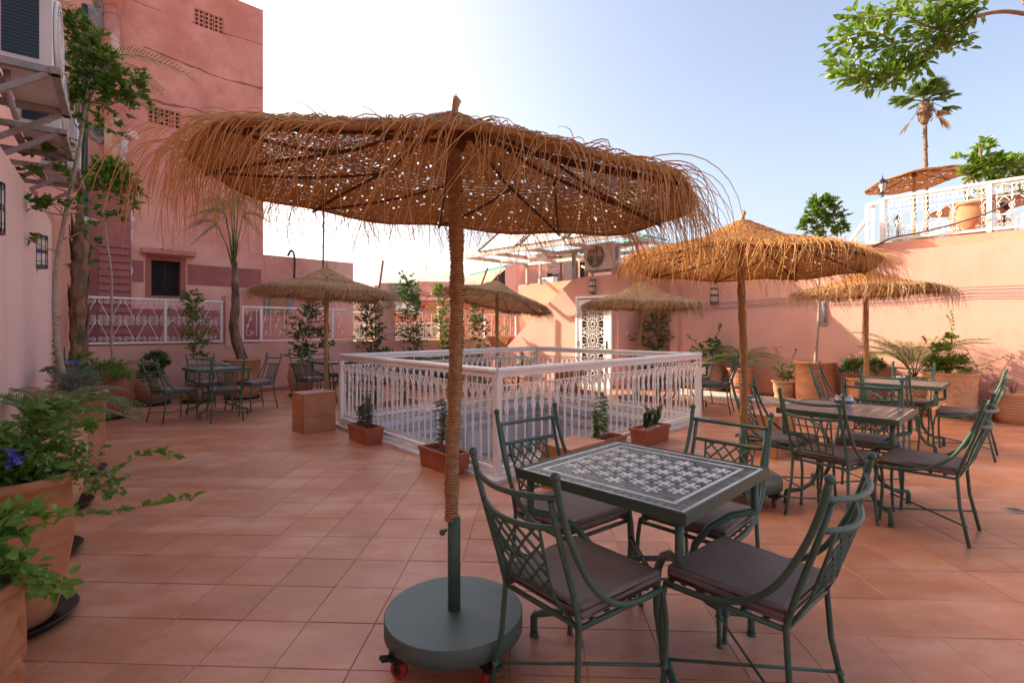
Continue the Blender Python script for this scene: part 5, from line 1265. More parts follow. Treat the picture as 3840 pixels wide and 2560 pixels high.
def onR(s_, o_): return WN+wr_dir*s_+Vector((wr_dir.y, -wr_dir.x, 0))*o_
planter(G(833, 1018)+Vector((.0, .12, 0)), aL, .46, 'terracotta planter just right of the tiled box, left side of the well', [(-.08, .38, 'spiky', 'grey green herb in the planter right of the tiled box'), (.10, .30, 'thin', 'drooping herb in the planter right of the tiled box')], seed=1)
planter(G(1010, 1085)+Vector((.02, .14, 0)), aL, .50, 'terracotta planter next to the big thatched pole', [(-.12, .36, 'thin', 'slim herb left of the big thatched pole'), (.06, .46, 'spiky', 'narrow grey herb in the planter by the big pole')], seed=2)
planter(G(1500, 1020)+Vector((.0, .12, 0)), aR, .50, 'terracotta planter with gravel and rosemary right of the nearest table', [(-.12, .22, 'rosemary', 'spreading rosemary in the gravel planter'), (.10, .26, 'rosemary', 'upright rosemary at the right end of the gravel planter')], gravel=True, seed=3)
planter(onR(1.45, .20), aR, .46, 'terracotta planter hidden behind the back of the nearest table', [(.0, .42, 'thin', 'tall thin rosemary standing before the well railing by the nearest table'), (-.16, .36, 'thin', 'thin herb behind the left lattice chair')], seed=4)
bl_ = (WB-WL).normalized(); br_ = (WR-WB).normalized(); aBL = math.degrees(atan2(bl_.y, bl_.x)); aBR = math.degrees(atan2(br_.y, br_.x))
def onBL(s_): return WL+bl_*s_+Vector((-bl_.y, bl_.x, 0))*.28
def onBR(s_): return WB+br_*s_+Vector((-br_.y, br_.x, 0))*.28
planter(onBL(.95), aBL, .95, 'long terracotta planter beyond the far left side of the well', [(-.25, .22, 'thin', 'small herb at the left end of the long planter'), (.3, .2, 'thin', 'small herb at the right end of the long planter')], seed=5)
planter(onBL(2.75), aBL, .85, 'terracotta planter with cypress like herbs at the far side of the well', [(.0, .45, 'rosemary', 'upright dark herb in the far planter'), (.25, .3, 'rosemary', 'short dark herb in the far planter')], seed=6)
planter(onBR(.95), aBR, .85, 'terracotta planter beyond the well, left of the door', [(.1, .45, 'rosemary', 'dark upright herb in front of the white door')], seed=7)
planter(onBR(2.45), aBR, .95, 'terracotta planter beyond the well, by the leaning pole', [(-.2, .40, 'thin', 'leafy herb seen through the bars near the leaning pole'), (.2, .5, 'thin', 'tall herb seen through the right bars of the well railing')], seed=8)
# ============================================================ lanterns, cables, pipes
def lantern(p, nrm, label, H=.34, R=.085):
    t = thing('wall_lantern', p, label, 'wall lamp', 'half round glass wall lanterns', rz=atan2(nrm.y, nrm.x)-pi/2+pi)
    # local: wall at y=0, lantern towards -y
    def arc(r, z, n_=7): return [Vector((r*cos(-pi*k/(n_-1)), r*sin(-pi*k/(n_-1))*.95, z)) for k in range(n_)]
    zs = [-H/2, -H/2+H*.12, 0-.006, H*.10, H/2-H*.10, H/2]
    mb = MB()
    for z, rr in ((-H/2, .006), (-H*.30, .003), (0, .004), (H*.08, .003), (H*.38, .003), (H/2, .006)): mb.tube(arc(R, z), rr, 5)
    for a in arc(R, 0): mb.tube([a+Vector((0, 0, -H/2)), a+Vector((0, 0, H/2))], .0035, 4)
    mb.build('metal_frame', M['brass'], t)
    mb = MB(); A = arc(R, H/2+.004); mb.add([v for v in A], [tuple(range(7))]); A = arc(R, -H/2-.004); mb.add([v for v in A], [tuple(range(7))]); mb.build('cap', M['brass'], t)
    bands = [(-H/2, -H*.40, 'r'), (-H*.40, -.02, 'w'), (-.02, .02, 'r'), (.02, H*.40, 'w'), (H*.40, H/2, 'r')]
    ii = 0
    for (z0, z1, kd) in bands:
        A, B = arc(R*.95, z0), arc(R*.95, z1)
        for k in range(6):
            mb = MB(); mb.quad(A[k], A[k+1], B[k+1], B[k]); c = M['lampglass'] if kd == 'w' else M[('lampred', 'lampblue', 'lampgreen')[(k+ii) % 3]]
            mb.build('glass_pane', c, t)
        ii += 1
def on_lw(t_, z): return LW0+LWD*t_+LWN*.002+Vector((0, 0, z))
lantern(on_lw(-.05, 2.20), LWN, 'large looking glass lantern at the left edge, cut by the frame', .335, .085)
lantern(on_lw(2.42, 2.20), LWN, 'glass lantern on the left wall beside the pale ficus trunk', .335, .085)
lantern(WS(.72, 2.40, .002), -VN, 'glass lantern on the wall above the white door', .33, .085)
p = wl(C1-VN*.002, VV, 1641); lantern(Vector((p.x, p.y, 1.4+(754-679)/F*p.y)), -VN, 'glass lantern on the shaded right wall between two parasols', .33, .085)
cab = thing('cable_run', C1+Vector((0, 0, 2.0)), 'thin violet cables strung along the right wall', 'cable')
for k, (za, zb, dz) in enumerate(((1.92, 2.05, .10), (1.88, 1.98, .14), (1.84, 1.94, .12), (1.95, 2.10, .08))):
    pts = []
    for i in range(25):
        u = i/24; q = C1+VV*(.3+8.5*u)-VN*.03; pts.append(q+Vector((0, 0, za+(zb-za)*u-dz*.4*sin(pi*((u*3) % 1)))))
    mb = MB(); mb.tube(pts, .0042, 4); mb.build('cable', M['cable'] if k % 2 == 0 else M['cabledk'], cab, world=True)
p = wl(C1, VV, 1891); t = thing('metal_bracket', Vector((p.x, p.y, 1.6))-VN*.01, 'grey folded metal bracket on the right wall beside the slender trunk', 'bracket', rz=atan2(VV.y, VV.x))
mb = MB(); mb.box((0, 0, .10), (.11, .012, .50)); mb.build('plate', M['steel'], t)
mb = MB(); mb.tube([(.0, -.02, .28), (.03, -.05, .0), (.03, -.02, -.06)], .012, 5); mb.box((0, -.02, -.05), (.05, .03, .05)); mb.build('arm', M['steel'], t)
# old white planks lying along the right wall
pk = thing('plank_pile', RP(1700, .95), 'weathered white planks lying on the floor by the right wall', 'planks')
for k, (o_, z, a, L_) in enumerate(((.62, .0, .0, 3.0), (.80, .0, .01, 3.1), (.70, .055, -.015, 2.9), (.95, .0, .02, 2.9))):
    c = wl(C1-VN*o_, VV, 1722); mb = MB(); mb.box(Vector((c.x, c.y, .03+z)), (L_, .11, .05), atan2(VV.y, VV.x)+a)
    mb.build('plank', M['plank'], pk, world=True)
    for q in range(8):
        if k in (0, 2): continue
        s_ = -L_/2+.2+q*L_/8; mb = MB(); d = Vector((cos(atan2(VV.y, VV.x)+a), sin(atan2(VV.y, VV.x)+a), 0)); mb.box(Vector((c.x, c.y, .03+z))+d*s_-VN*.056, (.02, .006, .018), atan2(VV.y, VV.x)+a); mb.build('peg_hole', M['dark'], pk, world=True)
# security camera at the orange end wall
cp = At(340, 836/1.0, 1)*0+At(190, 510, 8.3)
t = thing('security_camera', cp, 'white bullet security camera beside the shaggy palm trunk', 'camera', rz=radians(-20))
mb = MB(); mb.tube([(0, 0, .03), (.24, 0, -.03)], .047, 12); mb.build('housing', M['acwhite'], t)
mb = MB(); mb.tube([(.24, 0, -.03), (.262, 0, -.036)], .040, 12); mb.build('lens', M['black'], t)
mb = MB(); mb.box((.13, 0, .055), (.30, .11, .012), 0, Matrix.Rotation(.24, 3, 'Y')); mb.build('sun_shield', M['acwhite'], t)
mb = MB(); mb.tube([(0, 0, .03), (-.10, .03, -.06)], .02, 8); mb.build('bracket', M['acwhite'], t)
# ============================================================ air conditioners at the left
def ac_unit(p, ang, label, sc=1.0, group='outdoor air conditioner units'):
    """local: x along the long front, front face at -y; p = near front bottom corner"""
    t = thing('air_conditioner', p, label, 'air conditioner', group, rz=ang); W_, D_, H_ = .85*sc, .27*sc, .62*sc
    def bx(nm, c, d, m): mb = MB(); mb.box(c, d); return mb.build(nm, m, t)
    bx('casing', (W_/2, D_/2, H_/2), (W_, D_, H_), M['acwhite'])
    f = MB(); mb = MB()
    bx('side_fins', (-.004, D_*.56, H_*.5), (.008, D_*.66, H_*.86), M['fins'])
    for k in range(22): mb.box((-.010, D_*.56, H_*(.09+.037*k)), (.003, D_*.66, .0025))
    tag(mb.build('fin_edges', M['pipeblue'], t), kind='stuff')
    n_ = 28; c = (W_*.40, -.02, H_*.5); r = H_*.44
    mb = MB(); mb.tube([(c[0]+r*cos(2*pi*k/n_), -.012, c[2]+r*sin(2*pi*k/n_)) for k in range(n_+1)], .012, 5)
    for q in (.25, .45, .65, .85): mb.tube([(c[0]+r*q*cos(2*pi*k/n_), -.022, c[2]+r*q*sin(2*pi*k/n_)) for k in range(n_+1)], .0035, 4)
    for k in range(16): a = 2*pi*k/16; mb.tube([(c[0], -.022, c[2]), (c[0]+r*cos(a), -.018, c[2]+r*sin(a))], .003, 4)
    mb.build('fan_grille', M['acwhite'], t)
    mb = MB(); mb.lathe([(.001, 0), (r, .0)], 28, closed=False); o = mb.build('fan_opening', M['dark'], t); o.rotation_euler = (pi/2, 0, 0); o.location = (c[0], -.006, c[2])
    mb = MB()
    for k in range(3):
        a = 2*pi*k/3; P_ = [(c[0]+.03*cos(a), -.010, c[2]+.03*sin(a)), (c[0]+r*.85*cos(a), -.010, c[2]+r*.85*sin(a)), (c[0]+r*.8*cos(a+.9), -.014, c[2]+r*.8*sin(a+.9))]; mb.add(P_, [(0, 1, 2)])
    mb.build('fan_blade', M['steel'], t)
    return t
angA = atan2(LWD.y, LWD.x)
def bracket(p, label, L_=.5):
    t = thing('wall_bracket', p, label, 'bracket', 'steel brackets under the air conditioners', rz=angA)
    for x in (-.02, .80):
        mb = MB(); mb.beam((x, -.05, -.025), (x, L_, -.025), .045, .045); mb.build('arm', M['steel'], t)
        mb = MB(); mb.beam((x, .02, -.05), (x, L_-.02, -.38), .035, .035); mb.build('brace', M['steel'], t)
    mb = MB(); mb.beam((-.06, -.02, -.025), (.86, -.02, -.025), .045, .045); mb.beam((-.06, .30, -.025), (.86, .30, -.025), .045, .04); mb.build('rail', M['steel'], t)
# long axis along LWD, front towards LWN; local y = -LWN  (angA rotated +90 deg)
AC = [(Vector((-3.07, 3.40, 3.13)), 'large air conditioner hanging at the top left corner, dark fins facing us', 'steel bracket under the top air conditioner'),
      (Vector((-3.92, 4.42, 3.12)), 'second air conditioner just behind the nearest one, half behind ficus leaves', 'steel bracket under the second air conditioner'),
      (Vector((-4.72, 5.50, 3.12)), 'third air conditioner furthest back over the wall top', 'steel bracket under the third air conditioner')]
for p, la, lb in AC: ac_unit(p, angA, la, 1.0); bracket(p, lb)
mb = MB(); q = Vector((-3.32, 3.35, 3.1)); mb.tube([q, q+Vector((-.02, .02, -.12)), q+Vector((-.05, .12, -.28))], .018, 8)
o = mb.build('insulated_pipe', M['steel']); tag(o, 'short grey pipe elbow under the nearest air conditioner', 'pipe')
# ============================================================ tower and low house behind the parapet
TD = Vector((.72, .694, 0)).normalized(); TN = Vector((TD.y, -TD.x, 0))          # TN faces the camera
Q0 = Vector((-7.755, 11.5, 0)); TZc = Vector((0, 0, 1))
def TW(t_, z, off=0.0): return Q0+TD*t_+TN*off+TZc*z
def tower_mat():
    m = mat('old_tower_plaster', (.55, .205, .155), (.70, .33, .26), 1.4, rough=.92, bump=.9, bscale=9, coord='World', c3=(.74, .45, .37), s3=.38)
    N = m.node_tree.nodes; L = m.node_tree.links; bs = N['Principled BSDF']; col = bs.inputs['Base Color'].links[0].from_socket
    ge = N.new('ShaderNodeNewGeometry'); mp = N.new('ShaderNodeMapping'); L.new(ge.outputs['Position'], mp.inputs[0]); mp.inputs['Scale'].default_value = (.22, .22, 1.15)
    wv = N.new('ShaderNodeTexNoise'); wv.inputs['Scale'].default_value = 1.6; wv.inputs['Detail'].default_value = 9; L.new(mp.outputs[0], wv.inputs[0])
    sep = N.new('ShaderNodeSeparateXYZ'); L.new(ge.outputs['Position'], sep.inputs[0])
    # horizontal courses of rammed earth: crack lines where z + noise crosses a step
    ad = N.new('ShaderNodeMath'); ad.operation = 'MULTIPLY_ADD'; L.new(wv.outputs[0], ad.inputs[0]); ad.inputs[1].default_value = .9; L.new(sep.outputs[2], ad.inputs[2])
    md = N.new('ShaderNodeMath'); md.operation = 'PINGPONG'; L.new(ad.outputs[0], md.inputs[0]); md.inputs[1].default_value = .50
    lt = N.new('ShaderNodeMath'); lt.operation = 'LESS_THAN'; L.new(md.outputs[0], lt.inputs[0]); lt.inputs[1].default_value = .020
    n2 = N.new('ShaderNodeTexNoise'); n2.inputs['Scale'].default_value = 1.1; n2.inputs['Detail'].default_value = 6; L.new(ge.outputs['Position'], n2.inputs[0])
    gt = N.new('ShaderNodeMath'); gt.operation = 'GREATER_THAN'; L.new(n2.outputs[0], gt.inputs[0]); gt.inputs[1].default_value = .42
    hi = N.new('ShaderNodeMath'); hi.operation = 'GREATER_THAN'; L.new(sep.outputs[2], hi.inputs[0]); hi.inputs[1].default_value = 4.6
    a1 = N.new('ShaderNodeMath'); a1.operation = 'MULTIPLY'; L.new(lt.outputs[0], a1.inputs[0]); L.new(gt.outputs[0], a1.inputs[1])
    a2 = N.new('ShaderNodeMath'); a2.operation = 'MULTIPLY'; L.new(a1.outputs[0], a2.inputs[0]); L.new(hi.outputs[0], a2.inputs[1])
    mx = N.new('ShaderNodeMixRGB'); L.new(a2.outputs[0], mx.inputs[0]); L.new(col, mx.inputs[1]); mx.inputs[2].default_value = (.27, .11, .09, 1)
    # grey stains
    n3 = N.new('ShaderNodeTexNoise'); n3.inputs['Scale'].default_value = .9; n3.inputs['Detail'].default_value = 10; n3.inputs['Roughness'].default_value = .7
    mp3 = N.new('ShaderNodeMapping'); mp3.inputs['Scale'].default_value = (1, 1, 2.2); mp3.inputs['Location'].default_value = (7, 3, 1); L.new(ge.outputs['Position'], mp3.inputs[0]); L.new(mp3.outputs[0], n3.inputs[0])
    r3 = N.new('ShaderNodeValToRGB'); r3.color_ramp.elements[0].position = .60; r3.color_ramp.elements[1].position = .74; r3.color_ramp.elements[0].color = (0, 0, 0, 1); r3.color_ramp.elements[1].color = (.75, .75, .75, 1); L.new(n3.outputs[0], r3.inputs[0])
    m2 = N.new('ShaderNodeMixRGB'); L.new(r3.outputs[0], m2.inputs[0]); L.new(mx.outputs[0], m2.inputs[1]); m2.inputs[2].default_value = (.34, .20, .17, 1)
    L.new(m2.outputs[0], bs.inputs['Base Color'])
    return m
M['tower'] = tower_mat()
tw_ = thing('old_tower_house', TW(-4, -8), 'tall weathered red plaster house with pierced vents and a grilled window', 'building')
# wall built in strips so that the window and vents are real openings
TL_, TR_, TT = -17.0, 2.02, 9.45
op = [(-.62, .22, 2.28, 3.35)]                            # window
vents = [(.58, .96, 8.78, 9.5), (-1.05, -.05, 6.1, 6.62)]
vents = []
def tpos(xv, yv):
    p = wl(Q0, TD, xv); return (p-Q0).dot(TD), 1.4-(yv-754)/F*p.y
v1a, v1t = tpos(446, 17); _, v1u = tpos(446, 56); v1b, _ = tpos(513, 75)
v2a, v2t = tpos(340, 241); _, v2u = tpos(340, 281); v2b, _ = tpos(414, 292)
wa, wt = tpos(347, 597); wb, wu = tpos(414, 681)
op = [(wa, wb, wu, wt), (v2a, v2b, v2u, v2t), (v1a, v1b, v1u, v1t)]
op = sorted(op, key=lambda o: o[2])
xs = sorted(set([TL_, TR_]+[v for o in op for v in o[:2]]))
for i in range(len(xs)-1):
    a, b = xs[i], xs[i+1]; c = (a+b)/2; cuts = sorted([(o[2], o[3]) for o in op if o[0] < c < o[1]]); z = -8; mb = MB()
    for (z0, z1) in cuts+[(TT, TT)]:
        if z0 > z: mb.prism([TW(a, z), TW(b, z), TW(b, z, -.35), TW(a, z, -.35)], (0, 0, z0-z))
        z = z1
    mb.build('wall', M['tower'], tw_, world=True)
mb = MB(); mb.prism([TW(TL_, -8, -.352), TW(TR_-.002, -8, -.352), TW(TR_-.002, -8, -2.4), TW(TL_, -8, -2.4)], (0, 0, 8+TT-.25)); mb.build('house_body', M['tower'], tw_, world=True)
mb = MB()                                                  # dado band of darker paint, a few mm of paint coat
def band(mb_, a, b, z0, z1, off=.004): mb_.prism([TW(a, z0, .001), TW(b, z0, .001), TW(b, z0, off), TW(a, z0, off)], (0, 0, z1-z0))
zt = tpos(450, 608)[1]; zb_ = tpos(450, 655)[1]; zc_ = tpos(450, 712)[1]
xm = tpos(303, 600)[0]
band(mb, xm, wa-.14, zb_, zt); band(mb, wb+.14, TR_-.05, zb_, zt); band(mb, xm, TR_-.05, -2, zc_); mb.build('painted_band', M['maroon'], tw_, world=True)
# maroon clapboard panel left of the window
mx0 = tpos(190, 600)[0]; mb = MB(); zz0, zz1 = -.6, tpos(250, 430)[1]
band(mb, mx0, xm-.02, zz0, zz1, .03); mb.build('panel_back', M['maroon'], tw_, world=True)
n_ = 20; zlo, zhi = 0.2, tpos(250, 552)[1]; hh = (zhi-zlo)/n_
for k in range(n_):
    mb = MB(); z = zlo+k*hh; mb.prism([TW(mx0+.25, z, .031), TW(xm-.05, z, .031), TW(xm-.05, z, .075), TW(mx0+.25, z, .075)], (0, 0, .012))
    b_ = len(mb.v); mb.v = []; mb.f = []; mb.s = []
    A, B = mx0+.25, xm-.05; mb.add([TW(A, z+.01, .032), TW(B, z+.01, .032), TW(B, z+.01, .085), TW(A, z+.01, .085), TW(A, z+hh, .032), TW(B, z+hh, .032), TW(B, z+hh, .045), TW(A, z+hh, .045)], [(0, 1, 2, 3), (4, 7, 6, 5), (0, 4, 5, 1), (1, 5, 6, 2), (2, 6, 7, 3), (3, 7, 4, 0)])
    mb.build('clapboard', M['maroon'], tw_, world=True)
# window: frame, dark inside, star grille
wf = MB(); wm, wz = (wa+wb)/2, (wt+wu)/2
for (a, b, z0, z1) in ((wa-.10, wa, wu-.05, wt+.10), (wb, wb+.10, wu-.05, wt+.10), (wa, wb, wt, wt+.10), (wa, wb, wu-.06, wu)): wf.prism([TW(a, z0, -.1), TW(b, z0, -.1), TW(b, z0, .03), TW(a, z0, .03)], (0, 0, z1-z0))
win = wf.build('window_frame', M['maroon'], tw_, world=True)
mb = MB(); mb.prism([TW(wa, wu, -.20), TW(wb, wu, -.20), TW(wb, wu, -.19), TW(wa, wu, -.19)], (0, 0, wt-wu)); g_ = mb.build('window_pane', M['dark'], tw_, world=True)
mb = MB()
for ci in range(2):
    for cj in range(3):
        cx_, cz_ = wa+(wb-wa)*(.25+.5*ci), wu+(wt-wu)*(.17+.33*cj)
        for k in range(8):
            a = pi*k/4; mb.tube([TW(cx_+.03*cos(a), cz_+.03*sin(a), -.06), TW(cx_+.17*cos(a), cz_+.17*sin(a), -.06)], .007, 4)
            mb.tube([TW(cx_+.10*cos(a), cz_+.10*sin(a), -.06), TW(cx_+.17*cos(a+pi/8), cz_+.17*sin(a+pi/8), -.06), TW(cx_+.10*cos(a+pi/4), cz_+.10*sin(a+pi/4), -.06)], .006, 4)
for f in (0, .5, 1): mb.tube([TW(wa+(wb-wa)*f, wu, -.06), TW(wa+(wb-wa)*f, wt, -.06)], .008, 4)
mb.build('window_grille', M['cabledk'], tw_, world=True)
la_, lz_ = tpos(322, 572); lb_, _ = tpos(443, 580); mb = MB(); mb.prism([TW(la_, lz_-.10, 0.0), TW(lb_, lz_-.10, 0.0), TW(lb_, lz_-.10, .32), TW(la_, lz_-.10, .32)], (0, 0, .10)); mb.build('window_hood', M['pinkdk'], tw_, world=True)
mb = MB(); rg = random.Random(2)
for k in range(60): 
    a = rg.uniform(la_, lb_); mb.ball(tuple(TW(a, lz_+.0, rg.uniform(.05, .3))), rg.uniform(.02, .05), 5, 3, .5)
tag(mb.build('hood_rubble', M['concrete'], tw_, world=True), kind='stuff')
# pierced vents: blocks with round holes
for (a, b, z0, z1, nb) in ((v1a, v1b, v1u, v1t, 3), (v2a, v2b, v2u, v2t, 3)):
    mb = MB(); mb.prism([TW(a, z0, -.22), TW(b, z0, -.22), TW(b, z0, -.21), TW(a, z0, -.21)], (0, 0, z1-z0)); mb.build('vent_back', M['dark'], tw_, world=True)
    wbk = (b-a)/nb; hb = (z1-z0)/2
    for i in range(nb):
        for j in range(2):
            mb = MB(); ca, cz = a+wbk*(i+.5), z0+hb*(j+.5)
            for p_ in (-1, 1):
                for q_ in (-1, 1):
                    cx_, cz_ = ca+p_*wbk*.23, cz+q_*hb*.24; n_ = 12; ro = wbk*.25; ri = wbk*.165
                    inn_ = [(cx_+ri*cos(2*pi*k/n_+.26), cz_+ri*1.05*sin(2*pi*k/n_+.26)) for k in range(n_)]
                    sq = []
                    for k in range(n_):
                        an = 2*pi*k/n_+.26; c_, s_ = cos(an), sin(an); m_ = max(abs(c_), abs(s_)); sq.append((cx_+c_/m_*wbk*.235, cz_+s_/m_*hb*.245))
                    vs = [TW(x, z, -.01) for x, z in sq]+[TW(x, z, -.01) for x, z in inn_]+[TW(x, z, -.12) for x, z in inn_]
                    mb.add(vs, [(k, (k+1) % n_, n_+(k+1) % n_, n_+k) for k in range(n_)]+[(n_+k, n_+(k+1) % n_, 2*n_+(k+1) % n_, 2*n_+k) for k in range(n_)])
            mb.build('vent_block', M['pinkdk'], tw_, world=True)
# old soil pipe, dark blue pipe and broken plaster
pt, _ = tpos(256, 300); mb = MB(); pz = tpos(256, 436)[1]; mb.tube([TW(pt, pz, .16), TW(pt, 8.3, .16)], .14, 12); mb.tube([TW(pt, 8.1, .16), TW(pt, 8.4, .16), TW(pt+.03, 9.6, .16)], [.15, .19, .17], 12); mb.build('soil_pipe', M['pipeold'], tw_, world=True)
for z in [pz+.3+.55*k for k in range(9)]:
    mb = MB(); mb.tube([TW(pt, z, .16), TW(pt, z+.03, .16)], .147, 12); mb.build('pipe_joint', M['pipeold'], tw_, world=True)
mb = MB(); p2, _ = tpos(193, 400); mb.tube([TW(p2, -1, .12), TW(p2, 8, .12)], .05, 8); mb.build('drain_pipe', M['pipeblue'], tw_, world=True)
def blot(nm, m, xv, yv, r, seed, asp=1.0, n_=14, off=.012):
    rg = random.Random(seed); c, z = tpos(xv, yv); mb = MB(); rr = [r*rg.uniform(.45, 1.15) for _ in range(n_)]
    P_ = [TW(c+rr[k]*cos(2*pi*k/n_), z+rr[k]*asp*sin(2*pi*k/n_), off) for k in range(n_)]; P2 = [TW(c+rr[k]*cos(2*pi*k/n_), z+rr[k]*asp*sin(2*pi*k/n_), 0.0) for k in range(n_)]
    mb.add(P_+P2, [tuple(range(n_))]+[(k, n_+k, n_+(k+1) % n_, (k+1) % n_) for k in range(n_)]); mb.build(nm, m, tw_, world=True)
for k, (x, y, r, asp) in enumerate(((306, 308, .13, .8), (282, 330, .14, 1.7), (281, 372, .10, 1.3), (276, 350, .08, 2.0), (300, 500, .06, 3), (299, 540, .06, 3.5), (297, 620, .06, 3.5), (318, 438, .05, .5))): blot('bare_plaster_patch', M['whitepatch'], x, y, r, 50+k, asp)
for k, (x, y, r, asp) in enumerate(((227, 40, .30, 1.4), (222, 312, .22, .9), (233, 300, .14, 1.2), (228, 8, .2, 1))): blot('broken_plaster', M['concrete'], x, y, r, 70+k, asp, off=.05)
# low house to the right of the tower
lh = thing('low_house', TW(3.5, -8), 'low old pink house between the tower and the mesh fence', 'building')
l_e = tpos(812, 605)[0]; mb = MB(); mb.prism([TW(TR_+.002, -8, -.02), TW(l_e, -8, -.02), TW(l_e, -8, -6), TW(TR_+.002, -8, -6)], (0, 0, 8+3.27)); mb.build('wall', M['tower'], lh, world=True)
hx_, hz_ = tpos(640, 690)
mb = MB(); mb.prism([TW(hx_-.35, hz_-.35, .0), TW(hx_+.35, hz_-.35, .0), TW(hx_+.35, hz_-.35, .03), TW(hx_-.35, hz_-.35, .03)], (0, 0, .75)); mb.build('broken_plaster', M['concrete'], lh, world=True)
for k in range(5):
    mb = MB(); mb.prism([TW(hx_-.24, hz_-.32+k*.075, .031), TW(hx_+.2, hz_-.32+k*.075, .031), TW(hx_+.2, hz_-.32+k*.075, .06), TW(hx_-.24, hz_-.32+k*.075, .06)], (0, 0, .06)); mb.build('brick', M['boxtile'], lh, world=True)
mb = MB(); mb.tube(bez([TW(hx_-.1, hz_+.3, .1), TW(hx_+.3, hz_+.25, .2), TW(hx_+.8, hz_+.2, .12), TW(hx_+1.1, hz_+.35, .1)], 5), .03, 6)
c_, z_ = tpos(668, 590); mb.tube(bez([TW(c_-.1, 3.28, .05), TW(c_-.02, 3.43, .1), TW(c_+.05, 3.25, .12), TW(c_+.05, 2.7, .1)], 5), .03, 6); mb.build('hanging_hose', M['saucer'], lh, world=True)
# ============================================================ far houses seen over and through the parapet
def block(name, label, cat, xa, xb, yt, Z, m, depth=5.0, zlow=-8, Zb=None, group=None):
    A = At(xa, yt, Z); B = At(xb, yt, Z if Zb is None else Zb); h = A.z
    t = thing(name, ((A.x+B.x)/2, (A.y+B.y)/2, zlow), label, cat, group)
    mb = MB(); d = (Vector((B.x, B.y, 0))-Vector((A.x, A.y, 0))).normalized(); n_ = Vector((-d.y, d.x, 0))
    a, b = Vector((A.x, A.y, zlow)), Vector((B.x, B.y, zlow)); mb.prism([a, b, b+n_*depth, a+n_*depth], (0, 0, h-zlow)); mb.build('wall', m, t, world=True); return t, h
hb1, _ = block('far_house', 'long rose coloured house wall beyond the second pillar', 'building', 860, 1105, 655, 24, M['pinkdk'], Zb=26)
mb = MB(); p = At(878, 682, 23.9); mb.box((p.x+.8, p.y, p.z), (1.9, .12, 1.3)); mb.build('window', M['glass'], hb1, world=True)
mb = MB(); a, b = At(860, 681, 23.9), At(1105, 690, 25.8); mb.beam(a, b, .12, .14); mb.build('ledge', M['canvas'], hb1, world=True)
block('roof_hut', 'dark pink rooftop hut with a lit edge over the far wall', 'building', 958, 1130, 646, 28, M['pinkdk'], Zb=29)
hb2, _ = block('far_house', 'sunlit peach terrace wall behind the third railing', 'building', 905, 1050, 720, 21, M['orangepink'], Zb=20)
hb3, _ = block('far_house', 'peach wall with an arch behind the fourth railing', 'building', 1030, 1190, 708, 19.5, M['orangepink'], Zb=18.8)
t = thing('cream_tent', At(845, 800, 19), 'cream gabled tent roof beyond the parapet left of the second pillar', 'tent')
A, B, C_, D_ = At(800, 712, 20), At(848, 682, 20), At(892, 716, 20), At(846, 664, 24)
mb = MB(); a, b, c = At(790, 716, 19), At(852, 680, 19), At(905, 716, 19); dp = Vector((.5, 4, 0)); mb.add([a, b, c, a+dp, b+dp, c+dp], [(0, 1, 4, 3), (1, 2, 5, 4), (0, 2, 1), (3, 4, 5)]); mb.build('roof', M['canvas'], t, world=True)
mb = MB(); mb.prism([At(795, 745, 19.2), At(900, 745, 19.2), At(900, 718, 19.2), At(795, 718, 19.2)], (0, .05, 0)); mb.build('valance', M['canvas'], t, world=True)
t = thing('far_balustrade', At(850, 790, 17.5), 'white balustrade of a neighbouring terrace seen through the second railing', 'railing')
mb = MB()
for yy in (742, 778): mb.beam(At(797, yy+1, 17.5), At(1015, yy, 18.5), .06, .06)
mb.build('rail', M['white'], t, world=True); mb = MB()
for k in range(54): mb.beam(At(797+4*k, 742, 17.5+k/54), At(797+4*k, 778, 17.5+k/54), .02, .02)
tag(mb.build('bars', M['white'], t, world=True), kind='stuff')
for k, (x, y, Z, lb) in enumerate(((845, 768, 19.5, 'dark garden shrubs behind the far balustrade'), (975, 765, 19, 'grey green shrubs on the neighbouring terrace behind the third railing'))):
    c = At(x, y+40, Z); bush((c.x, c.y, c.z), lb, [(-.6, 0, .6, .55, 260), (.3, 0, .6, .6, 260), (1.1, 0, .5, .5, 220)], leaf=(.14, .06), m='leafdk' if k == 0 else 'leafgr', seed=80+k, name='shrub')
# mesh fence with leaning posts
t = thing('mesh_fence', At(940, 660, 16.2), 'wire mesh fence with leaning dark posts above the far walls', 'fence'); mb = MB()
for (x0, y0, x1, y1) in ((871, 645, 880, 598), (1036, 650, 1056, 610), (1100, 650, 1120, 616)): mb.beam(At(x0, y0+20, 16.2), At(x1, y1, 16.2), .05, .05)
mb.build('post', M['wood'], t, world=True); mb = MB()
def FP(u, v): return At(812+u*315, (598+u*28)*(1-v)+(672)*v, 16.25)
for k in range(-18, 76):
    for s_ in (-1, 1):
        u0 = k/75; u1 = u0+.22
        if s_ < 0: u0, u1 = u1, u0
        v0, v1 = 0, 1
        if min(u0, u1) < 0 or max(u0, u1) > 1: continue
        mb.tube([FP(u0, v0), FP(u1, v1)], .0035, 3, cap=False)
tag(mb.build('wire_mesh', M['steelw'], t, world=True), kind='stuff')
# thin aerial mast above the left parasol
mb = MB(); mb.tube([At(742, 610, 13.5), At(744, 470, 13.5)], .022, 6); mb.tube([At(742, 700, 13.5), At(742, 608, 13.5)], .022, 6)
tag(mb.build('aerial_mast', M['cabledk']), 'thin dark mast rising behind the left parasol', 'mast')
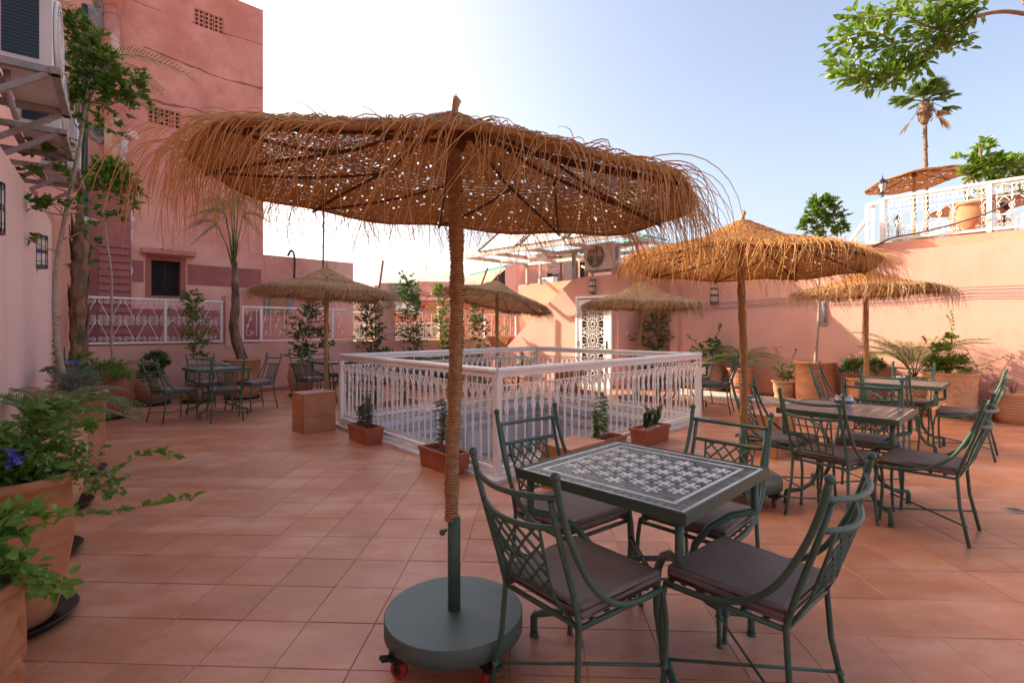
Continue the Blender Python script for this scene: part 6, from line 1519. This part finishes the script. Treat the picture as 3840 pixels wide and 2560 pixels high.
# tan sloping roof
t = thing('sloping_awning', At(1110, 640, 17.5), 'tan sloping awning roof behind the tilted parasol', 'awning')
mb = MB(); P_ = [At(1062, 655, 17), At(1122, 652, 16.5), At(1158, 614, 18.5), At(1080, 634, 19.5)]; mb.add(P_+[p-Vector((0, 0, .05)) for p in P_], [(0, 1, 2, 3), (7, 6, 5, 4), (0, 4, 5, 1), (1, 5, 6, 2), (2, 6, 7, 3), (3, 7, 4, 0)]); mb.build('sheet', M['tan'], t, world=True)
mb = MB(); mb.beam(At(1060, 657, 16.95), At(1124, 653, 16.4), .05, .10); mb.build('gutter', M['white'], t, world=True)
mb = MB(); mb.beam(At(1080, 633, 19.5), At(1160, 612, 18.5), .06, .08); mb.build('ridge_trim', M['teal'], t, world=True)
mb = MB(); mb.prism([At(1128, 655, 17.2), At(1160, 655, 18.5), At(1160, 618, 18.5), At(1135, 640, 17.2)], (0, .1, 0)); mb.build('painted_shade', M['dark'], t, world=True)  # near-black sheet: shade under the awning put into its colour
# ============================================================ house with terrace rooms behind the stairs
bh, hz = block('terrace_house', 'peach house with a window and slatted shade behind the stairs', 'building', 1160, 1440, 608, 20, M['pinkl'], Zb=20.5, depth=3)
def panel(par_, nm, m, xa, xb, y0, y1, Z, th_=.06):
    mb = MB(); mb.prism([At(xa, y1, Z), At(xb, y1, Z), At(xb, y0, Z), At(xa, y0, Z)], (0, th_, 0)); return mb.build(nm, m, par_, world=True)
panel(bh, 'pier', M['orangepink'], 1204, 1212, 604, 676, 19.7, .3)
panel(bh, 'upper_wall', M['pinkl'], 1215, 1300, 590, 612, 19.8, .2)
for k in range(8): panel(bh, 'slat', M['plank'], 1255, 1284, 588+6*k, 592+6*k, 19.3)
panel(bh, 'window_frame', M['steel'], 1254, 1285, 624, 670, 19.35); panel(bh, 'window_pane', M['glass'], 1257, 1269, 628, 668, 19.30, .02); panel(bh, 'window_pane', M['lampglass'], 1271, 1282, 628, 668, 19.30, .02)
panel(bh, 'door_post', M['wood'], 1286, 1292, 580, 678, 19.2); panel(bh, 'curtain', M['curtain'], 1293, 1322, 585, 678, 19.3); panel(bh, 'door_post', M['wood'], 1322, 1330, 575, 678, 19.2)
panel(bh, 'dark_room', M['dark'], 1331, 1350, 575, 678, 19.4); panel(bh, 'door_post', M['white'], 1328, 1332, 575, 678, 19.1)
panel(bh, 'shutter', M['white'], 1420, 1475, 590, 674, 19.0)
for k in range(9): panel(bh, 'shutter_slat', M['canvas'], 1422, 1474, 594+9*k, 600+9*k, 18.95, .04)
mb = MB()
for k, x in enumerate((1256, 1270, 1284)): mb.prism([At(x-.0, 590, 19.1), At(x+8, 590, 19.1), At(x+8, 583, 19.1), At(x, 583, 19.1)], (0, .3, 0))
mb.build('merlon', M['wood'], bh, world=True)
t = thing('roof_edge', At(1350, 590, 21), 'house wing with a bright teal roof edge behind the steel frame', 'building')
mb = MB(); P_ = [At(1326, 590, 18.9), At(1470, 545, 16.6), At(1470, 553, 16.6), At(1326, 600, 18.9)]; mb.prism(P_, (.2, .3, 0)); mb.build('fascia', M['canvas'], t, world=True)
mb = MB(); mb.beam(At(1326, 589, 18.85), At(1480, 541, 16.5), .08, .07); mb.beam(At(1480, 541, 16.5), At(1530, 551, 19), .08, .07); mb.build('trim', M['teal'], t, world=True)
mb = MB(); mb.prism([At(1462, 546, 17), At(1490, 546, 17.5), At(1490, 640, 17.5), At(1462, 640, 17)], (0, .2, 0)); mb.build('wall', M['pinkl'], t, world=True)
t = thing('guard_rail', At(1270, 670, 16), 'thin cream guard rail with pot plants in front of the terrace house', 'railing'); mb = MB()
for y in (655, 664, 672): mb.tube([At(1226, y+2, 16), At(1345, y-14, 15.4)], .022, 5)
for x in (1228, 1254, 1280, 1306, 1332): mb.tube([At(x, 680, 15.8), At(x, 655-(x-1228)*.11, 15.8)], .022, 5)
mb.build('bars', M['plank'], t, world=True)
c = At(1348, 668, 15.2); bush((c.x, c.y, c.z-.1), 'bright green plant beside the outdoor air conditioner', [(0, 0, .15, .2, 160)], leaf=(.08, .05), m='leaflt', seed=91)
c = At(1268, 668, 15.9); bush((c.x, c.y, c.z-.1), 'twiggy plant with red blossoms on the guard rail', [(0, 0, .2, .22, 45)], leaf=(.05, .02), m='leafdk', stems=14, seed=92, flower=[(.1, 0, .15, .15)], nfl=12, fm='flred')
lf = thing('string_light', At(1338, 620, 18.8), 'two small glowing bulbs in the dark doorway of the terrace house', 'lamp')
me_ = bpy.data.materials.new('warm_bulb'); me_.use_nodes = True; me_.node_tree.nodes['Principled BSDF'].inputs['Emission Color'].default_value = (1, .6, .15, 1); me_.node_tree.nodes['Principled BSDF'].inputs['Emission Strength'].default_value = 3
for (x, y) in ((1337, 612), (1342, 614)):
    mb = MB(); mb.ball(tuple(At(x, y, 18.8)), .035, 6, 4); mb.build('bulb', me_, lf, world=True)
# steel frame on the stair walls, carrying white sloping panels
fr_ = thing('steel_frame', C0+Vector((0, 0, 2.65)), 'grey steel frame standing on the stair walls', 'frame'); ZF = 3.32
T1 = Vector((-1.24, 13.72, 0)); T2 = Vector((2.25, 10.45, 0)); dU = VN*2.30
def lerp(a, b, u): return a+(b-a)*u
for (a, b) in ((T1, T2), (T1+dU*.5, T2+dU*.5), (T1+dU, T2+dU)): 
    mb = MB(); mb.beam(a+Vector((0, 0, ZF)), b+Vector((0, 0, ZF)), .06, .09); mb.build('long_beam', M['steelw'], fr_, world=True)
for u in (0, .22, .45, .70, 1.0):
    a = lerp(T1, T2, u); mb = MB(); mb.beam(a+VN*.03+Vector((0, 0, ZF-.002)), a+dU-VN*.03+Vector((0, 0, ZF-.002)), .055, .085); mb.build('cross_beam', M['steelw'], fr_, world=True)
for p, z0 in ((Vector((.45, 15.2, 0)), 2.71), (Vector((.82, 14.8, 0)), 2.71), (WS(1.33, 0)+VN*.05, 2.56), (WS(.05, 0)+VN*.05, 2.65), (T1-VV*.33, 0.0)):
    mb = MB(); mb.box(p+Vector((0, 0, (z0+ZF-.045)/2)), (.07, .07, ZF-.045-z0), pi/4); mb.build('post', M['steel'], fr_, world=True)
sun_p = ((-.22, .20), (.02, .0),)
for k in range(3):
    u0, u1 = .11+.30*k, .11+.30*k+.28; a = lerp(T1, T2, u0)+Vector((0, 0, ZF+.05)); b = lerp(T1, T2, u1)+Vector((0, 0, ZF+.05)); up = VN*1.65+Vector((0, 0, 1.30))
    t = thing('roof_panel', (a+b)/2, ('white sloping roof panel at the left end of the steel frame', 'white sloping roof panel in the middle of the steel frame', 'white sloping roof panel at the right end of the steel frame')[k], 'panel', 'white sloping roof panels')
    nn = (b-a).cross(up).normalized()*.06; mb = MB(); mb.prism([a, b, b+up, a+up], nn); mb.build('sheet', M['sheet'], t, world=True)
    mb = MB(); mb.beam(a+nn*1.2, a+up+nn*1.2, .05, .05); mb.beam(b+nn*1.2, b+up+nn*1.2, .05, .05); mb.beam((a+b)/2-nn*.3, (a+b)/2+up-nn*.3, .04, .04); mb.build('edge_bar', M['steel'], t, world=True)
# outdoor unit on the landing block
p = WS(.98, 2.80)+VN*.02; ac_unit(p, atan2(VV.y, VV.x), 'big outdoor air conditioner on the stair block above the white door', 1.0)
t = thing('unit_stand', p-Vector((0, 0, .15)), 'blue grey steel stand under the air conditioner above the door', 'stand', rz=atan2(VV.y, VV.x))
for x in (.02, .83):
    for y in (.03, .30): mb = MB(); mb.box((x, y, .06), (.04, .04, .12)); mb.build('leg', M['steel'], t)
mb = MB(); mb.box((.42, .03, .13), (.9, .04, .035)); mb.box((.42, .30, .13), (.9, .04, .035)); mb.build('rail', M['steel'], t)
t = thing('pipe_bundle', C0+VN*.5+Vector((0, 0, 2.66)), 'bundle of wrapped pipes looping behind the air conditioner over the door', 'pipes'); rg = random.Random(3)
for k in range(7):
    a = C0+VN*(.25+.03*k)+Vector((0, 0, 3.0-.03*k)); b = C1+VV*.1+Vector((0, 0, 2.95+.03*k)); m_ = (a+b)/2-Vector((0, 0, .25+.03*k)); mb = MB(); mb.tube(bez([a, m_+Vector((rg.uniform(-.05, .05), 0, 0)), b, b+Vector((.1, .1, .15))], 6), .024, 6); mb.build('pipe', M['plank'] if k % 2 else M['steel'], t, world=True)
c = At(1236, 672, 16.5); ac_unit(c, atan2(VV.y, VV.x), 'small distant air conditioner beside the guard rail', .75)
# wooden planter box hung by the stair wall
pb_ = At(1155, 796, 14.6); t = thing('trough', pb_, 'wooden trough with small plants fixed beside the end of the fourth railing', 'planter box', rz=atan2(VV.y, VV.x)+.1)
mb = MB(); P_ = [(-.33, -.13, 0), (.22, -.13, 0), (.22, .13, 0), (-.33, .13, 0), (-.42, -.2, .30), (.44, -.2, .30), (.44, .2, .30), (-.42, .2, .30)]; mb.add(P_, [(3, 2, 1, 0), (0, 1, 5, 4), (1, 2, 6, 5), (2, 3, 7, 6), (3, 0, 4, 7), (4, 5, 6, 7)]); mb.build('box', M['boxtile'], t)
bush(tuple(pb_+Vector((0, 0, .30))), 'thin green shoots standing in the trough by the stair wall', [(.1, 0, .18, .14, 60), (-.15, 0, .12, .12, 40)], leaf=(.09, .014), m='leaflt', stems=5, seed=93)
# ============================================================ upper terrace on the right
def UTp(xv, off): p = wl(C1+VN*off, VV, xv); return Vector((p.x, p.y, 2.93))
ur = thing('terrace_railing', UTp(2027, .33), 'white arabesque railing of the upper terrace on the right', 'railing')
a = UTp(2027, .33); b = UTp(2272, .33); b2 = b+VV*3.2; z1 = 3.74
def flat(v): return Vector((v.x, v.y, 0))
for p in (a, b, b+VV*1.9):
    mb = MB(); mb.box(flat(p)+Vector((0, 0, (2.93+z1)/2)), (.065, .065, z1-2.93-.03), -pi/4); mb.build('post', M['white'], ur, world=True)
for nm, z, w_ in (('top_rail', z1, .05), ('bottom_rail', 2.99, .05), ('mid_rail', z1-.24, .014), ('mid_rail', 2.99+.21, .014), ('mid_rail', z1-.05, .014)):
    mb = MB(); mb.beam(flat(a)+Vector((0, 0, z)), flat(b2)+Vector((0, 0, z)), w_, w_*.9); mb.build(nm, M['white'], ur, world=True)
me_p = None; L_ = (b-a).length; n_ = 8; st = L_/n_; rz = atan2(VV.y, VV.x); z0 = 2.99; h = .75
for k in range(n_*2+1):
    if me_p is None:
        m_ = MB(); W2 = st/2
        for s_ in (-1, 1):
            for (cx_, cz_, fl) in ((W2*.55, h-.11, 1), (W2*.55, .11, -1)):
                for v_ in (-1, 1): m_.tube([Vector((s_*(cx_-.01)+s_*p.x, 0, cz_+v_*(.045+p.z*.9))) for p in spiral((0, 0), .042, .009, -pi/2*1, 1.35, 11)], .0062, 4)
            m_.tube([Vector((s_*W2*q, 0, z)) for q, z in ((.10, .24), (.12, .31), (.38, .35), (.16, .40), (.45, .45), (.75, .48), (1.0, .49))], .0065, 4)
            m_.tube([Vector((s_*W2*q, 0, z)) for q, z in ((.10, .25), (.35, .235), (.42, .26), (.25, .28))], .0055, 4)
        m_.tube([(0, 0, .0), (0, 0, h)], .0075, 4)
        for z in (.22, .32, .49): m_.box((0, 0, z), (.03, .02, .022))
        o = m_.build('scroll_panel', M['white'], ur); me_p = o.data
    else: o = link('scroll_panel', me_p, ur)
    o.location = flat(a)+VV*(st*(k+.5))+Vector((0, 0, z0))-ur.location; o.rotation_euler = (0, 0, rz)
# side return of the railing and its stair handrail
sr = thing('stair_handrail', UTp(2000, .4), 'white handrail running down from the upper terrace at its left end', 'railing'); c1 = flat(a)-VV*.05; c2 = UTp(1992, .4)
for p in (flat(UTp(1992, .5)), flat(UTp(2006, .5))):
    mb = MB(); mb.box(p+Vector((0, 0, 3.30)), (.06, .06, .74), -pi/4); mb.build('post', M['white'], sr, world=True)
mb = MB(); mb.beam(flat(UTp(1990, .5))+Vector((0, 0, 3.68)), flat(a)+Vector((0, 0, 3.71)), .05, .05); mb.beam(flat(UTp(1992, .5))+Vector((0, 0, 3.45)), At(1955, 552, 10.2), .045, .06); mb.beam(flat(UTp(1992, .5))+Vector((0, 0, 2.97)), flat(a)+Vector((0, 0, 2.97)), .05, .05)
mb.tube([At(1966, 545, 10), At(1966, 560, 10)], .015, 5); mb.build('rail', M['white'], sr, world=True)
# black cable draped along the rail
t = thing('draped_cable', UTp(2000, .28), 'black and grey cable draped diagonally over the upper railing', 'cable')
pts = bez([At(1992, 640-65, UTp(1992, .2).y), At(2045, 548, UTp(2045, .24).y), At(2110, 535, UTp(2110, .24).y), At(2200, 512, UTp(2200, .24).y), At(2290, 480, UTp(2290, .24).y), At(2352, 440, UTp(2352, .24).y), At(2420, 400, UTp(2400, .24).y)], 6)
mb = MB(); mb.tube(pts, .014, 6); mb.build('cable', M['cabledk'], t, world=True)
def lamp_post(p, label, H=.34):
    t = thing('post_lantern', p, label, 'lantern', 'black post lanterns of the upper terrace'); mb = MB(); mb.lathe([(.03, 0), (.015, .03), (.02, .07), (.045, .09)], 8); mb.build('base', M['black'], t)
    mb = MB(); mb.lathe([(.045, .09), (.078, .24)], 6, closed=False); mb.build('glass', M['lampglass'], t)
    mb = MB(); mb.lathe([(.09, .24), (.085, .255), (.03, .32), (.012, .335), (.008, .38), (.002, .40)], 6)
    for k in range(6): a_ = 2*pi*k/6; mb.tube([(.046*cos(a_), .046*sin(a_), .09), (.079*cos(a_), .079*sin(a_), .24)], .006, 4)
    mb.build('cap', M['black'], t)
lamp_post(flat(a)+Vector((0, 0, z1+.03)), 'black lantern with frosted glass on the first post of the upper railing')
p = At(2062, 560, 11.5); t = thing('lamp_column', (p.x, p.y, 2.93), 'black street style lantern standing behind the upper railing', 'lantern'); mb = MB(); mb.tube([(0, 0, 0), (0, 0, p.z-2.93+.3)], .03, 6); mb.build('column', M['black'], t)
lamp_post(Vector((p.x, p.y, p.z+.3)), 'second black lantern seen through the upper railing')
# parasols, pot, person and planting up there
p = At(2100, 560, 11.0); parasol((p.x, p.y, 2.93), 'woven parasol seen from below on the upper terrace, in front of the palm', R=.88, zr=1.66, h=.24, a=.08, b=-.07, cell=.035, nf=60, fl=(.02, .06), fr=.003, wob=.3, turns=.03, seed=21, base=False, knob=False, fringe=False, dull=True, group='parasols on the upper terrace')
p = At(2265, 560, 11.6); parasol((p.x, p.y, 2.93), 'lower woven parasol behind the upper railing and the clay jar', R=1.0, zr=1.28, h=.24, a=.05, b=-.05, cell=.04, nf=60, fl=(.02, .06), fr=.003, turns=.03, seed=22, base=False, knob=False, fringe=False, dull=True, group='parasols on the upper terrace')
p = UTp(2228, .55); p = Vector((p.x, p.y, 2.93)); pot('clay_jar', p, 'huge clay jar with a lemon tree behind the upper railing', [(.19, 0), (.21, .04), (.27, .24), (.275, .40), (.245, .48), (.25, .495), (.275, .51), (.275, .54), (.26, .55)], M['clay'], n=36)
lem = p+Vector((0, 0, .50))
ficus(lem, 'lemon tree with glossy leaves and a bare upper stem in the huge clay jar', 0, [lem, lem+Vector((-.1, 0, .4)), At(2255, 400, lem.y), At(2250, 340, lem.y)],
      [(At(2255, 395, lem.y), .22, 150), (At(2225, 400, lem.y), .14, 60), (At(2290, 380, lem.y), .25, 170), (At(2262, 340, lem.y), .16, 36), (At(2245, 355, lem.y), .2, 36), (At(2215, 365, lem.y), .18, 27), (At(2290, 420, lem.y), .16, 70), (At(2246, 455, lem.y), .08, 27)], leaf=(.14, .06), tr=.03, seed=61, m='leafsun', bark='twig')
c = At(2345, 400, 8.6); ficus((c.x+.4, c.y+.3, 2.93), 'dense citrus bush leaning over the upper railing at the right edge', 0, [(c.x+.4, c.y+.3, 2.93), (c.x+.3, c.y+.2, 3.6), (c.x+.1, c.y, 4.2)],
      [(At(2340, 372, 8.6), .22, 340), (At(2320, 395, 8.6), .2, 300), (At(2352, 410, 8.6), .22, 340), (At(2318, 420, 8.6), .16, 170), (At(2300, 385, 8.6), .14, 110), (At(2370, 380, 8.6), .25, 300), (At(2400, 420, 8.6), .3, 260), (At(2330, 440, 8.4), .14, 80)], leaf=(.07, .030), tr=.03, seed=63, m='leaflt', bark='twig')
for k, (x, y, lb) in enumerate(((2085, 545, 'grey green shrub behind the upper railing near the lantern'), (2180, 520, 'grey shrub behind the upper railing left of the clay jar'), (2130, 535, 'spiky plant behind the upper railing under the parasol'))):
    c = At(x, y, 11.2); bush((c.x, c.y, 2.93), lb, [(0, 0, .35, .3, 200), (.3, 0, .3, .25, 120)], leaf=(.10, .02), m='leafgr' if k else 'leaf', seed=95+k, name='shrub')
# the person seated up there: one skinned body
p = At(2303, 500, 11.6); base = Vector((p.x, p.y, 2.94)); pr = thing('person', base, 'person in a dark cap and pale top sitting with their back to the upper railing', 'person', rz=radians(45))
def skinned(name, verts, edges, radii, m, parent, root=0, sub=1):
    me = bpy.data.meshes.new(name); me.from_pydata(verts, edges, []); me.update(); o = link(name, me, parent); o.modifiers.new('skin', 'SKIN'); sk = me.skin_vertices[0].data
    for i, r in enumerate(radii): sk[i].radius = (r, r) if not isinstance(r, tuple) else r; sk[i].use_root = (i == root)
    md = o.modifiers.new('sub', 'SUBSURF'); md.levels = sub; md.render_levels = sub; me.materials.append(m); return o
bv = [(0, 0, .50), (0, -.02, .68), (0, -.03, .88), (0, -.02, .98), (0, .0, 1.06), (-.17, -.02, .93), (-.23, .05, .72), (-.16, .25, .66), (-.10, .32, .67), (.17, -.02, .93), (.23, .05, .72), (.16, .25, .66), (.10, .32, .67),
      (-.10, .02, .50), (-.12, .42, .50), (-.12, .44, .10), (-.12, .54, .04), (.10, .02, .50), (.12, .42, .50), (.12, .44, .10), (.12, .54, .04)]
be = [(0, 1), (1, 2), (2, 3), (3, 4), (2, 5), (5, 6), (6, 7), (7, 8), (2, 9), (9, 10), (10, 11), (11, 12), (0, 13), (13, 14), (14, 15), (15, 16), (0, 17), (17, 18), (18, 19), (19, 20)]
skinned('body', bv, be, [(.15, .11), (.13, .10), (.14, .10), .055, .05, .06, .042, .034, .03, .06, .042, .034, .03, .09, .07, .05, .04, .09, .07, .05, .04], M['cloth'], pr)
mb = MB(); mb.ball((0, .01, 1.19), .098, 14, 10, 1.2); mb.ball((0, .105, 1.18), .018, 6, 4)
for s_ in (-1, 1): mb.ball((s_*.097, .01, 1.18), .022, 6, 4); mb.ball((s_*.035, .095, 1.205), .010, 6, 4)
mb.box((0, .100, 1.13), (.045, .01, .008)); mb.build('head', M['skin'], pr)
mb = MB(); mb.ball((0, -.012, 1.21), .103, 14, 8, 1.05); mb.box((0, .12, 1.235), (.13, .10, .012)); mb.build('cap', M['hair'], pr)
mb = MB(); mb.lathe([(.165, .62), (.17, .72), (.16, .86), (.13, .93)], 14, (0, -.02, 0), closed=False); o = mb.build('vest', M['ceramic'], pr)
for s_ in (-1, 1):
    for f in range(5):
        mb = MB(); x0 = s_*.10+(f-2)*.013; z0_ = .67; L_f = (.05, .065, .07, .065, .05)[f]; mb.tube([(x0, .33, z0_), (x0*.96, .33+L_f*.6, z0_-.004), (x0*.93, .33+L_f, z0_-.02)], [.009, .008, .006], 5); mb.build('finger', M['skin'], pr)
ch_ = thing('garden_chair', base+Vector((0, -.02, 0)), 'pale chair under the seated person on the upper terrace', 'chair', rz=radians(45))
mb = MB(); mb.box((0, 0, .42), (.46, .44, .04)); mb.build('seat', M['curtain'], ch_)
mb = MB(); mb.box((0, -.23, .70), (.46, .03, .36)); mb.build('backrest', M['curtain'], ch_)
for x in (-.21, .21):
    for y in (-.2, .2): mb = MB(); mb.tube([(x, y, 0), (x, y, .41)], .015, 6); mb.build('leg', M['steel'], ch_)
# ============================================================ far palm and the branch overhead
pp = At(2127, 640, 26); t = thing('fan_palm', (pp.x, pp.y, -8), 'tall fan palm with a slim brown trunk against the sky', 'palm tree'); L0 = Vector((pp.x, pp.y, -8)); rg = random.Random(12)
T_ = bez([Vector((0, 0, 0)), At(2124, 700, 26)-L0, At(2128, 500, 26)-L0, At(2126, 360, 26)-L0, At(2124, 236, 26)-L0], 10)
mb = MB(); mb.tube(T_, [.11+.010*sin(i*2.6)+(-.03*i/len(T_)) for i in range(len(T_))], 12)
for k in range(70):
    u = rg.uniform(.3, 1); q = T_[int(u*(len(T_)-1))]; a_ = rg.uniform(0, 6.28); mb.ball((q.x+.10*cos(a_), q.y+.10*sin(a_), q.z+rg.uniform(-.3, .3)), .04, 5, 3, .6)
mb.build('trunk', M['palmbark'], t)
top = T_[-1]; mb = MB(); mb.lathe([(.13, -1.1), (.22, -.8), (.24, -.4), (.15, .0)], 12, tuple(top))
for k in range(60):
    a_ = rg.uniform(0, 6.28); z = rg.uniform(-1.0, 0); q = top+Vector((.25*cos(a_), .25*sin(a_), z)); mb.tube([q, q+Vector((.12*cos(a_), .12*sin(a_), .18))], [.03, .008], 4)
mb.build('leaf_stubs', M['palmbark'], t)
gl, gr_, dy_ = MB(), MB(), MB()
def fan(c, az, el, pet, R_, mbx, dry=False, n_=26, spread=2.2):
    d = Vector((cos(az)*cos(el), sin(az)*cos(el), sin(el))); a_ = c+d*pet-Vector((0, 0, pet*pet*.12)); gr_.tube([c, c.lerp(a_, .5)+Vector((0, 0, .08)), a_], [.03, .022, .015], 4)
    x = d.cross(Vector((0, 0, 1))).normalized(); u = x.cross(d).normalized()
    for k in range(n_):
        th_ = -spread/2+spread*k/(n_-1); e = (d*cos(th_)+x*sin(th_)+u*.12*cos(th_*3)).normalized(); L_ = R_*(1-.18*abs(th_)/spread*2)*rg.uniform(.9, 1.05); w_ = (u.cross(e)).normalized()*.045
        m_ = a_+e*L_*.55; tip = a_+e*L_+Vector((0, 0, -L_*rg.uniform(.10, .35))); mbx.add([a_, m_-w_, m_+w_, tip], [(0, 1, 3), (0, 3, 2)])
for k in range(15):
    az = 2*pi*k/15+rg.uniform(-.2, .2); el = rg.uniform(.35, 1.35); fan(top, az, el, rg.uniform(.45, .75), rg.uniform(.75, .95), gl)
for az, el in ((pi, .25), (pi*1.1, .05), (0, .35), (.1, -.05)): fan(top, az, el, 1.0, .9, gl, spread=1.6)
for az, el in ((.3, -.2), (2.6, -.9), (-.4, -.9), (.8, .1)): fan(top, az, el, .9, .8, dy_, n_=14, spread=1.3)
finish(t, [('frond_stalk', gr_, M['palm']), ('foliage', gl, M['palm']), ('dry_foliage', dy_, M['palmdry'])], ('foliage', 'dry_foliage', 'frond_stalk'))
# overhanging branch, its leaves single objects
ZB_ = 4.6
def Bp(x, y, dz=0): return At(x, y, ZB_+dz)
root_ = Bp(2420, 40); t = thing('ficus_branch', root_, 'leafy sunlit branch hanging in from the top right corner', 'tree branch')
mains = [[(2480, 60), (2352, 32), (2290, 28), (2225, 45), (2185, 75), (2140, 110), (2080, 140), (2035, 172), (1985, 185)],
         [(2225, 45), (2180, 50), (2120, 90), (2060, 100), (2000, 110), (1950, 105)], [(2185, 75), (2130, 60), (2070, 35), (2000, 40), (1945, 45)], [(2352, 10), (2330, -10), (2200, -40), (2100, 0), (2040, 30), (1985, 55)],
         [(2140, 110), (2110, 140), (2085, 165), (2050, 185)], [(2080, 150), (2030, 150), (1975, 150), (1920, 145)], [(2035, 190), (2010, 170), (1960, 180), (1935, 165)], [(2150, 0), (2180, 10), (2215, 15), (2240, 25)], [(2060, 100), (2010, 75), (1960, 80), (1925, 95)], [(2130, 60), (2150, 30), (2170, 15), (2215, 25)], [(2140, 110), (2180, 105), (2200, 98)], [(2080, 140), (2095, 150), (2100, 160)]]
st = MB(); rg = random.Random(44); spots = []
for k, pl in enumerate(mains):
    dz = [0, .12, -.1, .2, -.15, .1, -.05, -.2, .15, .1, .05, -.1][k]; T = bez([Bp(x, y, dz*(i/len(pl)))-root_ for i, (x, y) in enumerate(pl)], 6); w0 = .020 if k == 0 else .010
    st.tube(T, [w0*(1-.75*i/len(T)) for i in range(len(T))], 6, cap=False)
    for i in range(len(T)):
        xv = 1176+(T[i]+root_).x/(T[i]+root_).y*F
        if xv < 2235: spots.append((T[i], (T[min(i+1, len(T)-1)]-T[max(i-1, 0)]).normalized()))
tag(st.build('wood', M['twig'], t), kind='stuff')
protos = []
for q in range(3):
    mb = MB(); mb.add(leaf_shape(.105-.012*q, .046-.004*q, .18+.08*q, .08+.1*q), LF); me = bpy.data.meshes.new('leaf'); me.from_pydata(mb.v, [], mb.f); me.materials.append(M['leafsun']); protos.append(me)
ex_ = MB()
for n_ in range(1250):
    p_, d_ = spots[rg.randrange(len(spots))]; sd = rdir(rg, .1); q = p_+sd*rg.uniform(.02, .115)+Vector((0, 0, -rg.uniform(0, .03))); d = (sd*.8+d_*.4+Vector((-.25, 0, rg.uniform(-.5, .4)))).normalized(); x, y, z = frame(d, rg.gauss(0, .8), rg); s_ = rg.uniform(.7, 1.15)
    if n_ < 297: link('leaf', protos[rg.randrange(3)], t, Matrix(((x.x*s_, y.x*s_, z.x*s_, q.x), (x.y*s_, y.y*s_, z.y*s_, q.y), (x.z*s_, y.z*s_, z.z*s_, q.z), (0, 0, 0, 1))))
    else: ex_.add([q+x*v.x*s_+y*v.y*s_+z*v.z*s_ for v in leaf_shape(.10, .044, .2, .12)], LF)
tag(ex_.build('more_leaves', M['leafsun'], t), kind='stuff')
